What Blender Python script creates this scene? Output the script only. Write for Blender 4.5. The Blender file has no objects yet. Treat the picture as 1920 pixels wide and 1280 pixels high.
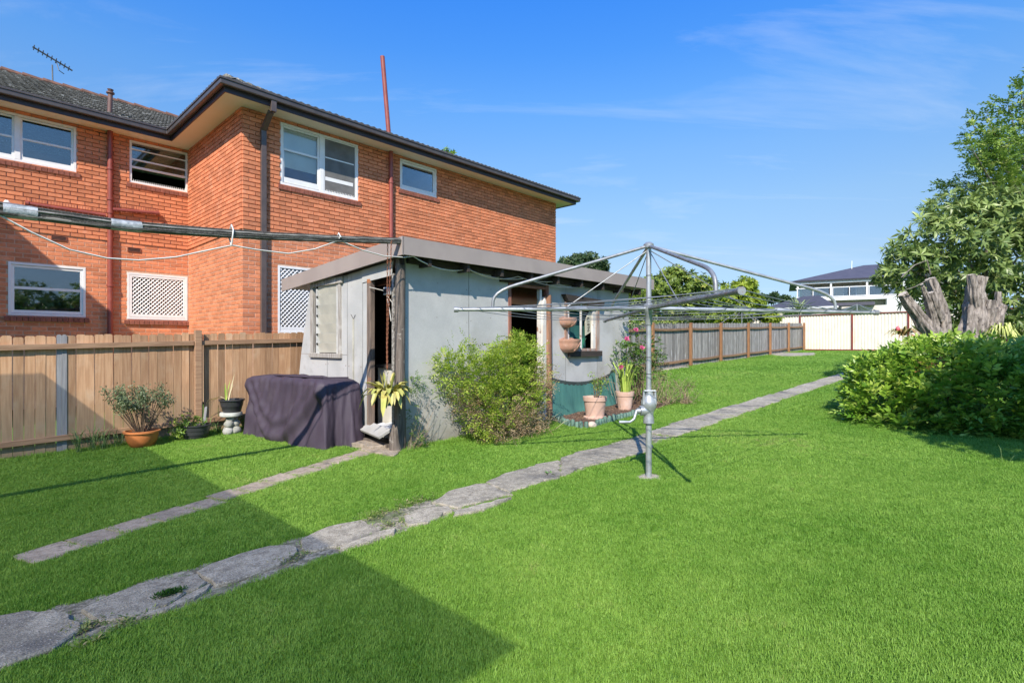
import bpy, bmesh, math, random
import numpy as np
from mathutils import Vector, Matrix

# ------------------------------------------------------------------ camera, sky, sun, exposure
SC = bpy.context.scene
COL = SC.collection
SLOPE = 0.0294                       # the garden climbs gently away from the camera
CAMZ = 1.5
TH = math.radians(43.25)             # heading of the garden's long axis, seen from the camera
S_, C_ = math.sin(TH), math.cos(TH)
PHI = math.pi / 2 - TH
F_ = 990.0

cam_d = bpy.data.cameras.new('camera')
cam = bpy.data.objects.new('camera', cam_d)
COL.objects.link(cam)
cam.location = (0, 0, CAMZ)
cam.rotation_euler = (math.pi / 2, 0, 0)
cam_d.sensor_width = 36.0
cam_d.lens = F_ / 1920 * 36
cam_d.shift_y = 5.0 / 1920
cam_d.clip_start = 0.05
cam_d.clip_end = 3000
SC.camera = cam

SUN_EL = math.radians(40.6)
SUN_HEAD = math.radians(9.4)         # the light travels this far right of the view direction
world = bpy.data.worlds.new('World')
SC.world = world
world.use_nodes = True
wn = world.node_tree.nodes
wl = world.node_tree.links
wn.clear()
w_out = wn.new('ShaderNodeOutputWorld')
w_bg = wn.new('ShaderNodeBackground')
w_bg.inputs['Strength'].default_value = 0.125
sky = wn.new('ShaderNodeTexSky')
sky.sky_type = 'NISHITA'
sky.sun_disc = False
sky.sun_elevation = SUN_EL
sky.sun_rotation = math.pi + SUN_HEAD
sky.altitude = 0
sky.air_density = 1.0
sky.dust_density = 0.1
sky.ozone_density = 3.0
# white balance of the picture, by height above the horizon: deep blue overhead, pale blue low down
w_tc = wn.new('ShaderNodeTexCoord')
w_sep = wn.new('ShaderNodeSeparateXYZ')
wl.new(w_tc.outputs['Generated'], w_sep.inputs[0])
w_ramp = wn.new('ShaderNodeValToRGB')
for k, (z, c) in enumerate(((0.0, (.20,.24,.34)), (.045, (.21,.25,.345)), (.145, (.35,.345,.355)), (.24, (.40,.44,.45)), (.33, (.38,.50,.57)), (.41, (.31,.53,.69)), (.48, (.22,.51,.79)), (.546, (.17,.50,.88)), (.72, (.27,.58,.90)), (1.0, (.33,.64,.95)))):
    e = w_ramp.color_ramp.elements[k] if k < 2 else w_ramp.color_ramp.elements.new(z)
    e.position = z; e.color = (*c, 1)
wl.new(w_sep.outputs['Z'], w_ramp.inputs[0])
w_tint = wn.new('ShaderNodeMixRGB')
w_tint.blend_type = 'MULTIPLY'
w_tint.inputs[0].default_value = 1.0
wl.new(sky.outputs[0], w_tint.inputs[1]); wl.new(w_ramp.outputs[0], w_tint.inputs[2])
# thin cirrus streaks over the whole sky
w_den = wn.new('ShaderNodeMath'); w_den.operation = 'ADD'; w_den.inputs[1].default_value = 0.12
wl.new(w_sep.outputs['Z'], w_den.inputs[0])
w_dx = wn.new('ShaderNodeMath'); w_dx.operation = 'DIVIDE'
w_dy = wn.new('ShaderNodeMath'); w_dy.operation = 'DIVIDE'
wl.new(w_sep.outputs['X'], w_dx.inputs[0]); wl.new(w_den.outputs[0], w_dx.inputs[1])
wl.new(w_sep.outputs['Y'], w_dy.inputs[0]); wl.new(w_den.outputs[0], w_dy.inputs[1])
w_cmb = wn.new('ShaderNodeCombineXYZ')
wl.new(w_dx.outputs[0], w_cmb.inputs[0]); wl.new(w_dy.outputs[0], w_cmb.inputs[1])
w_map = wn.new('ShaderNodeMapping')
w_map.inputs['Location'].default_value = (0.22, 16.749, 0)
w_map.inputs['Rotation'].default_value = (0, 0, math.radians(12))
w_map.inputs['Scale'].default_value = (0.55, 1.9, 1)
wl.new(w_cmb.outputs[0], w_map.inputs[0])
w_n1 = wn.new('ShaderNodeTexNoise')
w_n1.inputs['Scale'].default_value = 1.25
w_n1.inputs['Detail'].default_value = 9
w_n1.inputs['Roughness'].default_value = 0.62
w_n1.inputs['Distortion'].default_value = 0.7
wl.new(w_map.outputs[0], w_n1.inputs['Vector'])
w_rmp = wn.new('ShaderNodeValToRGB')
w_rmp.color_ramp.elements[0].position = 0.545
w_rmp.color_ramp.elements[0].color = (0, 0, 0, 1)
w_rmp.color_ramp.elements[1].position = 0.84
w_rmp.color_ramp.elements[1].color = (.34, .34, .34, 1)
wl.new(w_n1.outputs['Fac'], w_rmp.inputs[0])
w_mix = wn.new('ShaderNodeMixRGB')
w_mix.inputs[2].default_value = (2.6, 2.8, 3.0, 1)
wl.new(w_rmp.outputs[0], w_mix.inputs[0])
wl.new(w_tint.outputs[0], w_mix.inputs[1])
wl.new(w_mix.outputs[0], w_bg.inputs[0])
wl.new(w_bg.outputs[0], w_out.inputs[0])

sun_d = bpy.data.lights.new('sun', 'SUN')
sun_d.energy = 2.35
sun_d.angle = math.radians(0.53)
sun_d.color = (1.0, 0.92, 0.79)
sun = bpy.data.objects.new('sun', sun_d)
COL.objects.link(sun)
_ld = Vector((math.sin(SUN_HEAD) * math.cos(SUN_EL), math.cos(SUN_HEAD) * math.cos(SUN_EL), -math.sin(SUN_EL)))
sun.rotation_euler = _ld.to_track_quat('-Z', 'Y').to_euler()
sun.location = (-3, -20, 25)

SC.view_settings.view_transform = 'Standard'
SC.view_settings.look = 'None'
SC.view_settings.exposure = 1.5
SC.view_settings.gamma = 1.0
SC.view_settings.use_curve_mapping = False
SC.render.engine = 'CYCLES'
SC.cycles.max_bounces = 7
SC.cycles.diffuse_bounces = 4
SC.cycles.transparent_max_bounces = 12

# ------------------------------------------------------------------ frames and helpers
# garden frame: a runs up the garden along the fences, b runs across it to the neighbour's side
def ab(X, Y): return (S_ * X + C_ * Y, -C_ * X + S_ * Y)
def xy(a, b): return (S_ * a - C_ * b, C_ * a + S_ * b)
def gz(a): return SLOPE * (a if a < 40 else 40)
def proj(a, b, z):
    X, Y = xy(a, b)
    return 960 + F_ * X / Y, 645 - F_ * (z - CAMZ) / Y
def G(px, py):
    "garden point on the ground that the photograph shows at this pixel"
    u, v = (px - 960) / F_, (645 - py) / F_
    Y = CAMZ / (SLOPE * (S_ * u + C_) - v)
    return ab(u * Y, Y)
def PB(px, py, b0):
    u, v = (px - 960) / F_, (645 - py) / F_
    Y = b0 / (-C_ * u + S_)
    a, b = ab(u * Y, Y)
    return a, b, CAMZ + v * Y
def PA(px, py, a0):
    u, v = (px - 960) / F_, (645 - py) / F_
    Y = a0 / (S_ * u + C_)
    a, b = ab(u * Y, Y)
    return a, b, CAMZ + v * Y
def PY(px, py, Y):
    u, v = (px - 960) / F_, (645 - py) / F_
    a, b = ab(u * Y, Y)
    return a, b, CAMZ + v * Y

RNG = np.random.default_rng(11)
random.seed(5)
ORG = {}

def link(o, parent=None):
    COL.objects.link(o)
    if parent is not None:
        o.parent = parent
    return o

def thing(name, label, cat, a, b, z=None, group=None, rot=0.0, kind=None):
    o = bpy.data.objects.new(name, None)
    o.empty_display_size = 0.2
    if z is None: z = gz(a)
    X, Y = xy(a, b)
    o.location = (X, Y, z)
    o.rotation_euler = (0, 0, PHI + rot)
    if label: o['label'] = label
    if cat: o['category'] = cat
    if group: o['group'] = group
    if kind: o['kind'] = kind
    COL.objects.link(o)
    ORG[o.name] = (a, b, z)
    return o

def rootof(o):
    while o.parent is not None: o = o.parent
    return o
def org(o): return ORG[rootof(o).name]

def finish(me, smooth=None):
    if smooth is not None:
        me.shade_smooth()
        if smooth < 180:
            me.set_sharp_from_angle(angle=math.radians(smooth))
    me.update()

class MB:
    "collects shapes in the garden frame and links them as one mesh"
    def __init__(self): self.v = []; self.f = []; self.t = []; self.tint = 0.5
    def add(self, vs, fs):
        n = len(self.v)
        self.v.extend(tuple(p) for p in vs)
        for f in fs:
            self.f.append(tuple(i + n for i in f)); self.t.append(self.tint)
        return self
    def box(self, a0, a1, b0, b1, z0, z1):
        return self.add([(a0,b0,z0),(a1,b0,z0),(a1,b1,z0),(a0,b1,z0),(a0,b0,z1),(a1,b0,z1),(a1,b1,z1),(a0,b1,z1)],
                 [(0,3,2,1),(4,5,6,7),(0,1,5,4),(1,2,6,5),(2,3,7,6),(3,0,4,7)])
    def obox(self, p, q, w, h, up=(0,0,1)):
        "bar from p to q, w wide sideways and h tall along up"
        p, q = Vector(p), Vector(q)
        d = (q - p).normalized(); u = Vector(up)
        s = d.cross(u).normalized(); u = s.cross(d).normalized()
        vs = []
        for c in (p, q):
            for i, j in ((-1,-1),(1,-1),(1,1),(-1,1)):
                vs.append(c + s * (i*w/2) + u * (j*h/2))
        return self.add(vs, [(3,2,1,0),(4,5,6,7),(0,1,5,4),(1,2,6,5),(2,3,7,6),(3,0,4,7)])
    def tube(self, pts, r, n=8, cap=True):
        pts = [Vector(p) for p in pts]
        rs = r if isinstance(r, (list, tuple)) else [r] * len(pts)
        base = len(self.v); prev = None
        for i, p in enumerate(pts):
            t = (pts[min(i+1, len(pts)-1)] - pts[max(i-1, 0)])
            if t.length < 1e-9: t = Vector((0,0,1))
            t.normalize()
            if prev is None:
                ref = Vector((0,0,1)) if abs(t.z) < .9 else Vector((1,0,0))
                s = t.cross(ref).normalized()
            else:
                s = (prev - t * prev.dot(t))
                s = s.normalized() if s.length > 1e-6 else t.orthogonal().normalized()
            prev = s
            u = t.cross(s)
            for k in range(n):
                an = 2*math.pi*k/n
                self.v.append(tuple(p + (s*math.cos(an) + u*math.sin(an)) * rs[i]))
        for i in range(len(pts)-1):
            for k in range(n):
                k2 = (k+1) % n
                self.f.append((base+i*n+k, base+i*n+k2, base+(i+1)*n+k2, base+(i+1)*n+k)); self.t.append(self.tint)
        if cap:
            self.f.append(tuple(base+k for k in range(n-1,-1,-1))); self.t.append(self.tint)
            e = base+(len(pts)-1)*n
            self.f.append(tuple(e+k for k in range(n))); self.t.append(self.tint)
        return self
    def lathe(self, c, prof, n=24, caps=False):
        base = len(self.v)
        for r, z in prof:
            for k in range(n):
                an = 2*math.pi*k/n
                self.v.append((c[0]+r*math.cos(an), c[1]+r*math.sin(an), c[2]+z))
        for i in range(len(prof)-1):
            for k in range(n):
                k2 = (k+1) % n
                self.f.append((base+i*n+k, base+i*n+k2, base+(i+1)*n+k2, base+(i+1)*n+k)); self.t.append(self.tint)
        if caps:
            self.f.append(tuple(base+k for k in range(n-1,-1,-1))); self.t.append(self.tint)
            e = base+(len(prof)-1)*n
            self.f.append(tuple(e+k for k in range(n))); self.t.append(self.tint)
        return self
    def prism(self, poly, z0, z1):
        "vertical prism over a polygon of (a, b); z0, z1 may be functions of a"
        n = len(poly)
        f0 = z0 if callable(z0) else (lambda a: z0)
        f1 = z1 if callable(z1) else (lambda a: z1)
        vs = [(p[0], p[1], f0(p[0])) for p in poly] + [(p[0], p[1], f1(p[0])) for p in poly]
        fs = [tuple(range(n-1,-1,-1)), tuple(range(n, 2*n))]
        for i in range(n):
            j = (i+1) % n
            fs.append((i, j, n+j, n+i))
        return self.add(vs, fs)
    def extr(self, poly, vec):
        "any flat polygon of 3-D points pushed along vec"
        n = len(poly); vec = Vector(vec)
        vs = [tuple(p) for p in poly] + [tuple(Vector(p)+vec) for p in poly]
        fs = [tuple(range(n-1,-1,-1)), tuple(range(n, 2*n))]
        for i in range(n):
            j = (i+1) % n
            fs.append((i, j, n+j, n+i))
        return self.add(vs, fs)
    def build(self, name, m, parent=None, smooth=None, bevel=0, origin=None, attr=False, kind=None, fix=True, label=None):
        me = bpy.data.meshes.new(name)
        if origin is None:
            origin = org(parent) if parent is not None else (0, 0, 0)
        ox, oy, oz = origin
        me.from_pydata([(x-ox, y-oy, z-oz) for x, y, z in self.v], [], self.f)
        if attr:
            at = me.attributes.new('tint', 'FLOAT', 'FACE')
            at.data.foreach_set('value', np.array(self.t, dtype=np.float32))
        if fix:
            bm = bmesh.new(); bm.from_mesh(me)
            bmesh.ops.recalc_face_normals(bm, faces=bm.faces)
            bm.to_mesh(me); bm.free()
        me.materials.append(m)
        finish(me, smooth)
        o = bpy.data.objects.new(name, me)
        link(o, parent)
        if bevel:
            md = o.modifiers.new('bevel', 'BEVEL'); md.width = bevel; md.segments = 2; md.limit_method = 'ANGLE'
        if kind: o['kind'] = kind
        if label: o['label'] = label
        if parent is None:
            o.rotation_euler = (0, 0, PHI)
            X, Y = xy(ox, oy)
            o.location = (X, Y, oz)
            ORG[o.name] = (ox, oy, oz)
        return o

def tag(o, label, cat, group=None, kind=None):
    if label: o['label'] = label
    if cat: o['category'] = cat
    if group: o['group'] = group
    if kind: o['kind'] = kind
    return o

def inst(me, name, parent, loc, rz=0.0, scale=(1,1,1), rx=0.0, ry=0.0):
    "one more object on shared mesh data; loc in the garden frame"
    o = bpy.data.objects.new(name, me)
    COL.objects.link(o); o.parent = parent
    oa, ob, oz = org(parent)
    o.location = (loc[0]-oa, loc[1]-ob, loc[2]-oz)
    o.rotation_euler = (rx, ry, rz)
    o.scale = scale
    return o

def copy_tree(o, parent=None):
    c = o.copy(); COL.objects.link(c)
    if parent is not None: c.parent = parent
    for ch in list(o.children): copy_tree(ch, c)
    return c

# ------------------------------------------------------------------ materials
def mat(name, col, col2=None, rough=0.7, scale=6.0, detail=5, contrast=(0.35, 0.65), bump=0.0, bscale=80.0,
        rnd=0.0, tint=0.0, stretch=(1,1,1), metal=0.0, spec=0.5, stain=None, stain_scale=1.2, stain_at=(0.55, 0.75),
        spots=None, spot_scale=30, spot_at=(0.62, 0.68), bstretch=None, glob=False, fine=0.0):
    m = bpy.data.materials.new(name)
    m.use_nodes = True
    nt = m.node_tree; n = nt.nodes; l = nt.links
    p = n['Principled BSDF']
    tc = n.new('ShaderNodeTexCoord')
    oi = n.new('ShaderNodeObjectInfo')
    off = n.new('ShaderNodeVectorMath'); off.operation = 'MULTIPLY_ADD'
    cmb = n.new('ShaderNodeCombineXYZ')
    for k in range(3): l.new(oi.outputs['Random'], cmb.inputs[k])
    l.new(cmb.outputs[0], off.inputs[0]); off.inputs[1].default_value = (37.0, 91.0, 53.0)
    l.new(tc.outputs['Object'], off.inputs[2])
    mp = n.new('ShaderNodeMapping'); mp.inputs['Scale'].default_value = stretch
    l.new(off.outputs[0], mp.inputs[0])
    vec = mp.outputs[0]
    def noise(sc, dt=detail, v=None, ro=0.55):
        t = n.new('ShaderNodeTexNoise')
        t.inputs['Scale'].default_value = sc; t.inputs['Detail'].default_value = dt; t.inputs['Roughness'].default_value = ro
        l.new(v or vec, t.inputs['Vector'])
        return t.outputs['Fac']
    def rng(fac, lo, hi):
        r = n.new('ShaderNodeMapRange'); r.inputs[1].default_value = lo; r.inputs[2].default_value = hi
        r.interpolation_type = 'SMOOTHSTEP'
        l.new(fac, r.inputs[0]); return r.outputs[0]
    def mix(fac, c1, c2, mode='MIX'):
        x = n.new('ShaderNodeMixRGB'); x.blend_type = mode
        if isinstance(fac, float): x.inputs[0].default_value = fac
        else: l.new(fac, x.inputs[0])
        for i, c in ((1, c1), (2, c2)):
            if isinstance(c, tuple): x.inputs[i].default_value = (c[0], c[1], c[2], 1)
            else: l.new(c, x.inputs[i])
        return x.outputs[0]
    if col2 is None: col2 = tuple(c*0.72 for c in col)
    c = mix(rng(noise(scale), *contrast), tuple(col), tuple(col2))
    if stain: c = mix(rng(noise(stain_scale, 6, off.outputs[0]), *stain_at), c, tuple(stain))
    if spots: c = mix(rng(noise(spot_scale, 3, off.outputs[0]), *spot_at), c, tuple(spots))
    if fine:
        f = n.new('ShaderNodeMapRange'); f.inputs[1].default_value = 0.3; f.inputs[2].default_value = 0.7
        f.inputs[3].default_value = 1-fine; f.inputs[4].default_value = 1+fine
        l.new(noise(bscale, 2), f.inputs[0])
        c = mix(1.0, c, f.outputs[0], 'MULTIPLY')
    if rnd:
        r = n.new('ShaderNodeMapRange'); r.inputs[3].default_value = 1-rnd; r.inputs[4].default_value = 1+rnd
        l.new(oi.outputs['Random'], r.inputs[0])
        c = mix(1.0, c, r.outputs[0], 'MULTIPLY')
    if tint:
        at = n.new('ShaderNodeAttribute'); at.attribute_name = 'tint'
        r = n.new('ShaderNodeMapRange'); r.inputs[3].default_value = 1-tint; r.inputs[4].default_value = 1+tint
        l.new(at.outputs['Fac'], r.inputs[0])
        c = mix(1.0, c, r.outputs[0], 'MULTIPLY')
    l.new(c, p.inputs['Base Color'])
    p.inputs['Roughness'].default_value = rough
    p.inputs['Metallic'].default_value = metal
    p.inputs['Specular IOR Level'].default_value = spec
    if bump:
        b = n.new('ShaderNodeBump'); b.inputs['Strength'].default_value = bump; b.inputs['Distance'].default_value = 0.01
        if bstretch:
            m2 = n.new('ShaderNodeMapping'); m2.inputs['Scale'].default_value = bstretch
            l.new(off.outputs[0], m2.inputs[0]); h = noise(bscale, 4, m2.outputs[0])
        else: h = noise(bscale, 4)
        l.new(h, b.inputs['Height']); l.new(b.outputs[0], p.inputs['Normal'])
    return m

def leafmat(name, c0, c1, c2=None, rough=0.45, trans=0.3, spec=0.4):
    "leaf colour by its tint, on some plants set lighter facing up and darker inside; light passes through the blade"
    m = bpy.data.materials.new(name); m.use_nodes = True
    n = m.node_tree.nodes; l = m.node_tree.links
    p = n['Principled BSDF']; out = n['Material Output']
    at = n.new('ShaderNodeAttribute'); at.attribute_name = 'tint'
    r = n.new('ShaderNodeValToRGB')
    r.color_ramp.elements[0].color = (*c0, 1); r.color_ramp.elements[1].color = (*c1, 1)
    if c2 is not None:
        r.color_ramp.elements[1].position = 0.88
        e = r.color_ramp.elements.new(1.0); e.color = (*c2, 1)
    l.new(at.outputs['Fac'], r.inputs[0])
    l.new(r.outputs[0], p.inputs['Base Color'])
    p.inputs['Roughness'].default_value = rough
    p.inputs['Specular IOR Level'].default_value = spec
    tr = n.new('ShaderNodeBsdfTranslucent')
    l.new(r.outputs[0], tr.inputs['Color'])
    mx = n.new('ShaderNodeMixShader'); mx.inputs[0].default_value = trans
    l.new(p.outputs[0], mx.inputs[1]); l.new(tr.outputs[0], mx.inputs[2]); l.new(mx.outputs[0], out.inputs[0])
    return m

def glassmat(name, tintc=(0.9, 0.95, 1.0), refl=0.25, dark=0.0):
    m = bpy.data.materials.new(name); m.use_nodes = True
    n = m.node_tree.nodes; l = m.node_tree.links
    n.remove(n['Principled BSDF']); out = n['Material Output']
    g = n.new('ShaderNodeBsdfGlossy'); g.inputs['Roughness'].default_value = 0.02; g.inputs['Color'].default_value = (0.95, 0.97, 1, 1)
    t = n.new('ShaderNodeBsdfTransparent'); t.inputs['Color'].default_value = (*tintc, 1)
    fr = n.new('ShaderNodeFresnel'); fr.inputs['IOR'].default_value = 1.5
    ad = n.new('ShaderNodeMath'); ad.operation = 'ADD'; ad.inputs[1].default_value = refl; ad.use_clamp = True
    l.new(fr.outputs[0], ad.inputs[0])
    mx = n.new('ShaderNodeMixShader')
    l.new(ad.outputs[0], mx.inputs[0]); l.new(t.outputs[0], mx.inputs[1]); l.new(g.outputs[0], mx.inputs[2]); l.new(mx.outputs[0], out.inputs[0])
    return m

# ------------------------------------------------------------------ foliage
def nrm(v): return v / np.maximum(np.linalg.norm(v, axis=-1, keepdims=True), 1e-9)

class Leaves:
    def __init__(self): self.P=[]; self.D=[]; self.N=[]; self.L=[]; self.W=[]; self.T=[]
    def add(self, P, D, N, L, W, T=None):
        k = len(P)
        self.P.append(np.asarray(P, float)); self.D.append(nrm(np.asarray(D, float))); self.N.append(np.asarray(N, float))
        self.L.append(np.broadcast_to(np.asarray(L, float), (k,)).copy()); self.W.append(np.broadcast_to(np.asarray(W, float), (k,)).copy())
        self.T.append(RNG.random(k) if T is None else np.broadcast_to(np.asarray(T, float), (k,)).copy())
    def arrays(self):
        P=np.concatenate(self.P); D=np.concatenate(self.D); N=np.concatenate(self.N); L=np.concatenate(self.L); W=np.concatenate(self.W); T=np.concatenate(self.T)
        s = np.cross(D, N); bad = np.linalg.norm(s, axis=1) < 1e-4
        s[bad] = np.cross(D[bad], np.array([0.3, 0.5, 0.8])); s = nrm(s)
        return P, D, np.cross(s, D), s, L, W, T
    def build(self, name, m, parent, nparts=0, part='leaf', fold=0.18, curl=0.14, kind='stuff', zmin=None):
        P, D, N, s, L, W, T = self.arrays()
        o3 = np.array(org(parent)); P = P - o3
        keep = np.ones(len(P), bool)
        if nparts:
            Pw = P + o3
            X = S_*Pw[:,0] - C_*Pw[:,1]; Y = C_*Pw[:,0] + S_*Pw[:,1]
            size = L * np.sqrt(W/L) / np.maximum(Y, .5)
            px = 960 + F_*X/Y; ok = (px > 5) & (px < 1915) & (Y > .5)
            dist = np.linalg.norm(Pw - np.array([0,0,CAMZ]), axis=1)
            score = np.where(ok, size / np.maximum(dist, 1)**1.5, -1)
            idx = np.argsort(-score)[:nparts]
            keep[idx] = False
            vars_ = []
            for k in range(6):
                tv = (k + .5) / 6
                me = leafmesh(part, np.zeros((1,3)), np.array([[1.,0,0]]), np.array([[0,0,1.]]), np.array([[0,-1.,0]]), np.ones(1), np.ones(1), np.array([tv]), fold, curl, m)
                vars_.append(me)
            for i in idx:
                me = vars_[min(5, int(T[i]*6))]
                o = bpy.data.objects.new(part, me); COL.objects.link(o); o.parent = parent
                M = Matrix(((D[i][0]*L[i], -s[i][0]*W[i], N[i][0]*L[i], P[i][0]),
                            (D[i][1]*L[i], -s[i][1]*W[i], N[i][1]*L[i], P[i][1]),
                            (D[i][2]*L[i], -s[i][2]*W[i], N[i][2]*L[i], P[i][2]), (0,0,0,1)))
                o.matrix_local = M
        if keep.sum() == 0: return None
        me = leafmesh(name, P[keep], D[keep], N[keep], s[keep], L[keep], W[keep], T[keep], fold, curl, m)
        o = bpy.data.objects.new(name, me); link(o, parent)
        if kind: o['kind'] = kind
        return o

def leafmesh(name, P, D, N, s, L, W, T, fold, curl, m):
    k = len(P); L1 = L[:,None]; W1 = W[:,None]
    V = np.empty((k, 5, 3))
    V[:,0] = P
    V[:,1] = P + D*L1*.45 + s*W1*.5 + N*W1*fold
    V[:,2] = P + D*L1*.45 - s*W1*.5 + N*W1*fold
    V[:,3] = P + D*L1*.5
    V[:,4] = P + D*L1 - N*L1*curl
    b = (np.arange(k)*5)[:,None,None]
    Fc = np.array([[0,2,3],[0,3,1],[2,4,3],[3,4,1]])[None] + b
    me = bpy.data.meshes.new(name)
    me.vertices.add(k*5); me.vertices.foreach_set('co', V.reshape(-1).astype(np.float32))
    me.loops.add(k*12); me.loops.foreach_set('vertex_index', Fc.reshape(-1).astype(np.int32))
    me.polygons.add(k*4); me.polygons.foreach_set('loop_start', np.arange(0, k*12, 3, dtype=np.int32))
    me.update(calc_edges=True)
    at = me.attributes.new('tint', 'FLOAT', 'FACE'); at.data.foreach_set('value', np.repeat(T, 4).astype(np.float32))
    me.materials.append(m)
    return me

UP = np.array([0., 0, 1])
def rand_dirs(n): return nrm(RNG.normal(size=(n, 3)))
def lump_points(lumps, n, lo=.82, hi=1.04, zmin=None, toward=None):
    "points on the outer skin of a heap of ellipsoids; lumps = (a, b, z, ra, rb, rz)"
    lumps = np.array(lumps, float)
    wgt = lumps[:,3]*lumps[:,4] + lumps[:,4]*lumps[:,5] + lumps[:,3]*lumps[:,5]
    k = RNG.choice(len(lumps), size=n*3, p=wgt/wgt.sum())
    d = rand_dirs(n*3); r = RNG.uniform(lo, hi, (n*3, 1))
    P = lumps[k,:3] + d*lumps[k,3:6]*r
    inside = np.zeros(len(P), bool)
    for q in lumps:
        e = (P - q[:3])/q[3:6]
        inside |= (np.sum(e*e, axis=1) < (lo*.92)**2)
    ok = ~inside
    if zmin is not None: ok &= P[:,2] > zmin
    P = P[ok][:n]; Nn = nrm(d[ok][:n]/lumps[k[ok][:n],3:6])
    return P, Nn

def sprays(lv, P, D, k, rl, ll, lw, T=None, droop=.25, flat=.3):
    "feathered twigs: leaflets in two rows along each rachis"
    n = len(P); D = nrm(D)
    N = nrm(UP*1.0 + RNG.normal(size=(n,3))*flat - D*(D@UP)[:,None]*.8)
    sd = nrm(np.cross(D, N)); N = np.cross(sd, D)
    rl = np.broadcast_to(rl, (n,)) * RNG.uniform(.7, 1.2, n)
    base = RNG.random(n) if T is None else np.broadcast_to(T, (n,))
    for j in range(k):
        t = (j+1)/k; sg = 1 if j % 2 else -1
        if j == k-1: sg = 0
        q = P + D*(rl*t)[:,None] - UP*(droop*rl*t*t)[:,None]
        dd = nrm(D*(.55 if sg else 1) + sd*(sg*.85) - UP*.12*t + RNG.normal(size=(n,3))*.16)
        nn = N + RNG.normal(size=(n,3))*.3
        sc = RNG.uniform(.75, 1.15, n)*(1-.25*abs(t-.5))
        lv.add(q, dd, nn, ll*sc, lw*sc, np.clip(base + RNG.normal(size=n)*.12, 0, 1))

def rosettes(lv, P, D, k, ll, lw, T=None, open_=(.5, 1.25), droop=.25):
    n = len(P); D = nrm(D)
    s = nrm(np.cross(D, rand_dirs(n))); u = np.cross(D, s)
    base = RNG.random(n) if T is None else np.broadcast_to(T, (n,))
    for j in range(k):
        an = 2*math.pi*(j*.382) + RNG.normal(size=n)*.2
        el = RNG.uniform(open_[0], open_[1], n)
        rad = s*np.cos(an)[:,None] + u*np.sin(an)[:,None]
        dd = nrm(D*np.cos(el)[:,None] + rad*np.sin(el)[:,None] - UP*droop)
        nn = D*np.sin(el)[:,None] - rad*np.cos(el)[:,None]
        sc = RNG.uniform(.7, 1.15, n)
        lv.add(P + rad*.01, dd, nn, ll*sc, lw*sc, np.clip(base + RNG.normal(size=n)*.15, 0, 1))

def strap(pts, w, n_up=None):
    "a long blade through the points: two strips folded at the midrib, returned as verts, faces"
    pts = [Vector(p) for p in pts]; vs = []; fs = []
    m = len(pts)
    for i, p in enumerate(pts):
        t = (pts[min(i+1, m-1)] - pts[max(i-1, 0)]).normalized()
        s = t.cross(Vector((0,0,1)))
        s = s.normalized() if s.length > .05 else Vector((1,0,0))
        u = s.cross(t)
        f = i/(m-1); ww = w*(math.sin(math.pi*min(1, .18+f*.82))**.7 if f < 1 else .02)
        vs += [p - s*ww/2 + u*ww*.2, p, p + s*ww/2 + u*ww*.2]
    for i in range(m-1):
        o = i*3
        fs += [(o, o+1, o+4, o+3), (o+1, o+2, o+5, o+4)]
    return vs, fs
# ------------------------------------------------------------------ ground and lawn
M_ground = mat('soil_and_turf', (0.095, 0.215, 0.030), (0.075, 0.17, 0.024), rough=0.95, scale=55, bump=0.5, bscale=180, stain=(0.12, 0.235, 0.035), stain_scale=0.5, fine=0.25)
b = MB()
aa = [-400, -15, 0, 10, 20, 40, 500]
bb = [-450, -40, 0, 20, 60, 450]
zz = lambda a: SLOPE*max(-15, min(40, a))
vs = [(a, q, zz(a)) for a in aa for q in bb]
fs = [(i*len(bb)+j, (i+1)*len(bb)+j, (i+1)*len(bb)+j+1, i*len(bb)+j+1) for i in range(len(aa)-1) for j in range(len(bb)-1)]
b.add(vs, fs)
o = b.build('ground', M_ground, None)
o['kind'] = 'structure'

# ------------------------------------------------------------------ concrete paths: slabs one by one
M_slab = mat('weathered_concrete', (0.43, 0.385, 0.305), (0.28, 0.25, 0.195), rough=0.9, scale=14, bump=1.0, bscale=110, rnd=0.12,
             stain=(0.14, 0.13, 0.115), stain_scale=2.2, stain_at=(0.5, 0.72), spots=(0.50, 0.46, 0.40), spot_scale=90, fine=0.34)
def grit(m, c, sc, lo, hi):
    nt = m.node_tree; n = nt.nodes; l = nt.links; p = n['Principled BSDF']; src = p.inputs['Base Color'].links[0].from_socket
    tc = n.new('ShaderNodeNewGeometry'); t = n.new('ShaderNodeTexNoise'); t.inputs['Scale'].default_value = sc; t.inputs['Detail'].default_value = 5; t.inputs['Roughness'].default_value = .7
    l.new(tc.outputs['Position'], t.inputs['Vector'])
    r = n.new('ShaderNodeMapRange'); r.inputs[1].default_value = lo; r.inputs[2].default_value = hi; l.new(t.outputs['Fac'], r.inputs[0])
    x = n.new('ShaderNodeMixRGB'); l.new(r.outputs[0], x.inputs[0]); l.new(src, x.inputs[1]); x.inputs[2].default_value = (*c, 1); l.new(x.outputs[0], p.inputs['Base Color'])
M_paver = mat('paver_concrete', (0.43, 0.35, 0.27), (0.31, 0.25, 0.19), rough=0.9, scale=16, bump=0.6, bscale=150, rnd=0.13,
              stain=(0.16, 0.14, 0.115), stain_scale=3, stain_at=(0.5, 0.7), spots=(0.45, 0.42, 0.38), spot_scale=80, fine=0.2)
M_bed = mat('broken_concrete_bed', (0.40, 0.36, 0.29), (0.17, 0.155, 0.115), rough=0.95, scale=20, bump=0.9, bscale=120, stain=(0.12,0.15,0.06), stain_scale=4, stain_at=(.52,.68), fine=.3)
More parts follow.
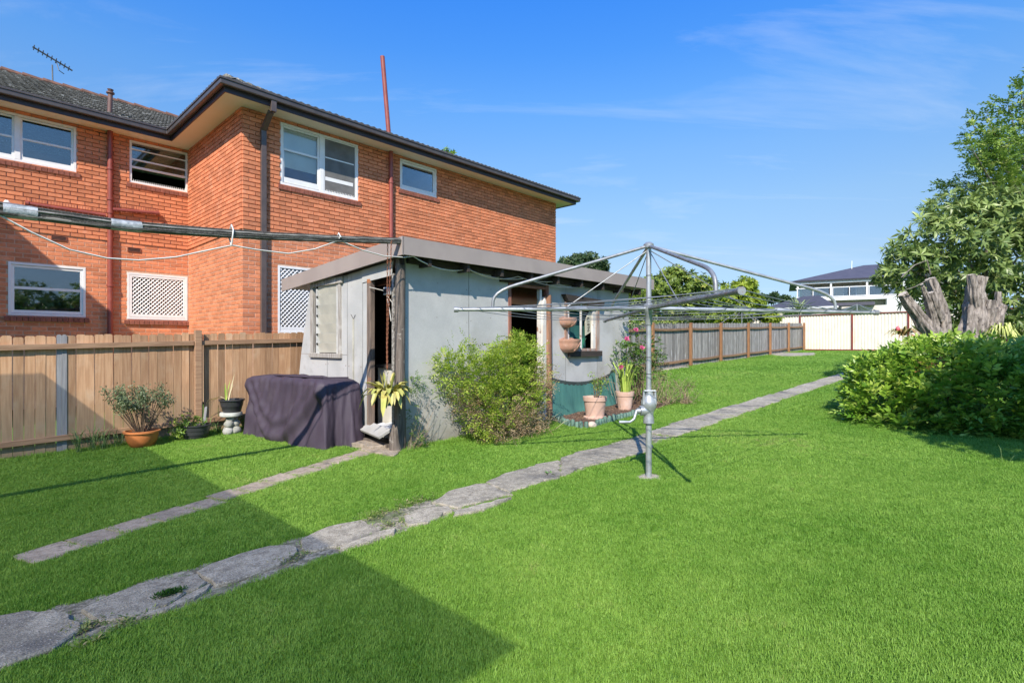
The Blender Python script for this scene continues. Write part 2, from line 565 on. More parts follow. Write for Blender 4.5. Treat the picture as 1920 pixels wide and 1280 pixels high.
for m_ in (M_slab, M_paver):
    grit(m_, (.11,.095,.08), 42, .56, .70); grit(m_, (.62,.57,.50), 75, .60, .70); grit(m_, (.10,.09,.075), 9, .60, .74)
grit(M_bed, (.08,.075,.05), 30, .5, .66)
SLABS = []
def rough_poly(poly, step=.07, amp=.012):
    out = []
    n = len(poly)
    for i in range(n):
        p, q = np.array(poly[i]), np.array(poly[(i+1) % n])
        d = q-p; L = np.hypot(*d); k = max(1, int(L/step))
        nn = np.array([-d[1], d[0]])/max(L, 1e-6)
        for j in range(k):
            out.append(tuple(p + d*j/k + nn*RNG.normal()*amp*(0.5 if j == 0 else 1)))
    return out
def slab(parent, poly, m, name='slab', top=.03, amp=.012, tilt=0.0, step=.07):
    poly = rough_poly(poly, step, amp)
    SLABS.append(np.array(poly))
    n = len(poly); ca = sum(p[0] for p in poly)/n; cb = sum(p[1] for p in poly)/n
    vs = []; fs = []
    h = top + RNG.uniform(-.004, .006)
    ta, tb = RNG.normal()*tilt, RNG.normal()*tilt
    Z = lambda a, q: gz(a) + h + ta*(a-ca) + tb*(q-cb)
    vs += [(p[0], p[1], gz(p[0])-.05) for p in poly]
    vs += [(p[0], p[1], Z(*p)-.010) for p in poly]
    vs += [(ca+(p[0]-ca)*.98, cb+(p[1]-cb)*.965, Z(*p)) for p in poly]
    for lay in (0, 1):
        for i in range(n):
            j = (i+1) % n
            fs.append((lay*n+i, lay*n+j, (lay+1)*n+j, (lay+1)*n+i))
    fs.append(tuple(2*n+i for i in range(n)))
    mb = MB().add(vs, fs)
    return mb.build(name, m, parent)
path = thing('garden_path', None, None, 3.0, 3.6, kind='structure')
PX = [
 [(0,1164),(50,1156),(100,1154),(130,1161),(152,1188),(130,1206),(100,1224),(50,1242),(0,1262),(-60,1290),(-60,1172)],
 [(152,1150),(180,1135),(212,1120),(262,1100),(300,1090),(350,1085),(369,1082),(390,1096),(373,1109),(350,1115),(312,1142),(250,1160),(212,1171),(187,1172),(168,1162)],
 [(374,1112),(396,1101),(366,1128),(310,1150),(252,1168),(256,1163),(314,1145)],
 [(373,1079),(390,1067),(425,1052),(475,1037),(506,1030),(544,1028),(557,1041),(525,1064),(469,1086),(405,1104),(394,1094)],
 [(562,1018),(592,1000),(637,987),(679,979),(690,988),(722,993),(712,1000),(634,1031),(572,1040)],
 [(637,1034),(716,1002),(741,997),(739,1006),(690,1022),(640,1038)],
 [(757,973),(795,957),(840,954),(847,962),(802,985),(766,990)],
 [(810,946),(840,925),(892,912),(908,911),(962,932),(952,933),(859,956),(826,949)],
 [(856,963),(905,950),(960,938),(935,950),(890,965),(850,972)],
 [(910,908),(949,891),(1016,872),(1049,866),(1049,900),(1031,902),(964,924),(955,928)],
 [(1052,861),(1085,849),(1160,835),(1210,826),(1222,824),(1222,848),(1185,856),(1085,882),(1052,897)],
]
BASEP = [(-.6,3.36),(1.2,3.36),(2.0,3.34),(3.2,3.37),(4.4,3.36),(5.6,3.36),(6.9,3.37),(6.9,3.84),(5.6,3.83),(4.5,3.80),(3.6,3.74),(3.0,3.80),(2.2,3.84),(1.4,3.86),(.6,3.90),(-.6,3.94)]
bp_ = rough_poly(BASEP, .06, .018); SLABS.append(np.array(bp_))
b = MB(); b.prism(bp_, lambda a: gz(a)-.04, lambda a: gz(a)+.008); b.build('worn_concrete_bed', M_bed, path)
for poly in PX: slab(path, [G(*p) for p in poly], M_slab, tilt=.004)
a0 = 6.9
while a0 < 19.5:
    ln = RNG.uniform(.62, .8)
    slab(path, [(a0, 3.36+RNG.normal()*.02), (a0+ln-.025, 3.36+RNG.normal()*.02), (a0+ln-.025, 3.84+RNG.normal()*.02), (a0, 3.84+RNG.normal()*.02)], M_slab, amp=.008, tilt=.006)
    a0 += ln
small = thing('stepping_path', None, None, 2.0, 5.45, kind='structure')
p0 = np.array([0.34, 4.90]); p1 = np.array([3.74, 6.06]); dv = (p1-p0)/np.hypot(*(p1-p0)); nv = np.array([-dv[1], dv[0]])
t0 = 0.0; L = np.hypot(*(p1-p0))
while t0 < L:
    ln = RNG.uniform(.26, .33); w = .15
    c = [p0+dv*t0-nv*w, p0+dv*(t0+ln-.012)-nv*w, p0+dv*(t0+ln-.012)+nv*w, p0+dv*t0+nv*w]
    j = nv*RNG.normal()*.018
    slab(small, [tuple(q+j) for q in c], M_paver, name='paver', amp=.006, tilt=.012, top=.014)
    t0 += ln
thr = thing('doorstep_paving', None, None, 3.6, 6.2, kind='structure')
slab(thr, [G(690,833),G(722,842),G(752,848),G(738,858),G(705,852),G(676,846)], M_paver, name='paver', top=.03)
slab(thr, [G(668,836),G(690,830),G(712,838),G(704,850),G(672,845)], M_paver, name='paver', top=.02)
slab(thr, [(3.72,6.0),(3.97,5.88),(3.97,6.55),(3.70,6.5)], M_paver, name='paver', top=.07)
far_slab = thing('concrete_edging', None, None, 31.5, 9.0, kind='structure')
slab(far_slab, [G(1442,661),G(1470,663),G(1527,663),G(1525,667),G(1480,669),G(1440,666)], M_slab, amp=.05, top=.06)
slab(far_slab, [(17.0,9.2),(19.8,9.1),(19.8,9.38),(17.0,9.38)], M_slab, amp=.03, top=.05)

foot = thing('concrete_footing', None, None, 4.87, 2.67, kind='structure')
slab(foot, [(4.87+.15*math.cos(k*.52), 2.67+.13*math.sin(k*.52)) for k in range(12)], M_slab, name='slab', top=.010, amp=.02)

# ------------------------------------------------------------------ grass
def grassmat():
    m = bpy.data.materials.new('grass_blade'); m.use_nodes = True
    n = m.node_tree.nodes; l = m.node_tree.links
    p = n['Principled BSDF']; out = n['Material Output']
    g = n.new('ShaderNodeNewGeometry'); oi = n.new('ShaderNodeObjectInfo')
    t1 = n.new('ShaderNodeTexNoise'); t1.inputs['Scale'].default_value = 0.45; t1.inputs['Detail'].default_value = 6
    l.new(g.outputs['Position'], t1.inputs['Vector'])
    t2 = n.new('ShaderNodeTexNoise'); t2.inputs['Scale'].default_value = 5.0; t2.inputs['Detail'].default_value = 4
    l.new(g.outputs['Position'], t2.inputs['Vector'])
    s = n.new('ShaderNodeMath'); s.operation = 'MULTIPLY_ADD'; s.inputs[1].default_value = 0.38
    l.new(oi.outputs['Random'], s.inputs[0]); l.new(t1.outputs['Fac'], s.inputs[2])
    s2 = n.new('ShaderNodeMath'); s2.operation = 'MULTIPLY_ADD'; s2.inputs[1].default_value = 0.6
    l.new(t2.outputs['Fac'], s2.inputs[0]); l.new(s.outputs[0], s2.inputs[2])
    r = n.new('ShaderNodeValToRGB'); e = r.color_ramp.elements
    e[0].position = 0.42; e[0].color = (0.145, 0.315, 0.034, 1)
    e[1].position = .78; e[1].color = (0.315, 0.50, 0.088, 1)
    e3 = r.color_ramp.elements.new(.84); e3.color = (0.38, 0.42, 0.13, 1)
    s3 = n.new('ShaderNodeMath'); s3.operation = 'MULTIPLY'; s3.inputs[1].default_value = 0.62; l.new(s2.outputs[0], s3.inputs[0])
    l.new(s3.outputs[0], r.inputs[0])
    l.new(r.outputs[0], p.inputs['Base Color']); p.inputs['Roughness'].default_value = 0.5; p.inputs['Specular IOR Level'].default_value = 0.25
    tr = n.new('ShaderNodeBsdfTranslucent'); l.new(r.outputs[0], tr.inputs['Color'])
    mx = n.new('ShaderNodeMixShader'); mx.inputs[0].default_value = 0.35
    l.new(p.outputs[0], mx.inputs[1]); l.new(tr.outputs[0], mx.inputs[2]); l.new(mx.outputs[0], out.inputs[0])
    return m
M_grass = grassmat()
def tuft_mesh(name, nb, rad, h0, h1, w, m):
    vs = []; fs = []
    for k in range(nb):
        an = RNG.uniform(0, 2*math.pi); r = rad*math.sqrt(RNG.random())
        x, y = r*math.cos(an), r*math.sin(an)
        h = RNG.uniform(h0, h1); ln = RNG.uniform(.2, .95)*h; th = RNG.uniform(0, 2*math.pi)
        dx, dy = math.cos(th), math.sin(th); sx, sy = -dy*w/2, dx*w/2
        o = len(vs)
        vs += [(x-sx, y-sy, -.004), (x+sx, y+sy, -.004),
               (x+dx*ln*.35-sx*.8, y+dy*ln*.35-sy*.8, h*.6), (x+dx*ln*.35+sx*.8, y+dy*ln*.35+sy*.8, h*.6),
               (x+dx*ln, y+dy*ln, h)]
        fs += [(o, o+1, o+3, o+2), (o+2, o+3, o+4)]
    me = bpy.data.meshes.new(name); me.from_pydata(vs, [], fs); me.materials.append(m); me.update()
    return me
def in_poly(x, y, poly):
    c = np.zeros(len(x), bool); n = len(poly)
    for i in range(n):
        x0, y0 = poly[i]; x1, y1 = poly[(i+1) % n]
        cond = ((y0 > y) != (y1 > y))
        with np.errstate(divide='ignore', invalid='ignore'):
            c ^= cond & (x < (x1-x0)*(y-y0)/(y1-y0+1e-12)+x0)
    return c
BED = [(6.93,5.62),(6.9,5.45),(6.72,5.1),(6.68,4.82),(7.1,4.72),(7.7,4.80),(8.6,4.76),(9.6,4.9),(10.0,5.3),(10.0,5.75),(6.95,5.75)]
def scatter_grass():
    pts = []; scl = []; rot = []
    for (y0, y1, dens, sxy, sz) in ((1.9,3.6,3700,1.0,1.0),(3.6,5.6,2300,1.15,1.0),(5.6,9,1150,1.5,1.05),(9,16,420,2.1,1.15),(16,36,130,3.6,1.4)):
        area = 1.15*(y1*y1-y0*y0); n = int(area*dens)
        Y = np.sqrt(RNG.uniform(y0*y0, y1*y1, n)); X = RNG.uniform(-1.15, 1.15, n)*Y
        a = S_*X + C_*Y; q = -C_*X + S_*Y
        ok = (q < 9.33) & (q > -3.5) & (a < 36.7)
        ok &= ~((a > 3.9) & (a < 10.0) & (q > 5.72))
        ok &= ~in_poly(a, q, BED)
        keep = RNG.random(n)
        for s in SLABS:
            lo = s.min(0)-.02; hi = s.max(0)+.02
            bx = ok & (a > lo[0]) & (a < hi[0]) & (q > lo[1]) & (q < hi[1])
            if bx.any():
                idx = np.where(bx)[0]; c = s.mean(0)
                ok[idx[in_poly(a[idx], q[idx], (s-c)*np.array([1.0,.985])+c)]] = False
        a, q = a[ok], q[ok]; k = len(a)
        pts.append(np.stack([a, q, SLOPE*a], 1))
        sc = RNG.uniform(.75, 1.25, k)
        # taller tufts against fences, slabs and walls
        edge = np.where((q > 9.1) | ((q > 5.55) & (a > 4) & (a < 6)), RNG.uniform(1, 2.6, k), 1.0)
        scl.append(np.stack([sc*sxy, sc*sxy, sc*sz*edge*RNG.uniform(.75, 1.3, k)], 1))
        rot.append(np.stack([RNG.normal(size=k)*.12, RNG.normal(size=k)*.12, RNG.uniform(0, 6.283, k)], 1))
    for s in SLABS[1:]+SLABS[-1:]*6:
        n_ = len(s)
        for i in range(n_):
            if RNG.random() < .55:
                f = RNG.random(); p = s[i]*(1-f)+s[(i+1)%n_]*f + RNG.normal(size=2)*.012
                pts.append(np.array([[p[0], p[1], SLOPE*p[0]+.004]])); scl.append(np.array([[.8,.8,RNG.uniform(.8,1.5)]])); rot.append(np.array([[RNG.normal()*.2,RNG.normal()*.2,RNG.uniform(0,6.28)]]))
    P = np.concatenate(pts); Sx = np.concatenate(scl); R = np.concatenate(rot)
    me = bpy.data.meshes.new('grass'); me.vertices.add(len(P)); me.vertices.foreach_set('co', P.reshape(-1).astype(np.float32))
    for nm, A in (('scl', Sx), ('rot', R)):
        at = me.attributes.new(nm, 'FLOAT_VECTOR', 'POINT'); at.data.foreach_set('vector', A.reshape(-1).astype(np.float32))
    o = bpy.data.objects.new('grass', me); COL.objects.link(o)
    o.rotation_euler = (0, 0, PHI); o['kind'] = 'stuff'; o['label'] = 'short bright green lawn grass covering the whole yard'; o['category'] = 'grass'
    tuft = bpy.data.objects.new('grass_tuft', tuft_mesh('grass_tuft', 24, .036, .012, .027, .0030, M_grass))
    ng = bpy.data.node_groups.new('grass_scatter', 'GeometryNodeTree')
    ng.interface.new_socket('Geometry', in_out='INPUT', socket_type='NodeSocketGeometry')
    ng.interface.new_socket('Geometry', in_out='OUTPUT', socket_type='NodeSocketGeometry')
    n = ng.nodes; l = ng.links
    gi = n.new('NodeGroupInput'); go = n.new('NodeGroupOutput')
    ip = n.new('GeometryNodeInstanceOnPoints'); ob = n.new('GeometryNodeObjectInfo'); ob.inputs['Object'].default_value = tuft
    na = n.new('GeometryNodeInputNamedAttribute'); na.data_type = 'FLOAT_VECTOR'; na.inputs['Name'].default_value = 'scl'
    nb = n.new('GeometryNodeInputNamedAttribute'); nb.data_type = 'FLOAT_VECTOR'; nb.inputs['Name'].default_value = 'rot'
    l.new(gi.outputs[0], ip.inputs['Points']); l.new(ob.outputs['Geometry'], ip.inputs['Instance'])
    l.new(na.outputs['Attribute'], ip.inputs['Scale']); l.new(nb.outputs['Attribute'], ip.inputs['Rotation'])
    l.new(ip.outputs[0], go.inputs[0])
    md = o.modifiers.new('grass_scatter', 'NODES'); md.node_group = ng
    return o
scatter_grass()

# ------------------------------------------------------------------ fences
M_paling = mat('treated_pine_paling', (0.53, 0.32, 0.18), (0.42, 0.235, 0.125), rough=0.85, scale=5, stretch=(9, 9, .55), bump=0.35, bscale=60, bstretch=(6,6,.35), rnd=0.3,
               stain=(0.54, 0.37, 0.235), stain_scale=2.5, spots=(0.10, 0.055, 0.03), spot_scale=9, spot_at=(0.74, 0.78))
M_rail = mat('fence_rail_timber', (0.42, 0.26, 0.155), (0.31, 0.18, 0.105), rough=0.85, scale=5, stretch=(.6, 8, 8), bump=0.3, bscale=60, rnd=0.12, spots=(0.10,0.06,0.04), spot_scale=12, spot_at=(.74,.78))
M_greypal = mat('grey_paling', (0.33, 0.33, 0.335), (0.25, 0.25, 0.26), rough=0.85, scale=5, stretch=(9,9,.5), bump=0.3, bscale=60, rnd=0.08)
M_oldpal = mat('silvered_paling', (0.34, 0.325, 0.31), (0.17, 0.155, 0.145), rough=0.9, scale=6, stretch=(10,10,.4), bump=0.3, bscale=60, rnd=0.34,
               stain=(0.43, 0.42, 0.41), stain_scale=1.5)
M_oldrail = mat('brown_rail', (0.30, 0.18, 0.10), (0.20, 0.115, 0.065), rough=0.85, scale=6, stretch=(.5,8,8), rnd=0.1)
M_oldpost = mat('orange_brown_post', (0.36, 0.185, 0.085), (0.24, 0.115, 0.055), rough=0.85, scale=6, stretch=(8,8,.6), rnd=0.1)

def paling_mesh(name, w, t, h, m, dog=.016):
    b = MB()
    poly = [(-w/2, 0, 0), (w/2, 0, 0), (w/2, 0, h-dog), (w/2-dog, 0, h), (-w/2+dog, 0, h), (-w/2, 0, h-dog)]
    b.extr(poly, (0, t, 0))
    me = bpy.data.meshes.new(name); me.from_pydata(b.v, [], b.f); me.materials.append(m); me.update()
    return me
BF = 9.30
fence = thing('paling_fence', 'brown timber paling fence with capless rails between lawn and brick flats', 'fence', 2.0, BF)
pm = [paling_mesh('paling', .100, .016, 1.62+d, M_paling) for d in (0, .008, -.008)]
pg = paling_mesh('paling', .052, .016, 1.63, M_greypal)
a = -0.9; i = 0
while a < 4.6:
    if .93 < a < 1.08:
        o = inst(pg, 'paling', fence, (a-.02, BF, gz(a)-.03)); o['label'] = 'pale grey weathered paling'
        o = inst(pg, 'paling', fence, (a+.034, BF-.006, gz(a)-.03)); o['label'] = 'pale grey weathered paling'
        a += .104; continue
    if 2.50 < a < 2.72:
        a += .102; continue
    inst(pm[i % 3], 'paling', fence, (a, BF + RNG.uniform(0, .006), gz(a)-.035+RNG.normal()*.004), rz=0, ry=RNG.normal()*.0035)
    a += .1035 + RNG.uniform(0, .006); i += 1
for a in (2.49, 2.59, 2.69):
    inst(pm[0], 'paling', fence, (a, BF+.012, gz(a)-.035))
for (r0, r1) in ((-.95, 2.60), (2.71, 4.55)):
    for h in (1.44, .21):
        b = MB(); b.obox((r0, BF-.026, gz(r0)+h), (r1, BF-.026, gz(r1)+h), .045, .072); b.build('rail', M_rail, fence, bevel=.004)
b = MB(); b.box(2.61, 2.70, BF-.085, BF+.004, gz(2.65)-.2, gz(2.65)+1.64); b.build('post', M_rail, fence, bevel=.004)

fence2 = thing('paling_fence', 'silver grey paling fence with orange brown posts along the far lawn', 'fence', 23.0, 9.45)
pm = [paling_mesh('paling', .104, .016, 1.76+d, M_oldpal, .006) for d in (0, .01, -.012)]
a = 10.2; i = 0
while a < 36.6:
    inst(pm[i % 3], 'paling', fence2, (a, 9.45+RNG.uniform(0,.008), gz(a)-.02), ry=RNG.normal()*.004)
    a += .1075; i += 1
posts = [14.2, 17.3, 20.44, 23.51, 26.93, 30.19, 33.47, 36.62]
for k, a in enumerate(posts):
    b = MB(); b.box(a-.06, a+.06, 9.28, 9.38, gz(a)-.1, gz(a)+1.76); b.build('post', M_oldpost, fence2, bevel=.006)
    p = posts[k-1] if k else 10.6
    for h in (1.52, .26):
        b = MB(); n = 5
        for j in range(n):
            q0 = p+.06+(a-p-.12)*j/n; q1 = p+.06+(a-p-.12)*(j+1)/n
            s0 = -.03*math.sin(math.pi*j/n); s1 = -.03*math.sin(math.pi*(j+1)/n)
            b.obox((q0, 9.415, gz(q0)+h+s0), (q1, 9.415, gz(q1)+h+s1), .06, .085)
        b.build('rail', M_oldrail, fence2)
# cream ribbed steel fence across the back
M_cream = mat('cream_steel', (0.80, 0.74, 0.62), (0.74, 0.68, 0.56), rough=0.45, scale=2, stain=(0.68,0.62,0.5), stain_scale=1.5, rnd=0.02)
M_redpost = mat('red_oxide_steel', (0.24, 0.045, 0.03), (0.17, 0.035, 0.025), rough=0.5, scale=3)
AC = 36.85
cream = thing('steel_fence', 'cream ribbed steel fence with red posts across the far end of the yard', 'fence', AC, 8.0)
fp = [-1.0, 1.4, 4.1, 6.80, 9.62, 11.0, 13.9, 16.75, 19.6, 22.4]
top0 = 3.31
for k in range(len(fp)-1):
    q0, q1 = fp[k], fp[k+1]
    z0, z1 = 1.13, top0 - .0*k
    b = MB(); n = max(4, int((q1-q0-.08)/.16)); pts = []
    for j in range(n):
        w = (q1-q0-.08)/n; s = q0+.04+j*w
        pts += [(AC, s), (AC, s+w*.40), (AC+.035, s+w*.55), (AC+.035, s+w*.85)]
    pts.append((AC, q1-.04))
    vs = []; fs = []
    for (pa, pb) in pts: vs += [(pa, pb, z0), (pa, pb, z1)]
    for j in range(len(pts)-1): fs.append((2*j, 2*j+2, 2*j+3, 2*j+1))
    b.add(vs, fs); b.build('panel', M_cream, cream, fix=False)
    b = MB(); b.obox((AC-.01, q0+.03, z1), (AC-.01, q1-.03, z1), .07, .06); b.build('rail', M_redpost, cream)
    b = MB(); b.obox((AC-.01, q0+.03, z0+.02), (AC-.01, q1-.03, z0+.02), .06, .07); b.build('rail', M_redpost, cream)
for q in fp:
    b = MB(); b.box(AC-.05, AC+.04, q-.045, q+.045, .9, top0+.02); b.build('post', M_redpost, cream)
# weathered grey fence on the right boundary
rf = thing('side_fence', 'grey weathered board fence glimpsed behind the yellowish bromeliad at the right edge', 'fence', 15.0, -3.4)
pr = paling_mesh('paling', .10, .016, 1.75, M_oldpal, .004)
a = 10.5
while a < 30:
    inst(pr, 'paling', rf, (a, -3.4, gz(a))); a += .106
for h in (.3, 1.5):
    b = MB(); b.obox((10.4, -3.44, gz(10.4)+h), (30, -3.44, gz(30)+h), .05, .08); b.build('rail', M_oldrail, rf)
# ------------------------------------------------------------------ brick flats
M_brick = mat('orange_brick', (0.67, 0.24, 0.115), (0.59, 0.20, 0.092), rough=0.9, scale=18, bump=0.45, bscale=130, tint=0.2, rnd=0.0,
              stain=(0.68, 0.29, 0.165), stain_scale=3.5, spots=(0.36, 0.11, 0.055), spot_scale=45, spot_at=(.66,.75))
grit(M_brick, (.44,.135,.068), 1.1, .56, .95); grit(M_brick, (.74,.36,.23), 2.3, .60, 1.0)
M_mortar = mat('mortar', (0.66, 0.43, 0.30), (0.56, 0.35, 0.235), rough=0.95, scale=25, bump=0.4, bscale=200)
M_sillb = mat('sill_brick', (0.31, 0.105, 0.068), (0.23, 0.075, 0.05), rough=0.85, scale=25, bump=0.4, bscale=150, tint=0.15)
M_soffit = mat('cream_soffit', (0.90, 0.82, 0.66), (0.88, 0.79, 0.62), rough=0.6, scale=2)
M_fascia = mat('plum_fascia', (0.045, 0.034, 0.046), (0.035, 0.028, 0.036), rough=0.45, scale=4)
M_gutter = mat('dark_gutter', (0.085, 0.07, 0.062), (0.065, 0.052, 0.048), rough=0.3, scale=4, spec=0.6)
M_white = mat('white_paint', (0.82, 0.81, 0.80), (0.76, 0.75, 0.74), rough=0.4, scale=6, stain=(0.68,0.66,0.63), stain_scale=5, stain_at=(.62,.8))
M_redpipe = mat('red_oxide_pipe', (0.30, 0.072, 0.052), (0.235, 0.055, 0.042), rough=0.45, scale=5, spots=(0.42,0.15,0.11), spot_scale=12, spot_at=(.68,.75))
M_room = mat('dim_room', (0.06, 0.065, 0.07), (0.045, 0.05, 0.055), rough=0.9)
M_glass = glassmat('window_glass', (0.80, 0.88, 0.92), 0.10)
M_glass2 = glassmat('clear_glass', (0.95, 0.97, 0.97), 0.04)
M_blind = mat('white_blind', (0.86, 0.87, 0.86), (0.78, 0.79, 0.79), rough=0.6, scale=3)
M_screen = mat('fly_screen', (0.17, 0.165, 0.16), (0.13, 0.125, 0.12), rough=0.8, scale=4, bump=.2, bscale=300)
M_vent = mat('terracotta_vent', (0.26, 0.09, 0.055), (0.18, 0.06, 0.04), rough=0.9)
M_dark = mat('near_black', (0.012, 0.012, 0.012), (0.01, 0.01, 0.01), rough=0.9)  # near-black for dark fittings, and for shade painted in as holes
M_tile = mat('concrete_tile', (0.21, 0.20, 0.175), (0.13, 0.122, 0.105), rough=0.9, scale=9, bump=0.4, bscale=90, rnd=0.25, stain=(0.50, 0.48, 0.43), stain_scale=7, stain_at=(.55,.7), spots=(0.66,0.64,0.58), spot_scale=16, spot_at=(.62,.72))
M_ridge = mat('ridge_tile', (0.22, 0.105, 0.07), (0.13, 0.07, 0.05), rough=0.9, scale=8)

A0, B0, B1, A1 = 3.90, 10.88, 14.29, 13.65
ZT = 6.12
house = thing('brick_flats', 'two storey orange brick block of flats beyond the paling fence', 'building', A0, B0, 0.0)
# window and door openings: (u0, u1, z0, z1)
HF = {'w3': (4.63, 6.40, 4.78, 6.055), 'w4': (7.54, 8.68, 5.31, 6.055), 'door': (4.58, 5.95, 1.72, 3.11)}
HR = {'w1': (-1.30, 1.81, 5.11, 6.055), 'w2': (2.73, 3.885, 5.11, 6.055), 'w5': (0.77, 1.965, 2.07, 3.12), 'w6': (2.69, 3.875, 2.06, 3.10)}
def wall_cells(u0, u1, z0, z1, holes):
    us = sorted({u0, u1, *[h[i] for h in holes for i in (0, 1)]}); zs = sorted({z0, z1, *[h[i] for h in holes for i in (2, 3)]})
    us = [x for x in us if u0 <= x <= u1]; zs = [x for x in zs if z0 <= x <= z1]
    out = []
    for i in range(len(us)-1):
        for j in range(len(zs)-1):
            cu, cz = (us[i]+us[i+1])/2, (zs[j]+zs[j+1])/2
            if not any(h[0] < cu < h[1] and h[2] < cz < h[3] for h in holes):
                out.append((us[i], us[i+1], zs[j], zs[j+1]))
    return out
def wall_face(b, cells, holes, P, depth):
    "P(u, z, d) places a wall point d behind the face"
    for (a, c, z0, z1) in cells:
        b.add([P(a,z0,0), P(c,z0,0), P(c,z1,0), P(a,z1,0)], [(0,1,2,3)])
        b.add([P(a,z0,depth), P(c,z0,depth), P(c,z1,depth), P(a,z1,depth)], [(3,2,1,0)])
    for (a, c, z0, z1) in holes:
        for (p, q, r, s) in (((a,z0),(c,z0),(c,z0),(a,z0)), ((a,z1),(c,z1),(c,z1),(a,z1)), ((a,z0),(a,z1),(a,z1),(a,z0)), ((c,z0),(c,z1),(c,z1),(c,z0))):
            b.add([P(*p,0), P(*q,0), P(*r,depth), P(*s,depth)], [(0,1,2,3)])
ZB = 0.2
PF = lambda u, z, d: (u, B0+d, z)            # facade
PR = lambda u, z, d: (u, B1+d, z)            # recessed wall
PW = lambda u, z, d: (A0+d, u, z)            # return wall
b = MB(); wall_face(b, wall_cells(A0, A1, ZB, ZT, list(HF.values())), list(HF.values()), PF, .22); b.build('wall', M_mortar, house, fix=False)
b = MB(); wall_face(b, wall_cells(-1.9, A0, ZB, ZT, list(HR.values())), list(HR.values()), PR, .22); b.build('wall', M_mortar, house, fix=False)
b = MB(); wall_face(b, wall_cells(B0, B1, ZB, ZT, []), [], PW, .22); b.build('wall', M_mortar, house, fix=False)
b = MB(); b.box(A1-.22, A1, B0+.22, 24, ZB, ZT); b.build('wall', M_mortar, house)
# the other wing, out of the frame to the left, that shades the recessed wall
b = MB(); b.box(-14, -1.9-.3, B0, 24, ZB, ZT); b.build('wall', M_mortar, house)
# floors and dim rooms behind the windows
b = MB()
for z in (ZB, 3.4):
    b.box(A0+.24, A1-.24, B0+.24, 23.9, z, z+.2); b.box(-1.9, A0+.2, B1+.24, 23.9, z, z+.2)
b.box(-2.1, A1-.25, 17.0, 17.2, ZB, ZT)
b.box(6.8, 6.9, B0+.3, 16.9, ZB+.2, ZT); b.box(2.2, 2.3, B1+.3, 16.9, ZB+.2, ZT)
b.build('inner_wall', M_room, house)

# bricks: full bricks laid in stretcher bond; the nearest 300 are objects, the rest one mesh
BL, BH, BJ = .230, .0745, .011
CO = BH + BJ
def courses(u0, u1, z0, z1, holes, P, flip):
    out = []
    z = z0; k = 0
    while z + BH <= z1 + .03:
        zh = min(z+BH, z1)
        off = 0 if k % 2 == 0 else -(BL+BJ)/2
        u = u0 + off
        while u < u1:
            s, e = max(u, u0), min(u+BL, u1)
            segs = [(s, e)]
            for h in holes:
                if z + BH*.6 > h[2] and z + BH*.4 < h[3]:
                    n2 = []
                    for (p, q) in segs:
                        if q <= h[0] or p >= h[1]: n2.append((p, q)); continue
                        if p < h[0]: n2.append((p, h[0]))
                        if q > h[1]: n2.append((h[1], q))
                    segs = n2
            for (p, q) in segs:
                if q-p > .03: out.append((p, q, z, zh))
            u += BL+BJ
        z += CO; k += 1
    return out
def brick_geo(b, p, q, z0, z1, P, d):
    e = .004
    o = [P(p,z0,.004), P(q,z0,.004), P(q,z1,.004), P(p,z1,.004)]
    f = [P(p+e,z0+e,-d), P(q-e,z0+e,-d), P(q-e,z1-e,-d), P(p+e,z1-e,-d)]
    b.add(o+f, [(4,5,6,7),(0,1,5,4),(1,2,6,5),(2,3,7,6),(3,0,4,7)])
ZSTR = 3.75
allb = []
for (nm, u0, u1, holes, P) in (('f', A0-.006, A1, list(HF.values()), PF), ('r', -1.9, A0-.012, list(HR.values()), PR), ('w', B0-.006, B1-.012, [], PW)):
    for (z0, z1, d) in ((ZSTR-.008-CO*26, ZSTR-.02, .006), (ZSTR, ZT-.005, .030)):
        for (p, q, za, zb) in courses(u0, u1, z0, z1, holes, P, False):
            if zb < 1.2: continue
            c = P((p+q)/2, (za+zb)/2, 0)
            px, py = proj(*c)
            x0, _ = proj(*P(p, za, 0)); x1, _ = proj(*P(q, za, 0))
            vis = 10 < px < 1040 and 120 < py < 615 and not (px > 745 and py > 440) and not (560 < px < 760 and py > 520)
            allb.append((abs(x1-x0)*(zb-za)/max(.1, math.hypot(*c[:2])) if vis else -1, nm, p, q, za, zb, P, d))
allb.sort(key=lambda t: -t[0])
tints = RNG.random(len(allb))
pool = {}
for i, (sc, nm, p, q, za, zb, P, d) in enumerate(allb[:300]):
    kv = min(7, int(tints[i]*8)); ln = round(q-p, 2); hh = round(zb-za, 3); key = (nm == 'w', ln, hh, d, kv)
    if key not in pool:
        mb = MB(); mb.tint = (kv+.5)/8
        if nm == 'w': brick_geo(mb, 0, ln, 0, hh, lambda u, z, dd: (dd, u, z), d)
        else: brick_geo(mb, 0, ln, 0, hh, lambda u, z, dd: (u, dd, z), d)
        me = bpy.data.meshes.new('brick'); me.from_pydata(mb.v, [], mb.f)
        me.attributes.new('tint', 'FLOAT', 'FACE').data.foreach_set('value', np.array(mb.t, dtype=np.float32)); me.materials.append(M_brick); me.update()
        pool[key] = me
    x = P(p, za, 0)
    inst(pool[key], 'brick', house, x)
b = MB()
for i, (sc, nm, p, q, za, zb, P, d) in enumerate(allb[300:]):
    b.tint = tints[300+i]; brick_geo(b, p, q, za, zb, P, d + RNG.uniform(-.0015, .0015))
b.build('brickwork', M_brick, house, attr=True, kind='stuff', fix=False)

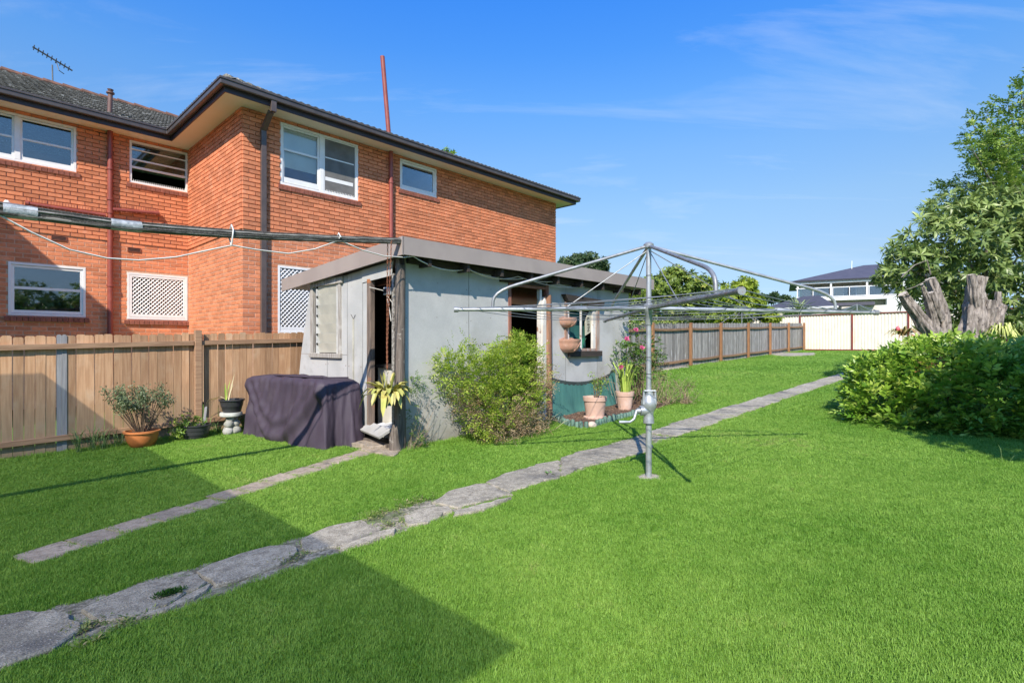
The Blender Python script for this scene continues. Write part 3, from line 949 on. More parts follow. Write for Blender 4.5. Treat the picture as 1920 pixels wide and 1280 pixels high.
# roof edge: soffit, fascia, gutter (a strip along the wing's left side, its front, and the recessed wall)
OS, OG = .46, .60
def eave(b, pts, inner, outer, z0, z1):
    "ribbon between two offset polylines, as a closed band"
    n = len(pts)
    vs = []; fs = []
    for k in range(n):
        vs += [(*inner[k], z0), (*outer[k], z0), (*outer[k], z1), (*inner[k], z1)]
    for k in range(n-1):
        for j in range(4):
            j2 = (j+1) % 4
            fs.append((k*4+j, k*4+j2, (k+1)*4+j2, (k+1)*4+j))
    fs += [(0,1,2,3), tuple((n-1)*4+j for j in (3,2,1,0))]
    b.add(vs, fs)
def line(o, left=-2.2):
    return [(left+o+.02, B1-o), (A0-o, B1-o), (A0-o, B0-o), (A1+o, B0-o), (A1+o, 23)]
b = MB(); eave(b, line(0), line(-.05), line(OS), ZT, ZT+.02); b.build('soffit', M_soffit, house)
b = MB(); eave(b, line(0), line(OS), line(OS+.025), ZT-.025, ZT+.15); b.build('fascia', M_fascia, house)
b = MB(); eave(b, line(0), line(OS+.027), line(OG-.012), ZT+.065, ZT+.19); b.build('gutter', M_gutter, house, bevel=.015)
b = MB(); eave(b, line(0), line(OG-.012), line(OG+.004), ZT+.155, ZT+.196); b.build('gutter_lip', M_gutter, house, bevel=.006)
lw = [(-14, B0-OG), (-2.2+OG, B0-OG), (-2.2+OG, B1-.64)]
b = MB(); eave(b, lw, [(-14, B0), (-2.2, B0), (-2.2, B1-.64)], lw, ZT, ZT+.2); b.build('fascia', M_fascia, house)
# roof
PITCH = .43
ZE = ZT+.17
roof = MB()
RB = 19.3; RZ = ZE + PITCH*(RB-(B1-OG+.1))
am = (A0+A1)/2; ah = am-(A0-OG+.08); apz = ZE + PITCH*ah
e0, e1, f0 = A0-OG+.08, A1+OG-.08, B0-OG+.08
roof.add([(e0,f0,ZE),(e1,f0,ZE),(am,f0+ah,apz),(am,24,apz),(e0,24,ZE),(e1,24,ZE)], [(0,1,2),(0,2,3,4),(1,5,3,2)])
roof.add([(-14,B1-OG+.1,ZE-.01),(e0+2.6,B1-OG+.1,ZE-.01),(am,RB,RZ-.01),(-14,RB,RZ-.01),(-14,25,ZE),(am,25,ZE)], [(0,1,2,3),(3,2,5,4)])
roof.add([(-14,B0-OG+.08,ZE),(-2.2+OG-.08,B0-OG+.08,ZE),(-2.2+OG-.08,25,ZE),(-7.5,B0+5,ZE+2.2),(-7.5,25,ZE+2.2),(-14,25,ZE)], [(0,1,3),(1,2,4,3),(0,3,4,5)])
rf_o = roof.build('roof', M_tile, house, fix=False)
# interlocking tiles: each a waved slab; front courses over the gutter too
def tile_mesh(w, ln, m):
    b = MB(); xs = [0, .12, .25, .38, .5, .62, .75, .88, 1.0]; hs = [.0, .022, .032, .022, .0, .022, .032, .022, .0]
    vs = []; fs = []
    for (y, lift) in ((0, .042), (ln*1.06, .004)):
        for x, h in zip(xs, hs): vs.append((x*w, y, h+lift))
        for x, h in zip(xs, hs): vs.append((x*w, y, h+lift-.020))
    k = len(xs)
    for i in range(k-1):
        fs.append((i, i+1, 2*k+i+1, 2*k+i)); fs.append((k+i, i+k+1, i+1, i))
    b.add(vs, fs)
    me = bpy.data.meshes.new('roof_tile'); me.from_pydata(b.v, [], b.f); me.materials.append(m)
    me.shade_smooth(); me.set_sharp_from_angle(angle=math.radians(50)); me.update(); return me
TW, TL = .30, .325
tm = tile_mesh(TW, TL, M_tile)
ang = math.atan(PITCH); nT = 0
r = 0; bq = B1-OG+.06
extra = MB()
while True:
    q = bq + r*TL*math.cos(ang); z = ZE + PITCH*(q-(B1-OG+.1))
    if q > RB-.1: break
    vmax = A0-OG+.08 + (q-(B1-OG))*1.0
    a = -1.2 + (TW/2 if False else 0)
    while a < vmax - .1:
        px, py = proj(a+TW/2, q, z)
        if px > -12 and px < 350 and nT < 300:
            inst(tm, 'roof_tile', rf_o, (a, q, z), rx=ang); nT += 1
        else:
            for v in [0]:
                ca, sa = math.cos(ang), math.sin(ang)
                base = len(extra.v)
                vv = [(a+vx.co.x, q+vx.co.y*ca-vx.co.z*sa, z+vx.co.y*sa+vx.co.z*ca) for vx in tm.vertices]
                extra.add(vv, [tuple(pl.vertices) for pl in tm.polygons])
        a += TW
    r += 1
# wing: bottom courses along the front and left eaves, and hip capping
for k in range(3):
    q = f0 - .05 + k*TL*math.cos(ang); z = ZE + PITCH*(q-f0); a = e0+k*TL
    while a < e1-k*TL-.2:
        vv = [(a+vx.co.x, q+vx.co.y*math.cos(ang)-vx.co.z*math.sin(ang), z+vx.co.y*math.sin(ang)+vx.co.z*math.cos(ang)) for vx in tm.vertices]
        extra.add(vv, [tuple(pl.vertices) for pl in tm.polygons]); a += TW
    q = e0 - .05 + k*TL*math.cos(ang); z = ZE + PITCH*(q-e0); a = f0+k*TL
    while a < B1+1:
        vv = [(q+vx.co.y*math.cos(ang)-vx.co.z*math.sin(ang), a+TW-vx.co.x, z+vx.co.y*math.sin(ang)+vx.co.z*math.cos(ang)) for vx in tm.vertices]
        extra.add(vv, [tuple(pl.vertices) for pl in tm.polygons]); a += TW
extra.build('roof_tiles', M_tile, rf_o, smooth=50, kind='stuff', fix=False)
def capping(p, q, n):
    b = MB(); p = Vector(p); q = Vector(q)
    for k in range(n):
        s = p.lerp(q, k/n); e = p.lerp(q, (k+1.08)/n)
        b.tube([s+Vector((0,0,.02)), e+Vector((0,0,.0))], [.10, .085], 8)
    return b
capping((e0+.1,f0+.1,ZE+.05), (am,f0+ah,apz+.02), 18).build('hip_capping', M_tile, rf_o)
capping((-2,RB,RZ+.03), (am,RB,RZ+.03), 26).build('ridge_capping', M_ridge, rf_o)

# windows
def lattice(b, u0, u1, z0, z1, P, d, step=.075, w=.012):
    "diamond security grille clipped to the opening"
    s = step*1.15
    def clip(p, q):
        (x0, y0), (x1, y1) = p, q; t0, t1 = 0., 1.; dx, dy = x1-x0, y1-y0
        for (pp, qq) in ((-dx, x0-u0), (dx, u1-x0), (-dy, y0-z0), (dy, z1-y0)):
            if pp == 0:
                if qq < 0: return None
            else:
                r = qq/pp
                if pp < 0: t0 = max(t0, r)
                else: t1 = min(t1, r)
        if t0 >= t1-1e-3: return None
        return (x0+dx*t0, y0+dy*t0), (x0+dx*t1, y0+dy*t1)
    H = z1-z0
    k = -int(H/s)-2
    while u0 + k*s < u1 + H + s:
        for sg in (1, -1):
            x = u0 + k*s
            seg = clip((x, z0), (x+H*.95, z1)) if sg > 0 else clip((x, z1), (x+H*.95, z0))
            if seg: b.obox(P(seg[0][0], seg[0][1], d + (.004 if sg > 0 else 0)), P(seg[1][0], seg[1][1], d + (.004 if sg > 0 else 0)), .006, w, up=(.3,.3,1))
        k += 1
def frame(parent, u0, u1, z0, z1, P, d0, d1, w, name='frame', m=None, wb=None):
    b = MB(); wb = wb or w
    def bx(p, q, r, s):
        c = [P(p,r,d0),P(q,r,d0),P(q,s,d0),P(p,s,d0),P(p,r,d1),P(q,r,d1),P(q,s,d1),P(p,s,d1)]
        b.add(c, [(0,1,2,3),(7,6,5,4),(0,4,5,1),(1,5,6,2),(2,6,7,3),(3,7,4,0)])
    bx(u0, u0+w, z0, z1); bx(u1-w, u1, z0, z1); bx(u0+w, u1-w, z0, z0+wb); bx(u0+w, u1-w, z1-w, z1)
    return b.build(name, m or M_white, parent, bevel=.003)
def bar(parent, u0, u1, z0, z1, P, d0, d1, name='glazing_bar', m=None):
    b = MB()
    c = [P(u0,z0,d0),P(u1,z0,d0),P(u1,z1,d0),P(u0,z1,d0),P(u0,z0,d1),P(u1,z0,d1),P(u1,z1,d1),P(u0,z1,d1)]
    b.add(c, [(0,1,2,3),(7,6,5,4),(0,4,5,1),(1,5,6,2),(2,6,7,3),(3,7,4,0)])
    return b.build(name, m or M_white, parent)
def pane(parent, u0, u1, z0, z1, P, d, m=None):
    b = MB()
    c = [P(u0,z0,d),P(u1,z0,d),P(u1,z1,d),P(u0,z1,d),P(u0,z0,d+.005),P(u1,z0,d+.005),P(u1,z1,d+.005),P(u0,z1,d+.005)]
    b.add(c, [(0,1,2,3),(7,6,5,4),(0,4,5,1),(1,5,6,2),(2,6,7,3),(3,7,4,0)])
    return b.build('pane', m or M_glass, parent)
def sill(u0, u1, z, P):
    b = MB(); n = int((u1-u0+.1)/.086); w = (u1-u0+.12)/n
    for k in range(n):
        b.tint = RNG.random(); p = u0-.06+k*w
        c = [P(p+.004,z-.115,-.055), P(p+w-.004,z-.115,-.055), P(p+w-.004,z-.03,-.06), P(p+.004,z-.03,-.06), P(p+.004,z-.10,.03), P(p+w-.004,z-.10,.03), P(p+w-.004,z-.005,.05), P(p+.004,z-.005,.05)]
        b.add(c, [(0,1,2,3),(7,6,5,4),(0,4,5,1),(1,5,6,2),(2,6,7,3),(3,7,4,0)])
    b.build('brick_sill', M_sillb, house, attr=True)
def window(u0, u1, z0, z1, P, label=None):
    w = frame(house, u0, u1, z0, z1, P, -.012, .07, .045, 'window')
    if label: w['label'] = label
    return w
def curtain(u0, u1, z0, z1, P, d, m, parent):
    bar(parent, u0, u1, z0, z1, P, d, d+.01, 'blind', m)
# recessed wall, upper left: two double-hung lights
w = window(*HR['w1'], PR); sill(HR['w1'][0], HR['w1'][1], HR['w1'][2], PR)
u0, u1, z0, z1 = HR['w1']; mid = .90
for (p, q) in ((u0+.045, .86-1.02), (.86-1.0, .86), (.945, u1-.045)):
    frame(w, p, q, z0+.05, (z0+z1)/2+.02, PR, .012, .045, .04, 'sash', wb=.07); frame(w, p, q, (z0+z1)/2-.02, z1-.05, PR, .03, .062, .035, 'sash')
    pane(w, p+.03, q-.03, z0+.1, (z0+z1)/2, PR, .028); pane(w, p+.03, q-.03, (z0+z1)/2, z1-.08, PR, .046)
bar(w, .86, .945, z0+.05, z1-.05, PR, -.008, .065, 'mullion')
# recessed wall, upper right: hopper lights with a lowered sash
w = window(*HR['w2'], PR); sill(*HR['w2'][:2], HR['w2'][2], PR)
u0, u1, z0, z1 = HR['w2']
for f, h in ((.79, .022), (.545, .035), (.36, .045)):
    bar(w, u0+.045, u1-.045, z0+f*(z1-z0), z0+f*(z1-z0)+h, PR, .005, .05)
pane(w, u0+.045, u1-.045, z0+.4*(z1-z0), z1-.045, PR, .03)
b = MB()
for k in range(26): b.tube([PR(u0+.08+k*.04, z0+.045, .01), PR(u0+.08+k*.04, z0+.085, .01)], .005, 5)
b.build('bird_spikes', M_white, w)
# recessed wall, lower left
w = window(*HR['w5'], PR); sill(*HR['w5'][:2], HR['w5'][2], PR)
u0, u1, z0, z1 = HR['w5']
frame(w, u0+.045, u1-.045, z0+.05, z1-.05, PR, .008, .045, .045, 'sash', wb=.06)
bar(w, u0+.08, u1-.08, z0+.50*(z1-z0), z0+.55*(z1-z0), PR, .01, .045)
pane(w, u0+.08, u1-.08, z0+.09, z0+.51*(z1-z0), PR, .03); pane(w, u0+.08, u1-.08, z0+.53*(z1-z0), z1-.09, PR, .03)
# recessed wall, lower right: grille
w = window(*HR['w6'], PR); sill(*HR['w6'][:2], HR['w6'][2], PR)
u0, u1, z0, z1 = HR['w6']
frame(w, u0+.045, u1-.045, z0+.05, z1-.05, PR, -.008, .03, .045, 'sash', wb=.07)
b = MB(); lattice(b, u0+.09, u1-.09, z0+.12, z1-.09, PR, .004, .074, .017); b.build('grille', M_white, w, fix=False)
pane(w, u0+.06, u1-.06, z0+.08, z1-.06, PR, .05)
# facade upper: pair of lights, blind drawn on the left one
w = window(*HF['w3'], PF); sill(*HF['w3'][:2], HF['w3'][2], PF)
u0, u1, z0, z1 = HF['w3']; um = 5.53
bar(w, um-.045, um+.045, z0+.045, z1-.045, PF, -.008, .07, 'mullion')
frame(w, u0+.04, um-.045, z0+.06, z0+.60*(z1-z0), PF, .01, .05, .045, 'sash', wb=.11); frame(w, u0+.04, um-.045, z0+.57*(z1-z0), z1-.045, PF, .025, .06, .04, 'sash')
pane(w, u0+.07, um-.07, z0+.15, z0+.58*(z1-z0), PF, .03, M_glass2); pane(w, u0+.07, um-.07, z0+.6*(z1-z0), z1-.08, PF, .045, M_glass2)
b = MB(); z = z0 + .40
while z < z1-.05:
    c = [PF(u0+.07,z,.10),PF(um-.07,z,.10),PF(um-.07,z+.034,.086),PF(u0+.07,z+.034,.086)]; b.add(c, [(0,1,2,3)]); z += .036
b.build('blind', M_blind, w, fix=False)
M_navy = mat('navy_curtain', (0.03, 0.06, 0.17), (0.022, 0.045, 0.13), rough=.8, scale=4)
bar(w, u0+.07, um-.07, z0+.13, z0+.42, PF, .13, .14, 'curtain', M_navy)
bar(w, um+.05, u1-.05, z0+.05, z1-.05, PF, .004, .008, 'fly_screen', M_screen)
frame(w, um+.05, u1-.05, z0+.05, z1-.05, PF, .0, .012, .022, 'screen_frame')
bar(w, um+.08, u1-.12, z0+.30, z0+.38, PF, -.001, .003, 'sash_rail'); bar(w, um+.08, u1-.1, z0+.62*(z1-z0), z0+.64*(z1-z0), PF, -.001, .003, 'sash_rail', M_blind)
b = MB()
for k in range(18): b.tube([PF(um+.1+k*.038, z0+.04, -.004), PF(um+.1+k*.038, z0+.10, -.004)], .005, 5)
b.build('bird_spikes', M_white, w)
# facade upper right: small fixed light
w = window(*HF['w4'], PF); sill(*HF['w4'][:2], HF['w4'][2], PF)
u0, u1, z0, z1 = HF['w4']
frame(w, u0+.04, u1-.04, z0+.05, z1-.05, PF, .01, .05, .05, 'sash', wb=.07)
pane(w, u0+.08, u1-.08, z0+.10, z1-.09, PF, .03); bar(w, u0+.07, u1-.07, z0+.09, z1-.08, PF, .06, .065, 'blind', M_screen)
# facade lower: grilled door light behind the shed
w = window(*HF['door'], PF, 'tall grilled opening with pale lilac frame')
u0, u1, z0, z1 = HF['door']
b = MB(); lattice(b, u0+.05, u1-.05, z0+.14, z1-.06, PF, .0, .074, .016); b.build('grille', M_white, w, fix=False)
bar(w, u0+.05, u1-.05, z0+.04, z0+.14, PF, -.005, .04, 'bottom_rail'); pane(w, u0+.05, u1-.05, z0+.14, z1-.05, PF, .05)

# air vents
def vent(u, z, P, w=.22, h=.075, n=2):
    b = MB()
    c = lambda p, q, r, s, d0, d1: b.add([P(p,r,d0),P(q,r,d0),P(q,s,d0),P(p,s,d0),P(p,r,d1),P(q,r,d1),P(q,s,d1),P(p,s,d1)], [(0,1,2,3),(7,6,5,4),(0,4,5,1),(1,5,6,2),(2,6,7,3),(3,7,4,0)])
    c(u, u+w, z-.012, z, -.028, .01); c(u, u+w, z+h, z+h+.012, -.028, .01); c(u-.012, u, z-.012, z+h+.012, -.028, .01); c(u+w, u+w+.012, z-.012, z+h+.012, -.028, .01)
    for k in range(n): c(u, u+w, z+h*(k+.6)/(n+.6), z+h*(k+.85)/(n+.6), -.026, .0)
    o = b.build('air_vent', M_vent, house)
    b = MB(); b.add([P(u,z,-.0235),P(u+w,z,-.0235),P(u+w,z+h,-.0235),P(u,z+h,-.0235)], [(0,1,2,3)]); b.build('vent_hole', M_dark, o)  # near-black sheet painted in for the shade inside the vent
for (px, py, P, bb_) in ((97,446,PR,B1),(240,468,PR,B1),(180,251,PR,B1),(701,284,PF,B0),(864,334,PF,B0),(1005,375,PF,B0)):
    q = PB(px, py, bb_); vent(q[0], q[2]-.03, P)
# pipes
b = MB(); b.tube([(2.37, B1-.09, .8), (2.37, B1-.09, ZT)], .05, 14)
for z in (2.75, 4.33, 4.62, 5.28): b.tube([(2.37, B1-.09, z), (2.37, B1-.09, z+.05)], .066, 14)
b.build('drain_pipe', M_redpipe, house, smooth=40)
def spiked(p, q, name):
    b = MB(); p = Vector(p); q = Vector(q)
    b.tube([p, q], .042, 10); b.tube([p, p+(q-p).normalized()*.05], .06, 10)
    o = b.build(name, M_redpipe, house, smooth=40)
    b = MB(); n = int((q-p).length/.045)
    for k in range(n):
        s = p.lerp(q, (k+.5)/n); b.tube([s, s+Vector((0, -.01, .115))], .0045, 4)
        if k % 2: b.tube([s, s+Vector((0, -.05, -.05))], .006, 4)
    b.build('bird_spikes', M_redpipe, o)
q0 = PB(47,381,B1-.1); q1 = PB(198,404,B1-.1); spiked(q0, q1, 'waste_pipe')
q0 = PB(298,400,B1-.1); q1 = PB(211,393,B1-.1); spiked(q0, q1, 'waste_pipe')
q = PB(12,385,B1)
b = MB(); b.tube([(q[0],B1,q[2]-.05),(q[0],B1-.10,q[2]-.05),(q[0],B1-.12,q[2]+.05)], .025, 8); b.tube([(q[0],B1-.12,q[2]+.03),(q[0],B1-.12,q[2]+.075)], [.055,.03], 10)
b.build('wall_vent', M_white, house, smooth=40)
b = MB(); b.tube([(7.24, B0-.085, 2.2), (7.24, B0-.085, ZT)], .05, 14)
for z in (3.9, 5.35): b.tube([(7.24, B0-.085, z), (7.24, B0-.085, z+.05)], .062, 14)
b.tube([(7.26, B0-.085, 3.50), (7.9, B0-.085, 3.46)], .05, 10)
b.build('drain_pipe', M_redpipe, house, smooth=40)
q0 = PB(728.5,246,B0-.2); q1 = PB(717,106,B0-.2)
b = MB(); b.tube([(q0[0], B0-.2, q0[2]-.4), q0, q1], .052, 14); b.build('vent_pipe', M_redpipe, house, smooth=40)
q0 = PB(205.5,214,B1-.2); q1 = PB(207,176,B1-.2)
b = MB(); b.tube([(q0[0],q0[1],q0[2]-.3), q0, q1], .045, 10); b.tube([q1, (q1[0],q1[1],q1[2]+.03)], .075, 10)
b.tube([(q1[0],q1[1],q1[2]+.03), (q1[0],q1[1],q1[2]+.09)], [.03,.06], 8)
b.build('roof_vent', mat('brown_vent', (.16,.085,.07), rough=.6), house, smooth=40)
# square downpipe at the wing's corner
M_down = mat('brown_downpipe', (0.115, 0.085, 0.075), (0.085, 0.064, 0.058), rough=0.35, scale=4, spec=.6)
b = MB(); u = 4.27
b.box(u-.05, u+.05, B0-.10, B0-.022, .9, 5.78)
b.obox((u, B0-.06, 5.76), (u, B0-OS+.03, 6.02), .10, .078, up=(0,-.5,1)); b.obox((u, B0-OS-.07, 5.98), (u, B0-OS-.07, ZT+.08), .10, .085, up=(0,1,0))
b.build('downpipe', M_down, house, bevel=.006)
# television aerial on the ridge
M_alu = mat('dull_aluminium', (0.10, 0.11, 0.12), (0.07, 0.08, 0.09), rough=0.5, metal=0.3)
qa = PB(99,152,RB); ra = PB(98,122,RB)
ant = thing('tv_aerial', 'thin television aerial on a mast above the tiled ridge', 'aerial', qa[0], RB, qa[2])
b = MB(); b.tube([(qa[0],RB,RZ-.05), (ra[0],RB,ra[2])], .018, 6); b.build('mast', M_alu, ant)
s = Vector(PB(61,88,RB)); e = Vector(PB(136,133,RB)); s.y = RB; e.y = RB
b = MB(); b.tube([s, e], .022, 6); b.build('boom', M_alu, ant)
b = MB()
for k in range(9):
    c = s.lerp(e, (k+.3)/9.2); b.tube([c+Vector((.0,-.13,.015)), c+Vector((0,.13,-.015))], .012, 5)
b.tube([e+Vector((-.35,0,.1)), e+Vector((-.3,-.05,-.12)), e+Vector((-.18,.05,-.14))], .012, 5)
b.build('elements', M_alu, ant)

# the house behind the photographer, and an invented unseen roof added to shade the lawn
M_ownwall = mat('rendered_wall', (0.72, 0.68, 0.62), rough=.9)
own = thing('rendered_house', 'pale rendered house behind the photographer, out of frame to the left', 'building', -7.5, 3.0, -.2)
b = MB(); b.box(-14, -7.2, -2.6, 8.4, -.5, 3.0); b.build('wall', M_ownwall, own)
b = MB(); b.add([(-6.8,8.8,3.0),(-6.8,-3.0,3.0),(-14.4,-3.0,3.0),(-14.4,8.8,3.0),(-10.6,5,4.4),(-10.6,.8,4.4)], [(0,1,5,4),(1,2,5),(2,3,4,5),(3,0,4),(0,3,2,1)]); b.build('roof', M_tile, own)
M_poly = mat('translucent_sheet', (.62,.60,.55), rough=.5)
nt_ = M_poly.node_tree; tr_ = nt_.nodes.new('ShaderNodeBsdfTransparent'); mx_ = nt_.nodes.new('ShaderNodeMixShader'); mx_.inputs[0].default_value = .65
nt_.links.new(nt_.nodes['Principled BSDF'].outputs[0], mx_.inputs[1]); nt_.links.new(tr_.outputs[0], mx_.inputs[2]); nt_.links.new(mx_.outputs[0], nt_.nodes['Material Output'].inputs[0])
shade_roof = thing('added_shade_roof', 'unseen translucent roof added out of frame to half shade the near lawn', 'added shade roof', -3.5, 3.9, -.1)
b = MB(); b.box(-7.2, -.93, -.17, 8.12, 2.93, 2.938); b.build('roof_sheet', M_poly, shade_roof)
for q in (-.10, 4.0, 5.55, 8.04):
    b = MB(); b.box(-3.62, -3.53, q-.045, q+.045, -.1, 2.80); b.build('post', M_white, shade_roof)
b = MB(); b.box(-3.65, -3.5, -.15, 8.1, 2.80, 2.925); b.build('beam', M_white, shade_roof)
# ------------------------------------------------------------------ garden shed
M_fibro = mat('pale_grey_fibro', (0.50, 0.495, 0.485), (0.43, 0.43, 0.425), rough=0.8, scale=2.2, bump=0.15, bscale=120, stain=(0.385, 0.375, 0.35), stain_scale=1.1, stain_at=(.5,.75), spots=(0.55,0.56,0.57), spot_scale=22, spot_at=(.72,.76), fine=.06)
M_shedfas = mat('taupe_metal', (0.37, 0.31, 0.28), (0.33, 0.275, 0.25), rough=0.45, scale=2, spec=.5)
M_oldwood = mat('weathered_post', (0.20, 0.165, 0.14), (0.10, 0.08, 0.068), rough=0.9, scale=7, stretch=(6,6,.5), bump=0.6, bscale=70, bstretch=(5,5,.4), spots=(0.33,0.30,0.27), spot_scale=14, spot_at=(.64,.72))
M_barewood = mat('grey_window_timber', (0.46, 0.43, 0.39), (0.27, 0.24, 0.215), rough=0.85, scale=6, stretch=(6,6,.6), bump=.4, bscale=80, bstretch=(5,5,.4), stain=(.62,.6,.57), stain_scale=4)
M_redjamb = mat('faded_red_jamb', (0.30, 0.13, 0.095), (0.21, 0.085, 0.06), rough=0.8, scale=6, stretch=(5,5,.5), spots=(0.5,0.42,0.36), spot_scale=14, spot_at=(.7,.76))
M_peel = mat('peeling_white_paint', (0.74, 0.71, 0.67), (0.60, 0.56, 0.51), rough=0.8, scale=5, bump=.4, bscale=60, stain=(0.30,0.16,0.10), stain_scale=6, stain_at=(.6,.66))
M_rawpost = mat('brown_stripped_post', (0.34, 0.175, 0.105), (0.21, 0.105, 0.065), rough=0.85, scale=6, stretch=(6,6,.45), bump=.4, bscale=70, spots=(0.55,0.48,0.42), spot_scale=12, spot_at=(.68,.76))
M_darkwood = mat('dark_timber', (0.055, 0.043, 0.036), (0.033, 0.026, 0.022), rough=0.85, scale=6, stretch=(.6,5,5), bump=.3)
def ground_dirt(m, z0, z1, c):
    "splashed soil near the foot of a wall, by height above the ground and noise"
    nt = m.node_tree; n = nt.nodes; l = nt.links; p = n['Principled BSDF']; src = p.inputs['Base Color'].links[0].from_socket
    g = n.new('ShaderNodeNewGeometry'); sp = n.new('ShaderNodeSeparateXYZ'); l.new(g.outputs['Position'], sp.inputs[0])
    t = n.new('ShaderNodeTexNoise'); t.inputs['Scale'].default_value = 5; t.inputs['Detail'].default_value = 8; t.inputs['Roughness'].default_value = .7; l.new(g.outputs['Position'], t.inputs['Vector'])
    a = n.new('ShaderNodeMath'); a.operation = 'MULTIPLY_ADD'; a.inputs[1].default_value = -.55; l.new(t.outputs['Fac'], a.inputs[0]); l.new(sp.outputs['Z'], a.inputs[2])
    r = n.new('ShaderNodeMapRange'); r.inputs[1].default_value = z1-.27; r.inputs[2].default_value = z0-.27; r.inputs[3].default_value = 0; r.inputs[4].default_value = .75; l.new(a.outputs[0], r.inputs[0])
    x = n.new('ShaderNodeMixRGB'); l.new(r.outputs[0], x.inputs[0]); l.new(src, x.inputs[1]); x.inputs[2].default_value = (*c, 1); l.new(x.outputs[0], p.inputs['Base Color'])
ground_dirt(M_fibro, .12, .55, (.24,.215,.17))
grit(M_fibro, (.62,.61,.59), 26, .66, .72); grit(M_fibro, (.30,.28,.25), 3.2, .60, .8)
ground_dirt(M_paling, .05, .9, (.27,.23,.15))
SA, SB = 3.97, 5.77
shed = thing('garden_shed', 'low pale grey fibro shed with taupe fascia and open doorways', 'shed', SA, SB, 0.0)
ZR = lambda q: 2.60 - (q-5.64)*0.062            # underside of roof along the end wall
# end wall: sheets with a doorway and a louvre opening; the far edge splays out at its foot
def sheet(poly, vec, name='wall_sheet', m=M_fibro, **k):
    b = MB(); b.extr(poly, vec); return b.build(name, m, shed, **k)
E_ = lambda q, z: (SA, q, z)
d = (.035, 0, 0)
sheet([E_(6.62, .02), E_(7.03, .02), E_(7.03, ZR(7.03)), E_(6.62, ZR(6.62))], d)
sheet([E_(5.90, 2.40), E_(6.615, 2.36), E_(6.615, ZR(6.6)), E_(5.86, ZR(5.86))], (-.012, 0, 0))
sheet([E_(6.49, .30), E_(6.615, .30), E_(6.615, 2.365), E_(6.49, 2.365)], d)
sheet([E_(7.04, .02), E_(7.63, .02), E_(7.63, 1.34), E_(7.04, 1.34)], d)
sheet([E_(7.64, .02), E_(8.80, .02), E_(8.52, 1.34), E_(7.64, 1.34)], d)
sheet([E_(7.04, 1.345), E_(7.21, 1.345), E_(7.21, ZR(7.2)), E_(7.04, ZR(7.1))], d)
sheet([E_(8.14, 1.345), E_(8.52, 1.345), E_(8.20, ZR(8.2)), E_(8.06, ZR(8.1))], d)
sheet([E_(7.215, 2.42), E_(8.06, 2.42), E_(8.06, ZR(8.1)), E_(7.215, ZR(7.2))], d)
b = MB(); b.tube([(SA-.012, 6.86, .1), (SA-.012, 6.85, 1.86)], .011, 6); b.build('cover_batten', mat('cream_batten', (.52,.50,.42)), shed)
b = MB(); b.tube([(SA-.01,6.85,1.86),(SA-.01,6.92,1.93)], .004, 4); b.tube([(SA-.01,6.85,1.86),(SA-.01,6.80,1.92)], .004, 4); b.build('crack', M_dark, shed)
# louvre window
lo = MB(); lo.box(SA-.03, SA+.03, 7.20, 7.27, 1.33, 2.44); lo.box(SA-.03, SA+.03, 8.07, 8.15, 1.33, 2.44); lo.box(SA-.04, SA+.03, 7.18, 8.17, 1.29, 1.36)
lo.box(SA-.045, SA+.03, 7.14, 8.12, 2.40, 2.50)
lw_ = lo.build('louvre_window', M_barewood, shed, bevel=.006)
b = MB(); b.box(SA-.02, SA+.02, 7.275, 7.32, 1.36, 2.40); b.box(SA-.02, SA+.02, 7.92, 7.965, 1.36, 2.40); b.build('louvre_frame', mat('pale_metal', (.62,.62,.6), rough=.5), lw_)
M_lglass = mat('frosted_louvre', (0.60, 0.58, 0.50), (0.50, 0.49, 0.43), rough=0.25, scale=3)
z = 1.37
for k in range(7):
    b = MB(); b.obox((SA+.005, 7.32, z+.075), (SA+.005, 7.92, z+.075), .006, .152, up=(-.28, 0, 1)); b.build('louvre_blade', M_lglass, lw_)
    b = MB(); b.box(SA-.03, SA-.018, 7.905, 7.935, z+.12, z+.15); b.build('clip', M_dark, lw_)
    z += .147
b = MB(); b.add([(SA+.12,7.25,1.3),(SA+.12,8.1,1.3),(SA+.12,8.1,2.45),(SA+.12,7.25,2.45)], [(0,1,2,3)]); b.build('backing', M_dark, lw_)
# corner post and door posts
b = MB(); b.tube([(4.00,5.75,.02),(3.99,5.75,1.2),(4.0,5.75,2.62)], [.075,.068,.064], 12); b.build('corner_post', M_oldwood, shed, smooth=50)
b = MB(); b.box(SA-.02, SA+.05, 5.83, 5.875, .35, 2.42); b.build('perforated_strip', mat('peeling_strip', (.42,.40,.37), (.2,.18,.16), scale=30, spots=(.08,.07,.06), spot_scale=40, spot_at=(.58,.64)), shed)
b = MB(); b.box(SA-.015, SA+.06, 6.40, 6.49, .32, 2.40); b.build('door_post', mat('rusty_door_post', (.23,.17,.135), (.13,.10,.085), rough=.9, scale=5, stretch=(5,5,.6), bump=.4, stain=(.40,.155,.06), stain_scale=3, stain_at=(.52,.62)), shed, bevel=.006)
b = MB(); b.tube([(3.93,5.755,.1),(3.915,5.76,.3),(3.94,5.765,.46)], [.085,.07,.05], 10); b.build('rotten_post_foot', M_oldwood, shed, smooth=50)
b = MB(); b.obox((SA-.13, 5.86, .34), (SA-.02, 6.52, .36), .19, .03, up=(-.5,0,1)); b.build('sill_board', M_fibro, shed)
b = MB(); b.obox((SA-.06, 5.9, .14), (SA-.06, 6.5, .16), .04, .10); b.build('step_bearer', M_oldwood, shed)
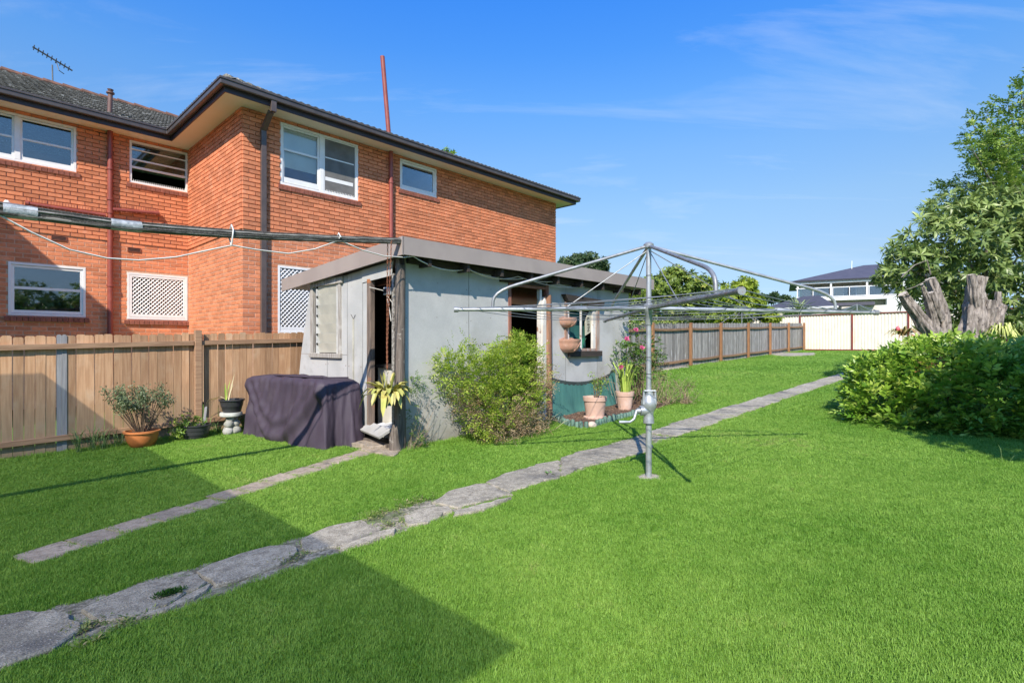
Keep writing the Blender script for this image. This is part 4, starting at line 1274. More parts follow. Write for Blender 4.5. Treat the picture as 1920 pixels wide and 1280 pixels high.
# front wall
Fq = lambda a, z: (a, SB, z)
d = (0, .035, 0)
sheet([Fq(4.06,.0),Fq(5.205,.0),Fq(5.205,2.62),Fq(4.06,2.62)], d)
sheet([Fq(5.212,.0),Fq(6.05,.0),Fq(6.05,2.62),Fq(5.212,2.62)], d)
sheet([Fq(6.055,2.42),Fq(7.02,2.44),Fq(7.02,2.62),Fq(6.055,2.62)], d)
sheet([Fq(7.06,.0),Fq(7.53,.0),Fq(7.53,2.62),Fq(7.06,2.62)], d)
sheet([Fq(7.535,.0),Fq(8.52,.0),Fq(8.52,1.40),Fq(7.535,1.40)], d)
sheet([Fq(7.535,2.30),Fq(8.52,2.30),Fq(8.52,2.62),Fq(7.535,2.62)], d)
sheet([Fq(8.525,.0),Fq(9.68,.0),Fq(9.68,2.62),Fq(8.525,2.62)], d)
b = MB(); b.box(6.045, 6.10, SB-.02, SB+.06, .15, 2.43); b.build('door_jamb', M_redjamb, shed, bevel=.004)
b = MB(); b.box(6.045, 7.0, SB-.025, SB+.05, 2.425, 2.50); b.build('door_head', M_redjamb, shed)
b = MB(); b.box(5.84, 6.92, SB-.05, SB-.005, 2.47, 2.60); b.build('lintel', M_darkwood, shed)
b = MB(); b.extr([(6.83,SB-.05,.12),(6.935,SB-.05,.12),(6.93,SB-.05,2.22),(6.90,SB-.05,2.30),(6.86,SB-.05,2.2),(6.84,SB-.05,1.6)], (0,.06,0)); b.build('peeling_board', M_peel, shed)
b = MB(); b.box(6.81, 6.86, SB-.012, SB+.055, .12, 2.42); b.build('door_jamb', M_peel, shed)
b = MB(); b.tube([(7.01,SB-.02,.05),(7.0,SB-.02,1.3),(7.01,SB-.02,2.34)], [.085,.075,.06], 10); b.build('split_post', M_rawpost, shed, smooth=60)
b = MB(); b.box(6.98, 7.04, SB-.015, SB+.05, 2.2, 2.52); b.build('post_top', M_redjamb, shed)
# front window
w = MB(); w.box(7.49,7.56,SB-.03,SB+.05,1.38,2.24); w.box(8.45,8.56,SB-.035,SB+.05,1.36,2.24); w.box(7.49,8.56,SB-.03,SB+.05,2.18,2.25); w.box(7.56,8.45,SB-.03,SB+.05,1.37,1.42)
win = w.build('front_window', mat('window_timber_brown', (.30,.17,.12), (.40,.34,.30), rough=.8, scale=5, stretch=(4,4,.6)), shed, bevel=.004)
b = MB(); b.box(7.565,7.62,SB-.015,SB+.03,1.42,2.18); b.box(8.36,8.445,SB-.02,SB+.03,1.42,2.18); b.box(7.93,7.965,SB-.045,SB-.02,1.40,2.28); b.build('sash', M_peel, win)
b = MB(); b.box(7.56,8.60,SB-.07,SB-.03,1.27,1.37); b.build('window_sill', M_darkwood, win)
b = MB(); b.extr([(7.40,SB-.10,2.38),(8.66,SB-.10,2.34),(8.60,SB-.10,2.23),(7.50,SB-.10,2.26)], (0,.10,0)); b.build('window_hood', M_darkwood, win)
M_teal = mat('teal_cloth', (0.02, 0.12, 0.11), (0.015, 0.09, 0.085), rough=.9)
b = MB(); b.box(7.66,8.36,SB+.16,SB+.17,1.42,2.1); b.build('curtain', M_teal, win)
b = MB(); b.lathe((8.08,SB+.07,1.425), [(.05,0),(.055,.05),(.10,.17),(.11,.19),(.095,.19)], 12); b.build('green_bowl', mat('green_glass', (.05,.33,.22), rough=.2), win, smooth=60)
# the number board hung inside the window
M_board = mat('cream_number_board', (.55,.52,.40), (.48,.45,.34), rough=.7)
nb = MB(); nb.extr([(8.17,SB+.02,1.66),(8.34,SB+.02,1.73),(8.36,SB+.02,2.10),(8.30,SB+.02,2.12),(8.20,SB+.02,2.0),(8.16,SB+.02,1.9)], (0,.012,0)); nbo = nb.build('number_board', M_board, win)
M_print = mat('dark_print', (.05,.05,.045), rough=.8)
def lettering(txt, loc, size, parent, m, rot, name='lettering', spacing=1.0):
    cu = bpy.data.curves.new(name, 'FONT'); cu.body = txt; cu.size = size; cu.align_x = 'CENTER'; cu.align_y = 'CENTER'; cu.extrude = .001; cu.space_character = spacing
    tmp = bpy.data.objects.new(name, cu); COL.objects.link(tmp)
    dg = bpy.context.evaluated_depsgraph_get(); me = bpy.data.meshes.new_from_object(tmp.evaluated_get(dg)); me.name = name
    bpy.data.objects.remove(tmp); me.materials.clear(); me.materials.append(m)
    o = bpy.data.objects.new(name, me); COL.objects.link(o); o.parent = parent
    oa, ob, oz = org(parent); o.location = (loc[0]-oa, loc[1]-ob, loc[2]-oz); o.rotation_euler = rot
    return o
lettering('96819', (8.265, SB+.016, 1.87), .115, shed, M_print, (math.pi/2, math.radians(-93), 0), 'number')
M_nail = mat('rusty_nail', (.20,.10,.06), rough=.8)
b = MB()
for a_ in (4.10,4.62,5.17,5.25,5.65,6.0,7.12,7.48,8.56,9.1,9.62):
    for z_ in (.5,.95,1.4,1.85,2.3):
        if 6.0 < a_ < 7.05: continue
        aa_ = a_+RNG.normal()*.006; zz_ = z_+RNG.normal()*.02; b.tube([(aa_,SB-.002,zz_),(aa_,SB+.01,zz_)], .006, 6)
for q_ in (6.66,6.99,7.08,7.6,7.68,8.1):
    for z_ in (.4,.8,1.2): b.tube([(SA-.002,q_,z_+RNG.normal()*.02),(SA+.01,q_,z_)], .006, 6)
b.build('nails', M_nail, shed)
b = MB()
for a_, z0_, z1_ in ((5.208,.1,2.55),(8.522,.2,1.38),(7.533,.2,1.38)): b.box(a_-.006, a_+.006, SB-.0015, SB+.03, z0_, z1_)
for q_, z0_, z1_ in ((7.035,.1,2.4),(6.617,.3,2.35),(7.635,.1,1.33)): b.box(SA-.0015, SA+.03, q_-.006, q_+.006, z0_, z1_)
b.build('joint_strip', mat('joint_filler', (.26,.26,.25), rough=.9), shed)
# dark inside: floor, back wall, ceiling
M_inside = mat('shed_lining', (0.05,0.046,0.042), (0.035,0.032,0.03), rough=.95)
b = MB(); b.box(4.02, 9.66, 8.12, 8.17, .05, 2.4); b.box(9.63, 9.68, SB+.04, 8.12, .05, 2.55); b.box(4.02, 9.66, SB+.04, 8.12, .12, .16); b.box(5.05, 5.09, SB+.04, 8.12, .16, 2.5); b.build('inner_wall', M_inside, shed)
# roof and fascias
b = MB(); b.add([(3.88,5.53,2.66),(10.24,5.53,2.70),(10.24,8.95,2.46),(3.88,8.95,2.44),(3.88,5.53,2.80),(10.24,5.53,2.84),(10.24,8.95,2.58),(3.88,8.95,2.56)], [(0,3,2,1),(4,5,6,7),(0,1,5,4),(1,2,6,5),(2,3,7,6),(3,0,4,7)]); b.build('roof', mat('shed_roof_metal', (.22,.2,.19), rough=.5), shed)
b = MB(); b.extr([(3.86,5.50,2.62),(10.26,5.50,2.655),(10.26,5.50,2.87),(3.86,5.50,2.845)], (0,.028,0)); b.build('fascia', M_shedfas, shed)
b = MB(); b.extr([(3.85,5.50,2.615),(3.85,9.0,2.395),(3.85,9.0,2.60),(3.85,5.50,2.845)], (.028,0,0)); b.build('fascia', M_shedfas, shed)
b = MB()
for k in range(9): b.box(4.3+k*.68, 4.345+k*.68, 5.54, 5.76, 2.52, 2.63)
b.build('rafter_ends', M_darkwood, shed)
b = MB(); b.box(4.1, 9.65, 5.70, 5.765, 2.56, 2.64); b.build('wall_plate', M_darkwood, shed)
b = MB(); b.box(4.05, 6.0, 5.60, 5.75, -.02, .145); b.build('footing', mat('footing', (.3,.27,.22), rough=.9, scale=8, bump=.4), shed)

# things inside the doorway on the end wall
M_cab = mat('cream_cabinet', (.62,.59,.52), (.55,.52,.46), rough=.5)
cb = thing('storage_cabinet', 'narrow cream metal cabinet just inside the open end doorway', 'cabinet', 4.35, 6.55, .16)
b = MB(); b.box(4.25,4.55,6.30,6.68,.16,1.16); b.build('body', M_cab, cb, bevel=.01)
b = MB(); b.box(4.22,4.57,6.28,6.70,1.16,1.21); b.build('top', M_darkwood, cb)
b = MB(); b.box(4.238,4.249,6.43,6.53,.93,.98); b.box(4.238,4.249,6.48,6.51,.83,.85); b.box(4.238,4.249,6.40,6.47,.70,.715); b.build('control_panel', M_dark, cb)
gb = thing('plastic_basket', 'bright green plastic basket on a shelf inside the shed', 'basket', 4.75, 6.2, 1.28)
b = MB(); b.lathe((4.75,6.17,1.28), [(.0,.0),(.11,.0),(.14,.16),(.15,.16),(.15,.18),(.125,.18)], 14); b.build('bowl', mat('bright_green_plastic', (.10,.42,.02), rough=.4), gb)
sf = thing('shelf', 'rough timber shelf holding the green basket in the dark shed', 'shelf', 4.8, 6.2, 1.2)
b = MB(); b.box(4.6,5.03,5.85,6.5,1.24,1.275); b.build('board', M_oldwood, sf)
b = MB(); b.box(4.62,4.66,5.86,5.90,.16,1.24); b.box(4.62,4.66,6.45,6.49,.16,1.24); b.build('legs', M_oldwood, sf)
sg = thing('old_cabinet_frame', 'dull grey frame lettered across its head inside the dark doorway', 'frame', 5.03, 6.2, .16)
b = MB(); b.box(4.99,5.03,5.86,5.91,.3,2.02); b.box(4.99,5.03,6.60,6.67,.3,2.02); b.box(4.99,5.03,5.86,6.67,1.94,2.04); b.build('frame', mat('dull_grey_paint', (.20,.20,.18), rough=.7), sg)
lettering('BAILEY', (4.985, 6.22, 1.985), .085, sg, mat('pale_letters', (.62,.60,.52), rough=.7), (math.pi/2, 0, -math.pi/2))
ws = thing('plastic_sheet', 'crumpled white plastic sheet on the doorway floor under the hanging cactus', 'plastic sheet', 4.2, 6.15, .34)
b = MB(); n = 9; vs = []; fs = []
for i in range(n):
    for j in range(n):
        vs.append((3.98+.45*i/(n-1), 5.88+.5*j/(n-1), .365+RNG.uniform(0,.028)+.045*i/(n-1)))
for i in range(n-1):
    for j in range(n-1): fs.append((i*n+j,(i+1)*n+j,(i+1)*n+j+1,i*n+j+1))
b.add(vs, fs); b.build('sheet', mat('white_plastic', (.66,.67,.70), rough=.35), ws, fix=False)
bl = thing('blue_tub', 'blue tub half hidden behind the hanging cactus', 'tub', 4.33, 6.16, .42)
b = MB(); b.lathe((4.33,6.15,.46), [(.0,0),(.14,0),(.17,.24),(.18,.24)], 14); b.build('tub', mat('blue_plastic', (.03,.17,.36), rough=.4), bl)

# ------------------------------------------------------------------ covered barbecue
M_cover = mat('plum_cover_cloth', (0.060, 0.045, 0.066), (0.05, 0.037, 0.056), rough=0.62, scale=3, bump=.12, bscale=260, spec=.4, stain=(.085,.068,.088), stain_scale=2.5, stain_at=(.5,.8))
M_grid = None
bq = thing('covered_barbecue', 'dark plum cloth cover draped over a boxy barbecue against the shed', 'barbecue', 3.62, 7.6)
T = [np.array(p) for p in ((3.40,6.70),(3.88,6.57),(3.90,8.62),(3.20,8.70))]   # near corner, right, back, far left
def perim(t):
    L_ = [np.hypot(*(T[(i+1)%4]-T[i])) for i in range(4)]; tot = sum(L_); s = t*tot
    for i in range(4):
        if s <= L_[i] or i == 3:
            f = s/L_[i]; p = T[i]*(1-f)+T[(i+1)%4]*f
            dd = (T[(i+1)%4]-T[i])/L_[i]; nrm_ = np.array([dd[1], -dd[0]])
            return p, nrm_, i, f
        s -= L_[i]
vs = []; fs = []; NP = 220; NR = 26
cen = sum(T)/4
ztop = 1.02
for r in range(NR+1):
    for k in range(NP):
        p, nn, sd, f = perim(k/NP)
        cr = min(f, 1-f)*np.hypot(*(T[(sd+1)%4]-T[sd]))
        if r == 0: q = cen + (p-cen)*.55; z = ztop + .01*math.sin(k*.3); out = 0
        elif r == 1: q = cen + (p-cen)*.93; z = ztop-.004 + .012*math.sin(k*.21+1)
        else:
            h = (r-1)/(NR-1)                                     # 0 at the top edge, 1 at the hem
            flare = .13*h**1.2
            out = .012 + flare*.75
            fold = math.sin(f*11+1.1*math.sin(f*5+sd)+sd*1.7)*.5 + math.sin(f*27+sd*2.1+h*1.2)*.3 + .35*math.sin(f*6.1 - h*3.0)
            out += .062*fold*h**.75 + .012*math.sin(f*61+h*9+sd)*math.sin(f*23-h*5) + .03*(abs(math.sin(f*8.5+h*1.6+sd))-.6)*h + .014*(abs(math.sin(f*21-h*3.1+sd*2))-.6)
            if sd == 3:                                          # long face: a deep sag swinging from corner to corner
                g = 1-f                                          # 0 at the near corner
                arc = (h - .15 - .75*math.sin(math.pi*min(1, max(0, (f-.05)/.9)))**1.0)
                out += .055*math.exp(-(arc/.10)**2) - .045*math.exp(-((arc-.22)/.12)**2) + .03*math.exp(-((arc+.25)/.07)**2)
            if sd == 0:
                out += .045*math.sin(f*9+.5)*h - .02*math.exp(-((f-.35)/.07)**2)*h
            out *= 1.0
            q = p + nn*out
            if cr < .10: q = p + (p-cen)/np.hypot(*(p-cen))*out*1.15 if cr < .012 else q
            z = ztop - .02 - h*(ztop-.02-gz(q[0])+.015) - (.012*math.sin(f*7+sd) if r == 2 else 0)
        vs.append((q[0], q[1], z))
for r in range(NR):
    for k in range(NP):
        k2 = (k+1) % NP
        fs.append((r*NP+k, r*NP+k2, (r+1)*NP+k2, (r+1)*NP+k))
fs.append(tuple(range(NP-1,-1,-1)))
b = MB(); b.add(vs, fs); o = b.build('cover', M_cover, bq, smooth=180)
sm = o.modifiers.new('smooth', 'SMOOTH'); sm.factor = .5; sm.iterations = 1
b = MB(); b.obox((3.36,8.1,ztop+.012),(3.5,6.85,ztop+.02),.035,.022,up=(0,0,1)); b.obox((3.5,6.85,ztop+.02),(3.8,6.7,ztop+.015),.03,.02); b.build('hem_seam', M_cover, bq, bevel=.008)

# ------------------------------------------------------------------ weathered pole and cable from shed to the house
M_pole = mat('weathered_black_timber', (0.16, 0.15, 0.135), (0.06, 0.057, 0.05), rough=.95, scale=9, stretch=(9,1.2,9), bump=.8, bscale=70, bstretch=(14,1.2,14))
M_pole2 = mat('grey_timber_fibre', (0.30, 0.285, 0.25), (0.075, 0.07, 0.062), rough=.95, scale=6, bump=.6, bscale=90, rnd=.35)
def between_(p, q, f): return tuple(np.array(p)*(1-f)+np.array(q)*f)
wp = thing('timber_pole', 'long blackened timber pole running from the shed roof corner across the yard', 'pole', .2, 3.7, 0)
PBL = 5.55
pw_ = [((760,452),11),((640,448.5),12.5),((500,442.5),14.5),((370,434),17),((240,424),20),((100,405.5),23.5),((0,392.5),27)]
pts = [PB(*p, PBL) for p, w in pw_]; PR_ = [w/2*xy(q[0], q[1])[1]/F_ for q, (p, w) in zip(pts, pw_)]
pts[0] = (pts[0][0]+.02, pts[0][1], pts[0][2]); e_ = np.array(pts[-1])-np.array(pts[-2]); e_ = e_/abs(e_[0])
pts.append(tuple(np.array(pts[-1])+e_*1.2)); PR_.append(PR_[-1]); pts.append((-3.53, PBL, pts[-1][2]-.22)); PR_.append(PR_[-1])
b = MB(); b.tube(pts, [r*.86 for r in PR_], 12); sh_ = b.build('shaft', M_pole, wp, smooth=60)
fine_ = []
for i in range(len(pts)-1):
    for j in range(5): fine_.append((between_(pts[i], pts[i+1], j/5), PR_[i]+(PR_[i+1]-PR_[i])*j/5))
fine_.append((pts[-1], PR_[-1]))
sd_ = np.array([0.,-1.,0.]); ud_ = np.array([-.1,0.,.995])
for k in range(15):
    b = MB(); a_ = 2*math.pi*k/15; w_ = RNG.uniform(.14,.24); off_ = RNG.uniform(.80,.98); tw_ = RNG.normal()*.02; rr_ = RNG.uniform(-.1,.1,len(fine_))
    b.tube([np.array(p)+(sd_*math.cos(a_+tw_*i+rr_[i]*.4)+ud_*math.sin(a_+tw_*i+rr_[i]*.4))*r*off_ for i, (p, r) in enumerate(fine_)], [r*w_*(1+rr_[i]) for i, (p, r) in enumerate(fine_)], 6); b.build('fibre', M_pole2 if k % 3 else M_pole, sh_, smooth=60)
M_tape = mat('silver_tape', (.48,.50,.51), (.26,.28,.29), rough=.4, scale=20, stretch=(1,1,1), bump=.6, bscale=60)
def between(p, q, f): return tuple(np.array(p)*(1-f)+np.array(q)*f)
for (x0_, x1_) in ((5,70),(207,265)):
    q_ = [PB(x_, np.interp(x_, [0,100,240,370], [392.5,405.5,424,434]), PBL) for x_ in (x0_, (x0_+x1_)/2, x1_)]
    b = MB(); b.tube(q_, [np.interp(x_, [0,100,240,370], [27,23.5,20,17])/2*1.06*xy(q[0],q[1])[1]/F_ for x_, q in zip((x0_, (x0_+x1_)/2, x1_), q_)], 14); b.build('tape_wrap', M_tape, wp, smooth=60)
b = MB(); b.obox((3.90,5.60,2.76),(3.97,5.66,2.52),.05,.03,up=(1,0,0)); b.build('bracket', M_dark, wp)
PTS_POLE = list(pts)
def sag(p, q, d, n=14):
    p, q = np.array(p), np.array(q)
    return [tuple(p*(1-t)+q*t - np.array([0,0,d*4*t*(1-t)])) for t in np.linspace(0, 1, n)]
M_cable = mat('white_cable', (.72,.70,.66), (.62,.60,.56), rough=.5)
wc = thing('white_cable', 'thin white cable looping below the timber pole and along the shed eave', 'cable', 2, 5, 0)
cpx = [(-60,380),(0,404),(60,436),(130,468),(200,484),(260,488),(330,482),(400,467),(435,460),(480,468),(540,475.5),(590,467),(636,450.5),(680,469),(720,480),(757,482.5),(775,480.5)]
cp = [(-3.5,PBL,2.6)] + [PB(*p, PBL-.02) for p in cpx]
Qc = cp[-1]
cp += sag(Qc,(5.1,5.66,2.58),.085)[1:] + sag((5.1,5.66,2.58),(6.15,5.66,2.57),.085)[1:] + sag((6.15,5.66,2.57),(7.0,5.66,2.56),.03)[1:] + sag((7.0,5.66,2.56),(7.95,5.66,2.55),.05)[1:]
b = MB(); b.tube(cp, .0075, 6); b.build('cable', M_cable, wc, smooth=60)
b = MB()
for (x_, y0_, y1_) in ((434,460,432),(635,450,446)):
    Q = PB(x_, y0_, PBL-.02); tp_ = PB(x_, y1_, PBL)
    b.tube([Q, (Q[0],PBL-.055,(Q[2]+tp_[2])/2+.02), (tp_[0],PBL-.05,tp_[2]), (tp_[0],PBL,tp_[2]+.055), (tp_[0],PBL+.05,tp_[2]), (Q[0],PBL+.04,(Q[2]+tp_[2])/2), Q], .007, 6)
b.build('cable_tie', M_cable, wc, smooth=60)
b = MB(); b.tube(sag((5.1,5.64,2.565),(6.3,5.64,2.55),.06)+sag((6.3,5.64,2.55),(7.9,5.64,2.54),.06)[1:], .006, 6); b.build('second_cable', M_cable, wc, smooth=60)

# ------------------------------------------------------------------ rotary clothesline
M_galv = mat('galvanised_steel', (.50,.52,.54), (.38,.40,.42), rough=.42, scale=12, metal=.55, spec=.5, bump=.1, bscale=150)
M_galvd = mat('dull_galvanised', (.33,.345,.36), (.23,.24,.25), rough=.5, scale=14, metal=.5, stain=(.24,.14,.09), stain_scale=4, stain_at=(.66,.8))
def rotary(ca, cb, z0, zarm, ztop, arms, name, label, r=1.0, full=True, group=None):
    t = thing(name, label, 'clothesline', ca, cb, z0, group=group)
    X0, Y0 = xy(ca, cb)
    H = ztop-z0
    b = MB(); b.tube([(ca,cb,z0-.1),(ca,cb,z0+.62*r)], .030*r, 14); b.build('post', M_galv, t, smooth=50)
    b = MB(); b.tube([(ca,cb,z0+.60*r),(ca,cb,ztop)], .026*r, 14); b.build('inner_post', M_galv, t, smooth=50)
    tips = []
    for (dx, dy, dz) in arms:
        a1, b1 = ab(X0+dx, Y0+dy); tips.append((a1, b1, zarm+dz))
    hub = (ca, cb, zarm)
    for k, tp in enumerate(tips):
        b = MB(); b.tube([(ca+(tp[0]-ca)*.02, cb+(tp[1]-cb)*.02, zarm), between(hub,tp,.5), tp], [.021*r,.021*r,.018*r], 12); ao = b.build('arm', M_galv if k % 2 == 0 else M_galvd, t, smooth=50)
        b = MB(); e = np.array(tp)-np.array(hub); e /= np.linalg.norm(e)
        b.tube([np.array(tp)-e*.03, np.array(tp)+e*.012], .027*r, 10); b.build('end_cap', M_galvd, ao, smooth=50)
        bp = np.array(between(hub, tp, .815)); pt = np.array([ca, cb, ztop-.02])
        knee = bp + np.array([0,0,.08*r]) - e*.004
        tgt = bp+np.array([0,0,.20*r])-e*.10*r; k2 = pt*.10+tgt*.90; k3 = tgt*.93+pt*.07*0+bp*.07
        b = MB(); b.tube([pt, pt*.5+k2*.5, k2]+[(1-f)**2*k2+2*f*(1-f)*(tgt+e*.085*r+np.array([0,0,-.02*r]))+f*f*knee for f in (.2,.4,.6,.8,1.)]+[bp], .0165*r, 10); b.build('brace', M_galv if k < 2 else M_galvd, t, smooth=50)
        m = between(hub, tp, .45)
        b = MB(); b.tube([(ca, cb, ztop-.06), m], .005*r, 6); b.build('stay', M_galvd, t)
    M_wire = M_galvd
    for f in (.34, .45, .56, .67, .78, .89, .98):
        b = MB()
        for k in range(4):
            p = between(hub, tips[k], f); q = between(hub, tips[(k+1) % 4], f)
            b.tube(sag((p[0],p[1],p[2]+.018), (q[0],q[1],q[2]+.018), .035*RNG.uniform(.3,1.6), 8), .0036*max(r,1), 5, cap=False)
        b.build('line', M_wire, t)
    if full:
        b = MB(); b.lathe((ca,cb,zarm-.17), [(.032,0),(.036,.01),(.036,.12),(.046,.13),(.046,.21),(.03,.22)], 16, True); b.build('hub', M_galv, t, smooth=45)
        b = MB(); b.lathe((ca,cb,ztop-.05), [(.03,0),(.05,.01),(.052,.045),(.03,.065)], 16, True); b.build('cap', M_galv, t, smooth=45)
        # gearbox with its crank
        z = z0+.55
        gbx = MB(); gbx.lathe((ca,cb,z), [(.048,0),(.055,.005),(.052,.06),(.046,.10),(.055,.13),(.074,.17),(.078,.20),(.074,.235),(.055,.27),(.05,.29),(.05,.335),(.034,.34)], 20, True)
        go = gbx.build('gearbox', M_galv, t, smooth=40)
        lx, ly = ab(X0-.09, Y0-.01); ex, ey = ab(X0-.17, Y0-.05)
        b = MB(); b.tube([(ca,cb,z+.14),(lx,ly,z+.13)], [.055,.05], 12); b.tube([(lx,ly,z+.13), ab(X0-.125,Y0-.01)+(z+.13,)], .028, 10); b.build('crank_housing', M_galv, go, smooth=45)
        b = MB(); p1 = ab(X0-.125,Y0-.015)+(z+.14,); p2 = ab(X0-.155,Y0-.03)+(z+.05,); p3 = ab(X0-.20,Y0-.04)+(z+.02,); p4 = ab(X0-.31,Y0-.04)+(z+.02,)
        b.tube([p1,p2,p3,p4], [.016,.014,.014,.017], 10); b.build('crank_handle', M_galv, t, smooth=60)
        b = MB()
        for sgn in (-1, 1):
            bx, by = ab(X0+sgn*.058, Y0-.035); b.tube([(bx,by,z+.20),(bx,by,z+.335)], [.018,.010], 8)
        q1 = ab(X0-.06,Y0-.045)+(z+.335,); q2 = ab(X0+.06,Y0-.045)+(z+.335,); b.tube([q1,q2], .009, 6)
        b.build('yoke', M_galv, go, smooth=50)
        b = MB()
        for zz_ in (1.05, 1.22, 2.05): b.lathe((ca,cb,z0+zz_), [(.0275,0),(.0295,.003),(.0275,.006)], 14)
        b.build('wire_tie', M_dark, t)
    return t
grit(M_galv, (.22,.15,.10), 38, .63, .74); grit(M_galvd, (.26,.15,.09), 22, .58, .72)
rotary(4.87, 2.67, gz(4.87), 1.863, 2.52, [(2.42,.14,-.035),(-.06,2.2,-.03),(-1.94,-.28,-.03),(.02,-2.12,-.035)], 'rotary_clothesline', 'large galvanised rotary clothesline standing on the lawn')
# smaller lines in gardens beyond
c1 = PY(1607, 640, 38.5); rotary(c1[0], c1[1], 1.2, 3.45, 4.42, [(2.5,.6,0),(-.6,2.5,0),(-2.5,-.6,0),(.6,-2.5,0)], 'rotary_clothesline', 'small distant rotary clothesline rising behind the cream fence below the balcony', r=1.3, full=False)
c2 = PY(1391, 640, 30.0); rotary(c2[0], c2[1], 1.0, 2.45, 3.55, [(1.8,.3,0),(-.3,1.8,0),(-1.8,-.3,0),(.3,-1.8,0)], 'rotary_clothesline', 'thin neighbouring clothesline poking above the grey paling fence', r=.75, full=False)
# ------------------------------------------------------------------ pots and small garden things
M_orange = mat('glazed_terracotta', (.56,.20,.07), (.48,.155,.05), rough=.35, scale=4, spec=.5)
M_terra = mat('pale_terracotta', (.62,.42,.33), (.55,.36,.28), rough=.75, scale=6, stain=(.68,.52,.44), stain_scale=4)
M_planter = mat('salmon_plastic', (.60,.33,.235), (.52,.28,.20), rough=.55, scale=5, stain=(.66,.42,.33), stain_scale=5)
M_blackpot = mat('charcoal_plastic', (.045,.047,.052), (.035,.036,.04), rough=.42, scale=5)
M_potsoil = mat('potting_soil', (.06,.042,.03), (.03,.022,.016), rough=.95, scale=40, bump=.6)
M_stem = mat('brown_stem', (.17,.115,.075), (.11,.075,.05), rough=.9, scale=20)
M_twig = mat('dry_twig', (.36,.27,.185), (.25,.18,.12), rough=.9, scale=20)
L_sage = leafmat('sage_leaf', (.10,.15,.075), (.21,.27,.13), (.40,.42,.28), trans=.25)
L_lime = leafmat('lime_leaf', (.14,.26,.03), (.30,.42,.07), trans=.35)
L_mid = leafmat('garden_leaf', (.06,.14,.025), (.15,.27,.05), (.28,.32,.08), trans=.3)
L_bush = leafmat('bright_fern_leaf', (.19,.32,.028), (.43,.54,.075), (.52,.55,.13), trans=.38)
L_dry = leafmat('dry_leaf', (.30,.21,.12), (.45,.34,.20), (.50,.30,.15), trans=.25)
L_strap = leafmat('strap_leaf', (.20,.34,.04), (.42,.52,.10), trans=.35)
M_cactus = mat('yellow_cactus_leaf', (.46,.40,.11), (.34,.36,.08), rough=.5, scale=6, rnd=.22, stain=(.50,.38,.20), stain_scale=7)
M_strap = mat('lily_blade', (.27,.40,.06), (.40,.50,.10), rough=.45, scale=5, rnd=.22)
M_pale = mat('withered_leaf', (.55,.48,.30), (.45,.38,.22), rough=.7, scale=8, rnd=.15)

def pot(t, a, q, z, prof, m, n=28, soil=None, extra=None):
    b = MB(); b.lathe((a, q, z), prof, n); o = b.build('pot', m, t, smooth=40)
    if soil:
        b = MB(); b.lathe((a, q, z+soil[1]), [(.001,.01),(soil[0]*.6,.012),(soil[0],0)], 16); b.build('soil', M_potsoil, t)
    return o
def stems(t, a, q, z, n, h, spread, r, m, name='stems', bend=.3, seed=None):
    b = MB(); tips = []
    for k in range(n):
        an = RNG.uniform(0, 2*math.pi); s = spread*math.sqrt(RNG.random()); hh = h*RNG.uniform(.65, 1.0)
        e = np.array([a+s*math.cos(an), q+s*math.sin(an), z+hh]); p = np.array([a+s*.18*math.cos(an), q+s*.18*math.sin(an), z])
        mdl = p*.5+e*.5 + np.array([RNG.normal()*.03, RNG.normal()*.03, h*.06])
        b.tube([p, p*.5+mdl*.5, mdl, mdl*.5+e*.5+np.array([0,0,.02*h]), e], [r, r*.9, r*.75, r*.6, r*.4], 5)
        tips.append((p, mdl, e))
    b.build(name, m, t, smooth=60)
    return tips

# orange bowl with a grey-green shrub
pa, pq = 1.84, 8.86
t = thing('potted_shrub', 'wide glazed orange bowl holding a silvery green shrub by the paling fence', 'potted plant', pa, pq)
pot(t, pa, pq, gz(pa), [(.10,0),(.145,.03),(.18,.10),(.197,.17),(.20,.205),(.222,.212),(.222,.236),(.198,.24),(.19,.21)], M_orange, soil=(.19,.205))
tp = stems(t, pa, pq, gz(pa)+.2, 26, .66, .44, .0065, M_stem)
tp = [(p, m_+np.array([.06,0,0])*0, e) for p, m_, e in tp]
lv = Leaves()
for p, mdl, e in tp:
    for f in np.linspace(.35, 1.0, 12):
        c = mdl*(1-f)+e*f if f > .2 else p
        k = 8; P = np.tile(c, (k,1)) + RNG.normal(size=(k,3))*.028; D = rand_dirs(k) + np.array([0,0,.5])
        lv.add(P, D, rand_dirs(k)+UP, RNG.uniform(.026,.046,k), .018)
lv.build('foliage', L_sage, t)

# black tub with a lime plant
pa, pq = 2.53, 8.92
t = thing('potted_plant', 'ribbed charcoal tub with lime green leaves next to the orange bowl', 'potted plant', pa, pq)
pot(t, pa, pq, gz(pa), [(.14,0),(.15,.01),(.165,.07),(.172,.075),(.18,.13),(.186,.135),(.195,.20),(.21,.203),(.21,.218),(.19,.22),(.18,.18)], M_blackpot, soil=(.185,.18))
lv = Leaves(); P, Nn = lump_points([(pa-.1,pq-.02,gz(pa)+.26,.24,.17,.16),(pa-.22,pq-.02,gz(pa)+.17,.12,.12,.12)], 70, .3, 1.0)
rosettes(lv, P, Nn+UP*.5, 6, .05, .024)
lv.build('foliage', L_lime, t); stems(t, pa-.05, pq, gz(pa)+.18, 8, .22, .16, .006, M_stem)
b = MB(); b.obox((pa+.10,pq-.02,gz(pa)+.16),(pa+.16,pq+.08,gz(pa)+.46),.08,.015,up=(1,0,0)); b.build('grey_slat', M_greypal, t)

